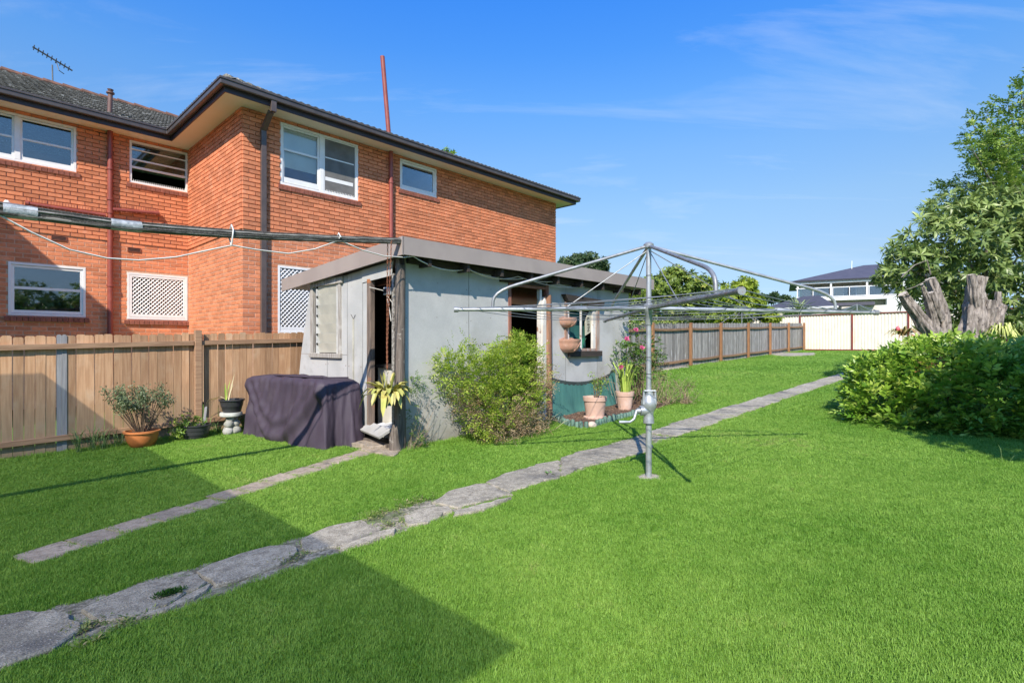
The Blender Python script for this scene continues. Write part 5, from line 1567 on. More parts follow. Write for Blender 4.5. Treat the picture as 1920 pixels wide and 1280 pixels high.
# stone pedestal and the pot on it
sa, sq = 3.02, 8.90
t = thing('stone_pedestal', 'stubby white painted rock pedestal with flat round top', 'pedestal', sa, sq)
M_rock = mat('whitewashed_rock', (.46,.45,.41), (.28,.28,.25), rough=.9, scale=9, bump=.6, bscale=30, stain=(.25,.26,.18), stain_scale=6, stain_at=(.55,.7))
for (dx, dy, dz, r) in ((-.06,-.05,.06,.085),(.05,-.06,.06,.08),(0,.06,.07,.085),(-.05,-.05,.165,.075),(.055,-.03,.17,.07),(0,.05,.17,.075),(-.02,-.03,.24,.07),(.04,.01,.25,.06)):
    bm = bmesh.new(); bmesh.ops.create_icosphere(bm, subdivisions=2, radius=r)
    for v in bm.verts: v.co *= 1+RNG.normal()*.06
    mb = MB(); mb.add([(sa+dx+v.co.x, sq+dy+v.co.y, gz(sa)+dz+v.co.z*.85) for v in bm.verts], [tuple(v.index for v in f.verts) for f in bm.faces]); bm.free()
    mb.build('stone', M_rock, t, smooth=180)
b = MB(); b.lathe((sa,sq,gz(sa)+.27), [(.10,0),(.16,.02),(.165,.045),(.155,.075),(.0,.078)], 22); b.build('top', mat('white_bowl', (.60,.61,.56), rough=.6), t, smooth=50)
z = gz(sa)+.348
t = thing('potted_plant', 'black hanging pot with wilting pale leaves standing on the white pedestal', 'potted plant', sa+.01, sq, z)
pot(t, sa+.01, sq, z, [(.115,0),(.13,.01),(.15,.09),(.154,.093),(.17,.175),(.185,.18),(.185,.20),(.165,.202),(.16,.17)], M_blackpot, soil=(.165,.165))
for (dx, dy, hx, hy, h, m) in ((-.05,0,-.06,.0,.30,M_strap),(-.03,.02,.03,.03,.34,M_strap),(-.02,-.02,.06,0,.26,M_pale),(0,0,.10,.05,.44,M_pale)):
    mb = MB(); p = Vector((sa-.03+dx, sq+dy, z+.17)); e = Vector((sa-.03+hx, sq+hy, z+.17+h))
    vs, fs = strap([p, p.lerp(e,.5)+Vector((0,0,.02)), e], .03); mb.add(vs, fs); mb.build('leaf', m, t, fix=False)
for k in range(6):
    mb = MB(); u_, v_ = ab(-1, .05*(k-3)); d_ = Vector((u_, v_, 0)).normalized()
    p = Vector((sa-.05, sq, z+.18)); ln = .16+.05*k
    vs, fs = strap([p, p+d_*.12+Vector((0,0,.06)), p+d_*(.12+ln*.5)+Vector((0,0,.01)), p+d_*(.14+ln*.8)+Vector((0,0,-.16-.03*k))], .022); mb.add(vs, fs); mb.build('leaf', M_pale, t, fix=False)

# terracotta pots in the bed
ga, gq = 7.50, 5.12
t = thing('potted_shrub', 'larger pale terracotta pot with a scraggly rose cutting in the mulch bed', 'potted plant', ga, gq)
pot(t, ga, gq, gz(ga)+.02, [(.19,0),(.195,.005),(.195,.035),(.165,.04),(.155,.042),(.185,.29),(.20,.30),(.205,.355),(.205,.37),(.185,.372),(.175,.33)], M_terra, soil=(.18,.33))
tp = stems(t, ga, gq, gz(ga)+.35, 9, .42, .22, .006, M_stem)
lv = Leaves()
for p, mdl, e in tp:
    c = np.concatenate([mdl*(1-f)+e*f + RNG.normal(size=(6,3))*.045 for f in (0,.35,.7,1.)]); k = len(c)
    lv.add(c, rand_dirs(k)+UP*.2, rand_dirs(k)+UP, RNG.uniform(.03,.05,k), .026)
lv.build('foliage', L_lime, t)
b = MB(); X0, Y0 = xy(ga, gq)
for k in range(4):
    x1, y1 = ab(X0+.15+.06*k, Y0-.02); s = (ga+.02, gq, gz(ga)+.35)
    b.tube([s, ab(X0+.05,Y0)+(gz(ga)+.70,), (x1,y1,gz(ga)+.80-.06*k), ab(X0+.22+.07*k,Y0-.03)+(gz(ga)+.50-.1*k,)], .004, 5)
b.build('bare_stems', M_twig, t)
ga, gq = 8.62, 5.22
t = thing('potted_lily', 'smaller terracotta pot crammed with yellow green strap leaves', 'potted plant', ga, gq)
pot(t, ga, gq, gz(ga)+.02, [(.12,0),(.155,.26),(.165,.262),(.175,.33),(.175,.345),(.155,.346),(.15,.30)], M_terra, soil=(.15,.31))
for k in range(42):
    an = RNG.uniform(0, 2*math.pi); r0 = .09*math.sqrt(RNG.random()); L_ = RNG.uniform(.40, .72); sp = RNG.uniform(.03,.42)
    p = Vector((ga+r0*math.cos(an), gq+r0*math.sin(an), gz(ga)+.32)); d_ = Vector((math.cos(an), math.sin(an), 0))
    e = p + d_*sp*L_ + Vector((0,0,L_*(1-.3*sp))); mm = p + d_*sp*L_*.35 + Vector((0,0,L_*.55))
    mb = MB(); pts_ = [p, mm, e] if sp < .3 else [p, mm, e, e+d_*.09+Vector((0,0,-.04))]
    vs, fs = strap(pts_, RNG.uniform(.026,.042)); mb.add(vs, fs); mb.build('leaf', M_strap, t, fix=False)

# garden bed: mulch, log edging, stone
M_mulch = mat('bark_mulch', (.17,.10,.068), (.085,.05,.035), rough=.95, scale=45, bump=1.0, bscale=90, spots=(.32,.21,.14), spot_scale=60, spot_at=(.6,.68))
b = MB(); b.prism(BED, lambda a: gz(a)-.02, lambda a: gz(a)+.035)
mu = b.build('mulch_bed', M_mulch, None, origin=(8.3,5.2,0)); mu['kind'] = 'structure'
lv = Leaves(); k = 2600
P = np.stack([RNG.uniform(6.7,10.0,k), RNG.uniform(4.72,5.75,k), np.zeros(k)], 1); P = P[in_poly(P[:,0], P[:,1], BED)]; P[:,2] = SLOPE*P[:,0]+.035+RNG.uniform(0,.018,len(P))
lv.add(P, rand_dirs(len(P))*np.array([1,1,.25]), rand_dirs(len(P))*.5+UP, RNG.uniform(.02,.05,len(P)), RNG.uniform(.008,.018,len(P)))
mc = thing('bark_chips', None, None, 8.3, 5.2, kind='stuff'); lv.build('chips', leafmat('bark_chip', (.10,.06,.04), (.27,.17,.11), (.40,.27,.17), trans=0), mc)
M_edge = mat('green_log_edging', (.11,.20,.155), (.075,.14,.11), rough=.6, scale=9, rnd=.15, stain=(.22,.31,.26), stain_scale=6)
ed = thing('log_edging', 'low scalloped green log edging around the mulch bed', 'garden edging', 7.0, 4.9)
eb = [(6.93,5.58),(6.9,5.42),(6.72,5.08),(6.66,4.80),(6.82,4.72)]
pts_ = []
for i in range(len(eb)-1):
    p, q = np.array(eb[i]), np.array(eb[i+1]); n = max(1, int(np.hypot(*(q-p))/.075))
    pts_ += [tuple(p+(q-p)*j/n) for j in range(n)]
e2_ = [(6.98,4.73),(7.7,4.78),(8.5,4.76)]
for i in range(len(e2_)-1):
    p, q = np.array(e2_[i]), np.array(e2_[i+1]); n = max(1, int(np.hypot(*(q-p))/.085))
    pts_ += [tuple(p+(q-p)*j/n) for j in range(n)]
mb = MB(); mb.lathe((0,0,0), [(.036,-.05),(.036,.085),(.03,.10),(.015,.108),(.001,.11)], 10)
me = bpy.data.meshes.new('log'); me.from_pydata(mb.v, [], mb.f); me.materials.append(M_edge); me.shade_smooth(); me.update()
for p in pts_: inst(me, 'log', ed, (p[0], p[1], gz(p[0])), rx=RNG.normal()*.12, ry=RNG.normal()*.12, scale=(1,1,RNG.uniform(.85,1.15)))
st = thing('garden_stone', 'rounded pale stone set in the gap of the green edging', 'stone', 6.86, 4.74)
bm = bmesh.new(); bmesh.ops.create_icosphere(bm, subdivisions=2, radius=.075)
mb = MB(); mb.add([(6.86+v.co.x*1.15*(1+RNG.normal()*.05), 4.74+v.co.y*(1+RNG.normal()*.05), gz(6.86)+.035+v.co.z*.8) for v in bm.verts], [tuple(v.index for v in f.verts) for f in bm.faces]); bm.free()
mb.build('stone', mat('pale_stone', (.58,.49,.40), (.46,.38,.30), rough=.85, scale=9, bump=.4), st, smooth=180)
# green shade cloth slung along the shed wall
M_shade = mat('green_shade_cloth', (.065,.20,.175), (.048,.165,.145), rough=.85, scale=3, stretch=(4,4,.6), bump=.2, bscale=250, stain=(.06,.21,.185), stain_scale=3)
t = thing('shade_cloth', 'dark green shade cloth slung along the foot of the shed wall', 'shade cloth', 8, 5.7)
vs = []; fs = []; NA, NZ = 60, 12
for i in range(NA+1):
    f = i/NA; a = 7.06+2.05*f
    top = .93 - .13*math.sin(math.pi*min(1,f/.92))**.8 + (.05 if f > .9 else 0)
    for j in range(NZ+1):
        h = j/NZ; z = gz(a)+.02+(top-gz(a)-.02)*h
        out = .03 + .05*(1-h) + .022*math.sin(f*30+h*4)*(1-h)*(.5+f) + .02*math.sin(f*13)*(1-h) + (.05*math.sin(f*60+h*3)*max(0,f-.7)) + .05*max(0,.25-h)
        vs.append((a, SB-out, z))
for i in range(NA):
    for j in range(NZ): fs.append((i*(NZ+1)+j,(i+1)*(NZ+1)+j,(i+1)*(NZ+1)+j+1,i*(NZ+1)+j+1))
b = MB(); b.add(vs, fs); b.build('cloth', M_shade, t, smooth=180, fix=False)
vs2 = []; fs2 = []
for i in range(NA+1):
    f = i/NA; x = vs[i*(NZ+1)+NZ]
    vs2 += [(x[0], x[1]-.006, x[2]-.05-.012*math.sin(i*1.7)), (x[0], x[1]-.012, x[2]+.01)]
for i in range(NA): fs2.append((2*i,2*i+2,2*i+3,2*i+1))
b = MB(); b.add(vs2, fs2); b.build('hem', mat('faded_hem', (.06,.085,.08), (.035,.05,.05), rough=.9), t, fix=False)

# half-round wall planters
def planter(pxc, pyc, wpx, hpx, label):
    c = PB(pxc, pyc, SB-.03)
    Yc = xy(c[0], c[1])[1]; R = wpx/2*Yc*Yc/(F_*SB)*.80; H = hpx*Yc/F_
    t = thing('wall_planter', label, 'planter', c[0], SB, c[2]-H/2, group='half round planters on the shed wall')
    prof = [(.001,-.5),(.42,-.5),(.66,-.40),(.84,-.22),(.95,.05),(.98,.22),(1.0,.24),(1.02,.42),(.96,.42),(.92,.3)]
    b = MB(); n = 22; base = []
    for (r, z) in prof:
        row = []
        for k in range(n+1):
            an = math.pi + math.pi*k/n; sc = 1+.03*math.cos(an*12) if -.35 < z < .2 else 1
            row.append((c[0]+R*r*sc*math.cos(an), SB-.004+R*1.0*r*sc*math.sin(an), c[2]+H*z))
        base.append(row)
    vs = [p for row in base for p in row]; fs = []
    for i in range(len(prof)-1):
        for k in range(n): fs.append((i*(n+1)+k, i*(n+1)+k+1, (i+1)*(n+1)+k+1, (i+1)*(n+1)+k))
    b.add(vs, fs); b.build('bowl', M_planter, t, smooth=40, fix=False)
    b = MB(); w = R*.55
    b.extr([(c[0]-R*.98,SB-.012,c[2]+H*.1),(c[0]+R*.98,SB-.012,c[2]+H*.1),(c[0]+R*.9,SB-.012,c[2]+H*.42),(c[0]+w,SB-.012,c[2]+H*.52),(c[0]-w*.9,SB-.012,c[2]+H*.54),(c[0]-R*.95,SB-.012,c[2]+H*.42)], (0,.009,0)); b.build('back_plate', M_planter, t)
    for k, g in ((-.5,.0),(.3,0)):
        b = MB(); b.tube([(c[0]+k*R,SB-.012,c[2]+H*.42),(c[0]+k*R,SB-.016,c[2]+H*.43)], .01, 8); b.build('fixing_hole', M_dark, t)
    for k in range(5):
        an = math.pi + math.pi*(.5+.09*k-.05); pts__ = [(c[0]+R*r*1.01*math.cos(an+.18*i), SB-.004+R*r*1.01*math.sin(an+.18*i), c[2]+H*z) for i, (r, z) in enumerate(((.70,-.38),(.86,-.2),(.96,.04),(.99,.2)))]
        if k % 2 == 0:
            b = MB(); b.tube(pts__, .006, 5); b.build('rib', M_planter, t)
    return t
planter(1063.5, 604, 31, 19, 'upper and smaller of two salmon half round planters on the shed wall')
planter(1066, 647, 38, 27, 'lower and larger salmon half round planter beside the shed window')

# hanging cactus on its chains
hc = PA(727, 740, 3.72)
t = thing('hanging_basket', 'hanging pot of long yellow cactus leaves on rusty chains before the end doorway', 'hanging plant', hc[0], hc[1], hc[2])
M_chain = mat('rusty_chain', (.36,.15,.08), (.24,.09,.05), rough=.8, scale=30, metal=.3)
M_hook = mat('grey_wire', (.32,.32,.31), rough=.5, metal=.5)
top_ = between(PTS_POLE[1], PTS_POLE[0], .74)
mb = MB()
for k in range(12):
    an = 2*math.pi*k/12
pr_ = []
b = MB()
for k in range(14):
    an = 2*math.pi*k/14; b.v.append((.009*math.cos(an), 0, .019*math.sin(an)))
lk = MB(); lk.tube([(.008*math.cos(2*math.pi*k/10), 0, .017*math.sin(2*math.pi*k/10)) for k in range(11)], .0033, 5, cap=False)
me = bpy.data.meshes.new('chain_link'); me.from_pydata(lk.v, [], lk.f); me.materials.append(M_chain); me.shade_smooth(); me.update()
hook = np.array([hc[0], hc[1]+.01, hc[2]+.30])
join = hook + np.array([0,0,.26])
for off in (-.035, .035):
    s = np.array([top_[0]-.02, top_[1]+off, top_[2]-.02]); n = int((s[2]-hook[2])/.029)
    for k in range(n):
        f = k/n; p = s*(1-f)+hook*f
        cp_ = max(0, 1-f*1.25); p[1] = hook[1]+ (s[1]-hook[1])*cp_ + off*.12
        inst(me, 'chain_link', t, tuple(p), rz=(0 if k % 2 else math.pi/2)+.5)
b = MB(); b.tube([hook+np.array([0,0,.02]), hook+np.array([.0,.025,-.01]), hook+np.array([0,0,-.05]), hook+np.array([0,-.02,-.02])], .005, 6)
for dy, dx in ((-.07,.02),(.08,.03),(.0,-.08)): b.tube([hook+np.array([0,0,-.04]), np.array([hc[0]+dx,hc[1]+dy,hc[2]+.03])], .004, 5)
b.build('hook', M_hook, t)
b = MB(); b.lathe((hc[0],hc[1],hc[2]-.13), [(.001,0),(.07,0),(.10,.13),(.11,.135),(.11,.15),(.09,.15)], 16); b.build('pot', mat('faded_blue_pot', (.10,.20,.32), rough=.5), t, smooth=50)
for k in range(78):
    an = RNG.uniform(0, 2*math.pi); up_ = RNG.uniform(-.25, 1.0); L_ = RNG.uniform(.16,.34)
    d_ = Vector((math.cos(an)*.85, math.sin(an), 0)); p = Vector((hc[0],hc[1],hc[2]+.01)) + d_*.05
    e1_ = p + d_*L_*(.55+.25*(1-up_)) + Vector((0,0,L_*(.45*up_+.02))); e2_ = e1_ + d_*L_*.30 + Vector((0,0,-L_*(.52-.6*up_)))
    if k > 71: e1_ = p + d_*.03 + Vector((0,0,.15)); e2_ = e1_ + d_*.03 + Vector((0,0,.12))
    mb = MB(); vs, fs = strap([p, p.lerp(e1_,.6)+Vector((0,0,.012)), e1_, e1_.lerp(e2_,.6), e2_], RNG.uniform(.046,.075)); mb.add(vs, fs); mb.build('leaf', M_cactus, t, fix=False)
# switch box and lamp fitting at the shed corner
t = thing('junction_box', 'small grey junction box with loose wires high on the shed corner', 'junction box', 3.9, 5.86, 2.2)
b = MB(); b.box(3.87,3.94,5.86,5.95,2.14,2.24); b.build('box', mat('grey_plastic', (.5,.5,.5), rough=.5), t, bevel=.006)
b = MB(); b.box(3.862,3.869,5.875,5.935,2.16,2.22); b.build('face', M_dark, t)
b = MB(); b.tube([(3.93,6.38,2.28),(4.1,6.3,2.24),(4.2,6.2,2.05),(4.25,6.0,1.98)], .006, 6); b.tube([(3.9,5.92,2.14),(3.92,5.88,1.95),(3.93,5.86,1.8)], .005, 5); b.build('wires', M_cable, t)

# ------------------------------------------------------------------ shrubs
# feathery bush in front of the shed
t = thing('feathery_bush', 'bright green feathery bush with dry brown skirts against the shed front', 'bush', 5.7, 5.35)
g0 = gz(5.7)
lumps = [(5.15,5.42,g0+1.02,.34,.30,.26),(5.55,5.35,g0+.98,.42,.36,.34),(6.0,5.35,g0+1.08,.42,.34,.38),(6.35,5.42,g0+1.0,.34,.30,.36),(5.75,5.22,g0+.72,.55,.36,.34),(5.35,5.25,g0+.50,.26,.26,.34),(5.5,5.18,g0+.28,.18,.18,.26),(6.15,5.25,g0+.60,.34,.28,.30),(6.45,5.4,g0+.75,.22,.22,.3),(4.95,5.5,g0+1.12,.16,.16,.22),(6.2,5.4,g0+1.38,.22,.2,.2)]
lumps = [(l_[0]-.36, l_[1], l_[2]-.10, l_[3]*.88, l_[4]*.9, l_[5]*.86) for l_ in lumps]
lv = Leaves(); P, Nn = lump_points(lumps, 1500, .6, 1.22)
sprays(lv, P, Nn + UP*.55 + RNG.normal(size=P.shape)*.35, 9, .16, .058, .019, droop=.35)
P, Nn = lump_points(lumps, 420, .3, .8); sprays(lv, P, Nn + RNG.normal(size=P.shape)*.5, 8, .13, .044, .013, T=RNG.random(len(P))*.4)
k = 26; P = np.stack([RNG.choice([4.62,4.85,5.3,5.75,5.95],k)+RNG.normal(size=k)*.06, RNG.uniform(5.2,5.45,k), g0+RNG.uniform(1.0,1.3,k)], 1); sprays(lv, P, UP+RNG.normal(size=(k,3))*.3, 14, .36, .05, .016, droop=.25)
# arching top shoots
k = 130; P = np.stack([RNG.uniform(4.62,6.2,k), RNG.uniform(5.15,5.55,k), np.full(k, g0+.98)+RNG.uniform(-.22,.16,k)], 1)
P[:,2] += .30*np.exp(-((P[:,0]-5.85)/.28)**2) + .12*np.exp(-((P[:,0]-5.15)/.2)**2) + .14*np.exp(-((P[:,0]-4.75)/.12)**2)
sprays(lv, P, UP*.9+RNG.normal(size=(k,3))*.45-np.array([0,.25,0]), 14, .33, .05, .016, droop=.5)
k = 40; P = np.stack([RNG.uniform(4.5,4.9,k), RNG.uniform(5.2,5.5,k), g0+RNG.uniform(.55,1.1,k)], 1); sprays(lv, P, np.array([-.8,-.2,.4])+RNG.normal(size=(k,3))*.35, 12, .28, .05, .016, droop=.5)
k = 40; P = np.stack([RNG.uniform(5.9,6.35,k), RNG.uniform(5.1,5.5,k), g0+RNG.uniform(.5,1.2,k)], 1); sprays(lv, P, np.array([.7,-.3,.4])+RNG.normal(size=(k,3))*.35, 12, .26, .05, .016, droop=.5)
lv.build('foliage', L_bush, t, nparts=160, fold=.1)
lv = Leaves(); dl = [(4.78,5.42,g0+.66,.24,.2,.26),(5.0,5.2,g0+.38,.22,.2,.36),(5.18,5.0,g0+.18,.26,.2,.24),(5.75,4.98,g0+.26,.40,.2,.24),(6.1,5.05,g0+.85,.16,.14,.2),(6.22,5.3,g0+.5,.16,.14,.38),(5.45,4.92,g0+.42,.18,.12,.2)]
P, Nn = lump_points(dl, 900, .5, 1.08); sprays(lv, P, Nn*.5 - UP*.3 + RNG.normal(size=P.shape)*.5, 7, .11, .04, .010, droop=.5)
lv.build('dry_foliage', L_dry, t)
b = MB()
for k in range(170):
    l_ = dl[RNG.integers(0, len(dl)-1)] if k % 3 else lumps[RNG.integers(0, len(lumps))]
    e = np.array(l_[:3]) + RNG.normal(size=3)*np.array(l_[3:])*.6; e[2] = max(e[2], g0+.05)
    s = np.array([5.2+RNG.uniform(-.15,.75), 5.38+RNG.normal()*.08, g0-.02]); m_ = s*.45+e*.55+RNG.normal(size=3)*.06
    b.tube([s, m_, e], [.005,.004,.002], 4, cap=False)
b.build('stems', M_twig, t)
b = MB()
for k in range(60):
    a = RNG.uniform(5.3,6.3); s = np.array([a, 5.22+RNG.normal()*.08, g0]); e = s+np.array([RNG.normal()*.2, -.05+RNG.normal()*.08, RNG.uniform(.12,.42)])
    vs, fs = strap([s, s*.5+e*.5+np.array([0,0,.04]), e], .012); b.add(vs, fs)
b.build('grass_blades', L_strap if False else M_pale, t, fix=False)

# ivy and weeds on the corner post
t = thing('climbing_weed', 'straggly green weed climbing the corner post under the hanging cactus', 'weed', 4.12, 5.62)
lv = Leaves()
for (c, r, n, T_) in (((4.16,5.66,.98),(.16,.10,.10),60,None),((4.10,5.63,.55),(.07,.06,.26),34,None),((4.14,5.6,.28),(.09,.07,.16),40,None)):
    P, Nn = lump_points([(*c, *r)], n, .4, 1.05); sprays(lv, P, Nn+RNG.normal(size=P.shape)*.4, 7, .08, .030, .013, T=T_)
lv.build('foliage', L_mid, t)
b = MB()
for k in range(26):
    s = np.array([4.12+RNG.normal()*.06, 5.63, .1]); e = s+np.array([RNG.uniform(-.02,.32), -.04+RNG.normal()*.05, RNG.uniform(.2,.75)]); b.tube([s, s*.5+e*.5+RNG.normal(size=3)*.03, e], [.003,.002,.0015], 4, cap=False)
b.build('stems', M_twig, t)

# rose bush at the shed's far corner
t = thing('rose_bush', 'tall leggy rose bush with pink blooms at the far corner of the shed', 'rose bush', 9.5, 5.35)
g1 = gz(9.5)
rl = [(9.15,5.45,g1+1.00,.30,.26,.28),(9.5,5.35,g1+.85,.34,.28,.34),(9.35,5.45,g1+1.35,.16,.16,.35),(9.2,5.5,g1+1.75,.10,.10,.22),(9.75,5.35,g1+1.1,.3,.25,.3),(10.0,5.3,g1+.7,.28,.25,.35)]
lv = Leaves(); P, Nn = lump_points(rl, 560, .5, 1.05); sprays(lv, P, Nn+UP*.2+RNG.normal(size=P.shape)*.4, 5, .10, .052, .036, droop=.3); lv.build('foliage', L_mid, t, nparts=40)
b = MB()
for k in range(26):
    l_ = rl[RNG.integers(0, len(rl))]; e = np.array(l_[:3])+RNG.normal(size=3)*np.array(l_[3:])*.5; s = np.array([9.5+RNG.normal()*.12, 5.4+RNG.normal()*.06, g1])
    b.tube([s, s*.5+e*.5+RNG.normal(size=3)*.06, e], [.009,.007,.004], 5)
b.build('stems', M_stem, t)
M_petal = leafmat('rose_petal', (.62,.09,.26), (.80,.25,.45), trans=.3)
for (px, py) in ((1164,689),(1175,636),(1192,619),(1203,652)):
    c = PB(px, py, 5.12); fl = Leaves()
    D = nrm(np.array([[-.6,-.7,.45]])); 
    for (k, op, ln) in ((5,1.25,.055),(5,.9,.05),(4,.5,.04)): rosettes(fl, np.array([c]), D, k, ln, .05, open_=(op-.1, op+.1), droop=0)
    fl.build('rose_bloom', M_petal, t, kind=None, fold=.25, curl=-.2)
# dry shrub beside it
t = thing('dry_shrub', 'brown twiggy shrub behind the clothesline gearbox', 'bush', 9.6, 4.95)
lv = Leaves(); dl = [(9.25,5.0,g1+.45,.28,.26,.36),(9.75,4.95,g1+.35,.30,.28,.30),(10.1,4.7,g1+.25,.30,.25,.26)]
P, Nn = lump_points(dl, 520, .4, 1.05); sprays(lv, P, Nn+RNG.normal(size=P.shape)*.5, 6, .10, .034, .012, droop=.3); lv.build('dry_foliage', leafmat('olive_dry', (.16,.14,.07), (.33,.27,.15), (.42,.33,.2), trans=.2), t)
b = MB()
for k in range(110):
    l_ = dl[RNG.integers(0,3)]; e = np.array(l_[:3])+RNG.normal(size=3)*np.array(l_[3:])*.6; e[2] = max(e[2], g1+.05); s = np.array([l_[0]+RNG.normal()*.08, l_[1]+RNG.normal()*.05, g1]); b.tube([s, s*.5+e*.5+RNG.normal(size=3)*.05, e], [.006,.004,.002], 4, cap=False)
b.build('stems', M_twig, t)

# weeds along the fence and on the path
def weed(a, q, n, h, sp, label, m, w=.012, group=None):
    t = thing('weed', label, 'weed', a, q, group=group)
    b = MB()
    for k in range(n):
        an = RNG.uniform(0, 2*math.pi); hh = h*RNG.uniform(.5,1); s = np.array([a+RNG.normal()*.02, q+RNG.normal()*.02, gz(a)]); s2 = sp*RNG.uniform(.3,1)
        e = s+np.array([math.cos(an)*s2, math.sin(an)*s2, hh]); m_ = s+np.array([math.cos(an)*s2*.4, math.sin(an)*s2*.4, hh*.75])
        vs, fs = strap([s, m_, e], w); b.add(vs, fs)
    b.build('blades', m, t, fix=False); return t
M_weed = mat('weed_green', (.10,.20,.05), (.19,.27,.09), rough=.6, scale=9)
g_ = [(1.18,9.1),(1.32,9.12),(1.45,9.08),(1.62,9.12),(1.78,9.06),(2.30,9.05),(2.75,9.1),(2.9,9.15),(3.15,9.1),(3.3,9.12)]
for (a, q) in g_: weed(a, q, 22, RNG.uniform(.18,.38), .22, 'tuft of long weedy grass growing at the foot of the brown paling fence', M_weed, .010, 'weed tufts along the fence')
q = G(1028,893); weed(q[0], q[1], 14, .05, .10, 'flat yellow green weed sprouting on the concrete path by the clothesline', M_weed, .022)
q = G(318,1122)
t = thing('moss_clump', 'dark green clump of moss on the shaded path slab', 'weed', q[0], q[1]); lv = Leaves(); P, Nn = lump_points([(q[0],q[1],gz(q[0])+.03,.09,.035,.02)], 700, .2, 1.0)
lv.add(P, Nn+UP, rand_dirs(len(P)), .018, .006); lv.build('foliage', leafmat('moss', (.03,.10,.015), (.06,.16,.03)), t)
wd = thing('path_weeds', 'low creeping weeds filling the broken gap in the path', 'weed', *G(745,965)); wd['kind'] = 'stuff'
lv = Leaves()
for (px, py, n, r) in ((715,968,300,.13),(775,945,260,.11),(735,985,160,.08),(160,1182,200,.07),(545,1052,160,.07),(250,1165,120,.06),(170,1205,80,.05)):
    q = G(px, py); P = np.stack([q[0]+RNG.normal(size=n)*r, q[1]+RNG.normal(size=n)*r*.5, np.zeros(n)], 1); P[:,2] = SLOPE*P[:,0]+.02; rosettes(lv, P[:n//4], np.tile(UP,(n//4,1))+RNG.normal(size=(n//4,3))*.2, 4, .03, .009)
lv.build('foliage', leafmat('path_weed', (.12,.20,.05), (.28,.32,.10), (.45,.36,.2)), wd)
q = G(708,822); weed(q[0], q[1], 24, .15, .10, 'small weed growing under the shed doorstep', M_weed, .012)
q = G(1880,870); weed(q[0], q[1], 4, .22, .22, 'single seeding grass stalk near the shaded end of the hedge', M_weed, .004)

# ------------------------------------------------------------------ hedge, stumps, trees on the right
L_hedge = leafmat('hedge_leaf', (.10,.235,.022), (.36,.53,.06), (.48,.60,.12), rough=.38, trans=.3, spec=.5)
t = thing('leafy_hedge', 'broad mound of glossy green pinnate shrub filling the right side of the lawn', 'hedge', 10.0, .8)
g2 = gz(10)
hl = [(11.0,2.0,g2+.5,.7,.5,.6),(9.75,1.75,g2+.30,.55,.45,.50),(10.3,1.75,g2+.62,.7,.55,.62),(9.65,1.1,g2+.35,.55,.5,.55),(10.3,1.1,g2+.80,.8,.6,.66),(9.9,.45,g2+.55,.7,.55,.72),(10.6,.4,g2+.80,.8,.6,.70),(10.0,-.2,g2+.60,.75,.6,.75),(10.8,-.3,g2+.80,.8,.6,.68),(10.3,-.9,g2+.65,.85,.7,.75),(11.2,1.5,g2+.7,.8,.7,.62),(11.6,.5,g2+.75,.8,.8,.65),(10.6,-1.7,g2+.65,.9,.7,.8),(9.5,1.6,g2+.12,.45,.35,.25),(9.45,.6,g2+.15,.45,.45,.35),(9.6,-.3,g2+.2,.5,.5,.4)]
hl = [(l_[0]+.1, l_[1]-(.42 if l_[1] > .9 else .2), l_[2]-(.20 if l_[1] > .9 else .34), *l_[3:]) for l_ in hl]
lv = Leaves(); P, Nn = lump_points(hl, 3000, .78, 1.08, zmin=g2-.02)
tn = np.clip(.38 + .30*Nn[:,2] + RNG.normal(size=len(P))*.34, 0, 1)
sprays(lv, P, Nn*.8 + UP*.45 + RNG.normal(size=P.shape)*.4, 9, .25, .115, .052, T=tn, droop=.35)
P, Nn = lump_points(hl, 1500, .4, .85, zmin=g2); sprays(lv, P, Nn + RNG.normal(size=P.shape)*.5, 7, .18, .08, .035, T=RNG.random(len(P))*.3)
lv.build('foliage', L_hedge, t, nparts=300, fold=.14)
lv = Leaves(); c = np.array(PY(1757, 690, 8.0)); P = c + RNG.normal(size=(26,3))*np.array([.10,.12,.05]); sprays(lv, P, rand_dirs(26)+UP*.3, 7, .14, .06, .022); lv.build('withered_leaves', leafmat('rust_leaf', (.40,.16,.06), (.55,.28,.12), trans=.3), t)
b = MB()
for k in range(50):
    l_ = hl[RNG.integers(0, len(hl))]; e = np.array(l_[:3])+RNG.normal(size=3)*np.array(l_[3:])*.4; s = np.array([l_[0]+RNG.normal()*.1, l_[1]+RNG.normal()*.1, g2-.02]); b.tube([s, s*.5+e*.5, e], [.014,.010,.005], 5)
b.build('stems', M_stem, t)

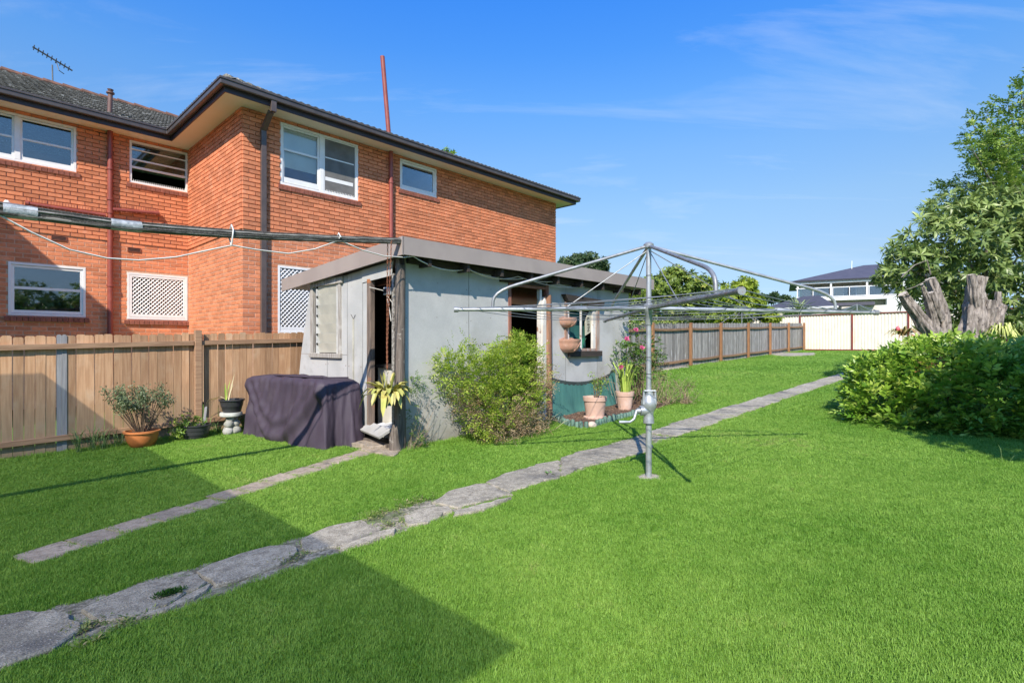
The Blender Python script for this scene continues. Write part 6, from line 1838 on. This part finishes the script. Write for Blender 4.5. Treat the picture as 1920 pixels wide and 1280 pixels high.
M_bark = mat('rugged_grey_bark', (.36,.31,.27), (.15,.128,.11), rough=.95, scale=5, stretch=(4,4,.7), bump=1.0, bscale=14, bstretch=(4,4,.6), fine=.2, stain=(.44,.375,.325), stain_scale=3)
grit(M_bark, (.07,.055,.048), 11, .54, .66)
M_cut = mat('sawn_wood', (.60,.52,.42), (.48,.41,.33), rough=.85, scale=8)
def limb(t, pts_, rs, name='limb', cap=True, ridges=9, amp=.24):
    "a gnarled limb: ridged cross-section, sawn flat at its end"
    pts_ = [np.array(p, float) for p in pts_]; n = 40; vs = []; fs = []
    # resample
    fine = []; fr = []
    for i in range(len(pts_)-1):
        for j in range(7):
            f = j/7; fine.append(pts_[i]*(1-f)+pts_[i+1]*f); fr.append(rs[i]*(1-f)+rs[i+1]*f)
    fine.append(pts_[-1]); fr.append(rs[-1])
    ph = RNG.uniform(0, 6.28, 4)
    prev = None
    for i, p in enumerate(fine):
        tt = fine[min(i+1,len(fine)-1)]-fine[max(i-1,0)]; tt /= np.linalg.norm(tt)
        s = np.cross(tt, np.array([.3,1,.1])) if prev is None else prev-tt*np.dot(prev,tt); s /= np.linalg.norm(s); prev = s; u = np.cross(tt, s)
        for k in range(n):
            an = 2*math.pi*k/n; tw = i*.10
            r = fr[i]*(1+amp*1.1*(abs(math.sin(2.5*an+ph[0]+tw))-.6)+amp*.9*(abs(math.sin(4.5*an+ph[1]-tw*1.5))-.6)+amp*.6*(abs(math.sin(6.5*an+ph[2]+tw*2.2))-.6)+RNG.normal()*.02+.07*math.sin(i*.9+ph[3]+an))
            vs.append(p+(s*math.cos(an)+u*math.sin(an))*r)
    m_ = len(fine)
    for i in range(m_-1):
        for k in range(n):
            k2 = (k+1) % n; fs.append((i*n+k, i*n+k2, (i+1)*n+k2, (i+1)*n+k))
    b = MB(); b.add(vs, fs); o = b.build(name, M_bark, t, smooth=75, fix=False)
    if cap:
        b = MB(); last = [p+RNG.normal(size=3)*fr[-1]*.04 for p in vs[-n:]]; tt = fine[-1]-fine[-2]; tt /= np.linalg.norm(tt); b.add([p+tt*.004 for p in last], [tuple(range(n))]); b.build('sawn_end', M_cut, o, fix=False)
    return o
SY = 11.2
def SP(px, py, dy=0): return np.array(PY(px, py, SY+dy))
base = SP(1755, 690); t = thing('tree_stump', 'lopped grey stump with two forked sawn limbs, nearer the cream fence', 'tree stump', base[0], base[1])
R_ = SY/F_
limb(t, [SP(1770,720), SP(1768,640), SP(1767,590), SP(1757,555), SP(1744,522)], [15*R_, 12*R_, 10.5*R_, 9*R_, 7.5*R_], 'limb')
limb(t, [SP(1768,665,.1), SP(1745,625,-.05), SP(1718,588,-.1), SP(1692,551,-.15)], [18*R_, 14*R_, 10*R_, 7*R_], 'limb')
limb(t, [SP(1752,610,-.1), SP(1742,570,-.2), SP(1735,550,-.25), SP(1728,533,-.3)], [8*R_, 6*R_, 4*R_, 2.5*R_], 'limb')
limb(t, [SP(1760,600,-.1), SP(1752,570,-.22), SP(1746,548,-.25)], [9*R_, 7*R_, 5*R_], 'limb')
base = SP(1830, 690); t = thing('tree_stump', 'thick lopped stump with an upright sawn trunk beside the yellow bromeliad', 'tree stump', base[0], base[1])
limb(t, [SP(1822,720), SP(1825,645), SP(1828,590), SP(1828,550), SP(1833,519)], [33*R_, 24*R_, 17*R_, 13*R_, 12*R_], 'limb')
limb(t, [SP(1836,680,.05), SP(1846,625,-.05), SP(1854,590,-.1), SP(1860,563,-.15)], [21*R_, 14*R_, 9.5*R_, 6.5*R_], 'limb')
limb(t, [SP(1830,590,-.02), SP(1826,555,-.1), SP(1821,515,-.14)], [10*R_, 8*R_, 6*R_], 'limb')
limb(t, [SP(1850,640,0), SP(1866,606,-.05), SP(1879,577,-.08), SP(1884,572,-.1)], [14*R_, 10*R_, 6*R_, 5*R_], 'limb')
limb(t, [SP(1866,625,.1), SP(1871,580,.1), SP(1872,547,.1)], [7*R_, 6*R_, 4*R_], 'limb')
# bromeliads
M_brom = mat('bromeliad_blade', (.50,.53,.14), (.36,.42,.10), rough=.45, scale=5, rnd=.2)
M_brom2 = mat('reddish_bromeliad_blade', (.22,.24,.05), (.33,.17,.08), rough=.45, scale=5, rnd=.2)
M_pink = mat('pink_flower', (.75,.14,.17), (.6,.1,.13), rough=.5)
def brom(px, py, dy, n, L0, m, label, droop):
    c = SP(px, py, dy); t = thing('bromeliad', label, 'bromeliad', c[0], c[1], c[2])
    for k in range(n):
        an = RNG.uniform(0, 2*math.pi); el = RNG.uniform(.1,1.1); L_ = L0*RNG.uniform(.6,1)
        d_ = Vector((math.cos(an)*math.cos(el), math.sin(an)*math.cos(el), math.sin(el))); p = Vector(c)+d_*.03
        m_ = p+d_*L_*.55; e = m_+Vector((d_.x,d_.y,0))*L_*.4+Vector((0,0,-L_*droop))
        mb = MB(); vs, fs = strap([p, p.lerp(m_,.6)+Vector((0,0,.02)), m_, e], RNG.uniform(.03,.05)); mb.add(vs, fs); mb.build('leaf', m, t, fix=False)
    return t, c
t, c = brom(1878, 628, -.9, 70, .46, M_brom, 'yellowish drooping bromeliad clump hanging beside the thick stump', .55)
b = MB(); b.lathe((c[0]-.08,c[1]-.08,c[2]-.12), [(.001,-.05),(.05,-.02),(.05,.02),(.001,.05)], 8); b.build('flower', M_pink, t, smooth=180)
t, c = brom(1693, 630, -.5, 36, .42, M_brom2, 'reddish green bromeliad with pink flowers at the forked stump', .3)
b = MB()
for dx, dz in ((-.12,.15),(.1,-.02)): b.lathe((c[0]+dx,c[1]-dx-.05,c[2]+dz), [(.001,-.06),(.04,-.02),(.03,.03),(.001,.06)], 8)
b.build('flower', M_pink, t, smooth=180)

# loquat tree behind the stumps
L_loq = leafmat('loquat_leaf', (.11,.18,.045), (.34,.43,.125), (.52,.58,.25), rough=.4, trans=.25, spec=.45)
M_limb = mat('smooth_grey_limb', (.26,.225,.185), (.17,.145,.12), rough=.9, scale=9, bump=.3)
TY = 13.0
def TP(px, py, dy=0): return np.array(PY(px, py, TY+dy))
c0 = TP(1850, 690, 1.0); t = thing('loquat_tree', 'spreading loquat tree with long dark leaves behind the stumps', 'tree', c0[0], c0[1])
RT = TY/F_
def LP(px, py, r, dy=0, rz=None):
    c = TP(px, py, dy); return (c[0], c[1], c[2], r*RT, r*RT, (rz or r)*RT)
ll = [LP(1705,505,50),LP(1745,450,55),LP(1800,440,60),LP(1850,430,70,.3),LP(1760,520,55,.5),LP(1820,500,70,.3),LP(1890,480,70,.2),LP(1850,560,70,.5),LP(1910,560,70,.3),LP(1770,580,45,.8),LP(1840,620,60,.8),LP(1930,400,60,.5),LP(1950,500,80,.3),LP(1900,620,60,.8),LP(1668,520,22,-.2),LP(1690,470,26,0),LP(1780,400,38,.1),LP(1835,375,40,.2),LP(1880,390,50,.2),LP(1665,545,16,0),LP(1730,560,36,.4),LP(1870,690,60,.6),LP(1760,640,40,.9)]
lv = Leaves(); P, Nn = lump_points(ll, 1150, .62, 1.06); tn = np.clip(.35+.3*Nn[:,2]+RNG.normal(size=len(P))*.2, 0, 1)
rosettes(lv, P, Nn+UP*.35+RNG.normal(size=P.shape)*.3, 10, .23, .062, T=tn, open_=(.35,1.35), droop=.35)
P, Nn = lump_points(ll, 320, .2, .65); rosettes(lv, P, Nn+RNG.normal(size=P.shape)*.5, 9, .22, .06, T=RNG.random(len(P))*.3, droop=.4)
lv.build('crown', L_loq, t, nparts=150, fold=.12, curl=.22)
tr = MB(); tr.tube([(c0[0],c0[1],gz(c0[0])-.1), TP(1848,620,.9), TP(1845,560,.8)], [.16,.13,.10], 10)
for e in ((1705,505),(1745,450),(1800,440),(1850,430),(1910,480),(1920,560),(1690,480)):
    q = TP(e[0], e[1], .1); s = TP(1846,590,.85); tr.tube([s, s*.6+q*.4+np.array([0,0,.15]), q], [.08,.05,.02], 8)
tr.build('trunk', M_limb, t, smooth=60)
b = MB(); b.tube([TP(1745,522,-2.2), TP(1715,538,-2.2), TP(1688,546,-2.2)], [.012,.009,.005], 6); b.tube([TP(1690,520,-.8), TP(1715,497,-.8), TP(1738,488,-.8), TP(1745,515,-.8)], [.012,.013,.014,.016], 6)
b.build('bare_branch', M_limb, t, smooth=60)
# the finer-leaved tree above it
L_fine = leafmat('small_green_leaf', (.09,.18,.03), (.27,.40,.065), (.42,.48,.12), rough=.4, trans=.35)
UY = 13.6
def UP_(px, py, dy=0): return np.array(PY(px, py, UY+dy))
c1 = UP_(1960, 690, 1.2); t = thing('airy_tree', 'airy small leaved tree reaching up beyond the loquat at the right edge', 'tree', c1[0], c1[1])
RU = UY/F_
br = [((1905,400),(1858,338),(1812,262)),((1910,390),(1880,300),(1848,205)),((1930,350),(1905,250),(1888,190)),((1950,330),(1925,230),(1912,158)),((1890,420),(1830,350),(1768,350)),((1880,430),(1810,380),(1735,390)),((1915,360),(1870,300),(1822,232)),((1960,300),(1950,200),(1945,120)),((1900,420),(1850,400),(1800,370)),((1930,400),(1900,340),(1875,290)),((1940,420),(1925,360),(1910,310)),((1900,440),(1840,420),(1770,410)),((1960,380),(1945,300),(1930,260)),((1900,330),(1868,262),(1830,300)),((1940,300),(1900,262),(1860,250)),((1880,380),(1850,330),(1835,300)),((1990,300),(1980,200),(1975,110)),((1990,380),(1975,300),(1960,240))]
b = MB(); lv = Leaves()
root = UP_(1955, 520, .9)
b.tube([(c1[0],c1[1],gz(c1[0])-.1), root], [.15,.10], 9)
for (p, m_, e) in br:
    dy = RNG.uniform(-.4,.8); p = UP_(*p, .5); m_ = UP_(*m_, dy*.6); e = UP_(*e, dy)
    b.tube([root, p, m_, e], [.05,.03,.018,.006], 6)
    for f in np.linspace(0, 1, 26):
        c = (p*(1-f)**2+2*m_*f*(1-f)+e*f*f) if False else (p*(1-2*f)+m_*2*f if f < .5 else m_*(2-2*f)+e*(2*f-1))
        k = 5; P = c + RNG.normal(size=(k,3))*(.20*(1.2-.75*f)); d_ = nrm(e-m_)
        sprays(lv, P, d_*.7+rand_dirs(k)*.8+UP*.2, 9, .24, .10, .046, droop=.3)
lv.build('crown', L_fine, t, nparts=60, fold=.12)
b.build('trunk', M_limb, t, smooth=60)
# a tree out of frame to the right that shades the hedge's near end
t = thing('shade_tree', 'leafy tree just outside the right edge casting shade over the hedge', 'tree', 6.2, -2.6)
lv = Leaves(); P, Nn = lump_points([(6.2,-2.1,3.6,1.25,1.0,1.1),(5.6,-2.5,4.4,1.1,.9,.9),(7.0,-2.5,4.4,1.2,1.0,.9)], 900, .5, 1.05); rosettes(lv, P, Nn+UP*.3, 9, .22, .07); lv.build('crown', L_loq, t)
b = MB(); b.tube([(6.2,-2.6,0),(6.25,-2.5,1.8),(6.2,-2.3,3.2)], [.14,.11,.08], 9); b.build('trunk', M_limb, t, smooth=60)

# ------------------------------------------------------------------ neighbours out of frame, seen only in the window glass
def outtree(a, q, h, r, label, m):
    t = thing('garden_tree', label, 'tree', a, q); lv = Leaves()
    P, Nn = lump_points([(a,q,h*.72,r,r,h*.26),(a+r*.6,q+.5,h*.6,r*.7,r*.7,h*.2),(a-r*.6,q-.4,h*.62,r*.7,r*.7,h*.2)], 500, .6, 1.05); rosettes(lv, P, Nn+UP*.3, 7, .32, .14); lv.build('crown', m, t)
    b = MB(); b.tube([(a,q,-.1),(a,q,h*.5),(a,q,h*.8)], [.2,.15,.06], 8); b.build('trunk', M_limb, t)
outtree(3.3, -17.5, 5.6, 1.7, 'round tree in the garden opposite, out of frame, mirrored in the lower window', L_loq)
outtree(7.5, -21.0, 6.2, 2.2, 'broad tree in the garden opposite, out of frame beyond the tiled cottage', L_fine)
t = thing('cottage', 'tiled cottage in the garden opposite, out of frame, mirrored in the lower window', 'house', 5.5, -22, -.2)
b = MB(); b.box(1.5, 10.5, -27, -19.6, -.3, 3.0); b.build('wall', M_ownwall, t)
b = MB(); b.add([(1,-19.1,3.0),(11,-19.1,3.0),(11,-27.5,3.0),(1,-27.5,3.0),(5,-23.3,4.8),(7,-23.3,4.8)], [(0,1,5,4),(1,2,5),(2,3,4,5),(3,0,4),(3,2,1,0)]); b.build('roof', M_ridge, t)
# ------------------------------------------------------------------ beyond the fences
L_far = leafmat('far_leaf', (.07,.13,.022), (.25,.33,.05), (.40,.42,.09), trans=.28)
L_fard = leafmat('far_dark_leaf', (.028,.062,.024), (.075,.125,.045), (.13,.18,.07), trans=.2)
L_fary = leafmat('far_lime_leaf', (.14,.23,.02), (.38,.46,.05), (.48,.52,.07), trans=.35)
def fartree(lumps_px, Y, n, ls, m, name, label, group=None):
    r = Y/F_; lumps = []
    for (px, py, rr) in lumps_px:
        c = PY(px, py, Y + RNG.uniform(-rr, rr)*r*.5); lumps.append((c[0], c[1], c[2], rr*r, rr*r, rr*r*.9))
    mean = np.mean([l_[:3] for l_ in lumps], axis=0); t = thing(name, label, 'tree', mean[0], mean[1], gz(mean[0]), group=group)
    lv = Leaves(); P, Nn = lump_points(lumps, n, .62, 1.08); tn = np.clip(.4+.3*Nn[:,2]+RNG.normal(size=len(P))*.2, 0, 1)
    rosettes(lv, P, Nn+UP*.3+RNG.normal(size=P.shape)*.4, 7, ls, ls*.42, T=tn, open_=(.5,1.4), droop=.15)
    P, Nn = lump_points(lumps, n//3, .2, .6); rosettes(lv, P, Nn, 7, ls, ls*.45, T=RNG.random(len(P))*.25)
    lv.build('crown', m, t)
    b = MB(); s = np.array([mean[0], mean[1], gz(mean[0])-.2]); b.tube([s, s*.5+mean*.5, mean], [.22,.17,.1], 8)
    for l_ in lumps:
        q = np.array(l_[:3]); b.tube([s*.4+mean*.6, q*.6+mean*.4, q], [.09,.06,.02], 6)
    b.build('trunk', M_limb, t, smooth=60)
    return t
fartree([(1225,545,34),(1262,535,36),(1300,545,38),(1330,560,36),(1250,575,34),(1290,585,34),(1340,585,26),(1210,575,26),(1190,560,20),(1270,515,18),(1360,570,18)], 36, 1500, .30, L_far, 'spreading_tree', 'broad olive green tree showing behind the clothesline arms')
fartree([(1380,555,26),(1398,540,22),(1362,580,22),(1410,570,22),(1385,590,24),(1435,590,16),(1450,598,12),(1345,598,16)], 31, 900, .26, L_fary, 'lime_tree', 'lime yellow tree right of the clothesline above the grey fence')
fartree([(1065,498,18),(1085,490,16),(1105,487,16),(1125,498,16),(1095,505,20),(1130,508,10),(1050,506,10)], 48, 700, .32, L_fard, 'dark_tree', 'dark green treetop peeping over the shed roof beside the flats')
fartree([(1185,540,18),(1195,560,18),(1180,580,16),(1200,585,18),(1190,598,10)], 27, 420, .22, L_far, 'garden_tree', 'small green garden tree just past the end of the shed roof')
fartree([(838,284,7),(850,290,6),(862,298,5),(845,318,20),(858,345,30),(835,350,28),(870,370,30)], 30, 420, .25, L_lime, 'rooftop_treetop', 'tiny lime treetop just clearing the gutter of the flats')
fartree([(1430,560,8),(1450,558,9),(1470,562,8),(1415,566,8),(1485,566,6)], 140, 200, 1.1, L_fard, 'distant_tree', 'faint far treetops on the horizon left of the dark tiled roof')
# creeper along the grey fence top
t = thing('fence_creeper', 'flowering creeper trailing over the top of the grey paling fence', 'creeper', 13, 9.45)
lv = Leaves(); k = 900; a = RNG.uniform(10.6,19.5,k); P = np.stack([a, 9.45+RNG.normal(size=k)*.10, SLOPE*a+1.78+RNG.normal(size=k)*.07*np.clip((20-a)/4,.2,1)], 1); lv.add(P, rand_dirs(k), rand_dirs(k)+UP, .07, .045); lv.build('foliage', leafmat('creeper_leaf', (.16,.26,.05), (.40,.44,.12), (.55,.40,.12), trans=.3), t)

# two-storey house with balcony
M_rooft = mat('slate_grey_roof', (.085,.08,.105), (.07,.066,.088), rough=.6, scale=2, stretch=(1,1,1))
M_cream2 = mat('beige_render', (.50,.45,.36), (.45,.40,.32), rough=.8)
M_wtrim = mat('white_trim', (.82,.82,.82), (.78,.78,.78), rough=.5)
HY = 54.0
k_ = HY/F_
def H(px, py, dy=0): return Vector(PY(px, py, HY+dy))
c = H(1600, 645); hs = thing('two_storey_house', 'two storey beige house with slate hip roof and glass balcony beyond the cream fence', 'house', c[0], c[1], 1.2)
# local frame along the balcony: slightly turned so that its right end comes nearer
rdir = (H(1690,600,-4)-H(1492,600,0)); rdir.z = 0; Lh = rdir.length; rdir.normalize(); fdir = Vector((rdir.y, -rdir.x, 0))
if (Vector((0,0,0))-H(1492,600)).dot(fdir) < 0: fdir = -fdir
o0 = H(1492, 600, 0); o0.z = 0
def HW(x, y, z): return o0 + rdir*x - fdir*y + Vector((0,0,z))
def hbox(b, x0, x1, y0, y1, z0, z1):
    c = [HW(x0,y0,z0),HW(x1,y0,z0),HW(x1,y1,z0),HW(x0,y1,z0),HW(x0,y0,z1),HW(x1,y0,z1),HW(x1,y1,z1),HW(x0,y1,z1)]
    b.add(c, [(0,3,2,1),(4,5,6,7),(0,1,5,4),(1,2,6,5),(2,3,7,6),(3,0,4,7)])
zE = CAMZ+(645-528)*k_; zF = CAMZ+(645-560)*k_; zP = CAMZ+(645-493)*k_; W_ = Lh+4
def part(name, m, *boxes, parent=hs, **kw):
    b = MB()
    for q in boxes: hbox(b, *q)
    return b.build(name, m, parent, **kw)
part('wall', M_cream2, (.6, W_, 1.4, 10, 1.0, zE))
part('lower_wall', M_cream2, (.6, 7.6, .9, 1.39, 1.0, zF-.32))
part('lower_wall', M_wtrim, (7.65, W_, -.25, 1.39, 1.0, zF-.32))
part('balcony_floor', M_wtrim, (0, W_, -.3, 1.39, zF-.3, zF))
part('eave_beam', M_wtrim, (-.1, W_, -.3, -.05, zE-.32, zE-.02))
for x in (.1, 3.0, 6.0, 8.9, 11.8): part('veranda_post', M_wtrim, (x, x+.16, -.2, -.04, zF, zE-.3))
for x0, x1 in ((1.7,3.4),(4.3,5.3),(6.5,7.4),(9.3,11.0)):
    w_ = part('window', M_wtrim, (x0-.08, x1+.08, 1.32, 1.41, zF+.1, zE-.5)); part('pane', mat('dark_pane', (.05,.055,.06), rough=.15, spec=.8), (x0, x1, 1.29, 1.325, zF+.15, zE-.58), parent=w_)
part('balcony_rail', M_wtrim, (0, W_, -.24, -.18, zF+.95, zF+1.02), (0, W_, -.24, -.18, zF+.06, zF+.12), *[(x, x+.06, -.24, -.18, zF, zF+1.0) for x in (.1,1.5,3.2,4.6,6.2,7.5,9.1,10.4)])
M_bgl = glassmat('balcony_glass', (.72,.76,.78), .12)
for x0, x1 in ((3.3,4.5),(4.7,5.95),(6.3,7.4),(7.6,8.85),(9.2,10.3),(10.5,11.7),(.2,1.4),(1.6,2.9)): part('balcony_pane', M_bgl, (x0, x1, -.22, -.20, zF+.14, zF+.94))
b = MB(); xm = 6.4
c = [HW(-.5,-.42,zE-.02),HW(W_+.6,-.42,zE-.02),HW(W_+.6,10.7,zE-.02),HW(-.5,10.7,zE-.02),HW(xm,5,zP),HW(W_-5,5,zP)]
b.add(c, [(0,1,5,4),(1,2,5),(2,3,4,5),(3,0,4),(3,2,1,0)]); b.build('roof', M_rooft, hs)
part('gutter', mat('charcoal_gutter', (.03,.03,.035), rough=.4), (-.55, W_+.6, -.50, -.40, zE-.12, zE+.02))
b = MB(); q = H(1597,505,1); b.tube([q-Vector((0,0,.5)), q+Vector((0,0,.3))], .05, 5); b.tube([q+Vector((0,0,.3)), q+Vector((.1,0,.9))], .03, 5); b.build('roof_aerial', M_wtrim, hs)
# low tiled house in front of it
LY = 43.0; kl = LY/F_
def Lp(px, py, dy=0): return Vector(PY(px, py, LY+dy))
c = Lp(1500, 645); lh = thing('tiled_house', 'low house with a dark tiled hip roof in front of the balcony house', 'house', c[0], c[1], 1.2)
b = MB(); e0_, e1_, r0_, r1_ = Lp(1418,583,2), Lp(1572,572,-2), Lp(1505,553,4), Lp(1535,552,3)
bk0, bk1 = Lp(1400,583,12), Lp(1590,572,9)
e0_.z = e1_.z = bk0.z = bk1.z = CAMZ+(645-578)*kl; r0_.z = r1_.z = CAMZ+(645-552)*kl*1.05
b.add([e0_, e1_, bk1, bk0, r0_, r1_], [(0,1,5,4),(1,2,5),(2,3,4,5),(3,0,4),(3,2,1,0)]); b.build('roof', mat('dark_roof_tiles', (.08,.075,.09), (.055,.052,.065), rough=.7, scale=3, stretch=(1,1,6)), lh)
b = MB(); i0, i1 = e0_.lerp(e1_,.04), e0_.lerp(e1_,.96); b.extr([(i0.x,i0.y,1.0),(i1.x,i1.y,1.0),(i1.x,i1.y,e0_.z-.01),(i0.x,i0.y,e0_.z-.01)], tuple((bk0-e0_)*.8)); b.build('wall', M_cream2, lh)
b = MB(); b.obox(tuple(e0_), tuple(e1_), .12, .14); b.build('gutter', M_wtrim, lh)
# garage block with white wall
c = Lp(1640,645); gh = thing('white_garage', 'white flat walled garage under the balcony behind the cream fence', 'garage', c[0], c[1], 1.2)
b = MB(); p, q = Lp(1578,600,2), Lp(1720,600,-2); zt_ = CAMZ+(645-572)*kl; b.extr([(p.x,p.y,1.0),(q.x,q.y,1.0),(q.x,q.y,zt_),(p.x,p.y,zt_)], tuple((q-p).cross(Vector((0,0,-1))).normalized()*3)); b.build('wall', mat('white_wall', (.76,.72,.66), (.70,.66,.60), rough=.8), gh)
b = MB(); p2, q2 = Lp(1556,570,1.6), Lp(1640,568,-.2); p2.z = q2.z = zt_+.12; b.obox(tuple(p2), tuple(q2), 1.2, .25); b.build('roof_edge', M_rooft, gh)
# spiky plant beyond the fence
c = Lp(1497,585,-5); t = thing('spiky_plant', 'spiky pale green cordyline above the cream fence before the tiled house', 'plant', c[0], c[1], 1.1)
b = MB()
for k in range(60):
    an = RNG.uniform(0,6.28); el = RNG.uniform(.25,1.45); d_ = Vector((math.cos(an)*math.cos(el), math.sin(an)*math.cos(el), math.sin(el))); s = Vector((c.x,c.y,c.z)); L_ = RNG.uniform(.9,1.6)
    vs, fs = strap([s, s+d_*L_*.6, s+d_*L_+Vector((0,0,-.12*L_))], .09); b.add(vs, fs)
b.build('leaves', mat('spiky_leaf', (.30,.36,.16), (.20,.27,.10), rough=.6, scale=2), t, fix=False)
b = MB(); b.tube([(c.x,c.y,1.0),(c.x,c.y,c.z)], .09, 7); b.build('stem', M_limb, t)
lv_t = fartree([(1478,592,9),(1490,596,9),(1512,594,9),(1525,597,7)], 38, 200, .2, L_mid, 'low_shrub', 'green shrub under the spiky plant at the cream fence top')
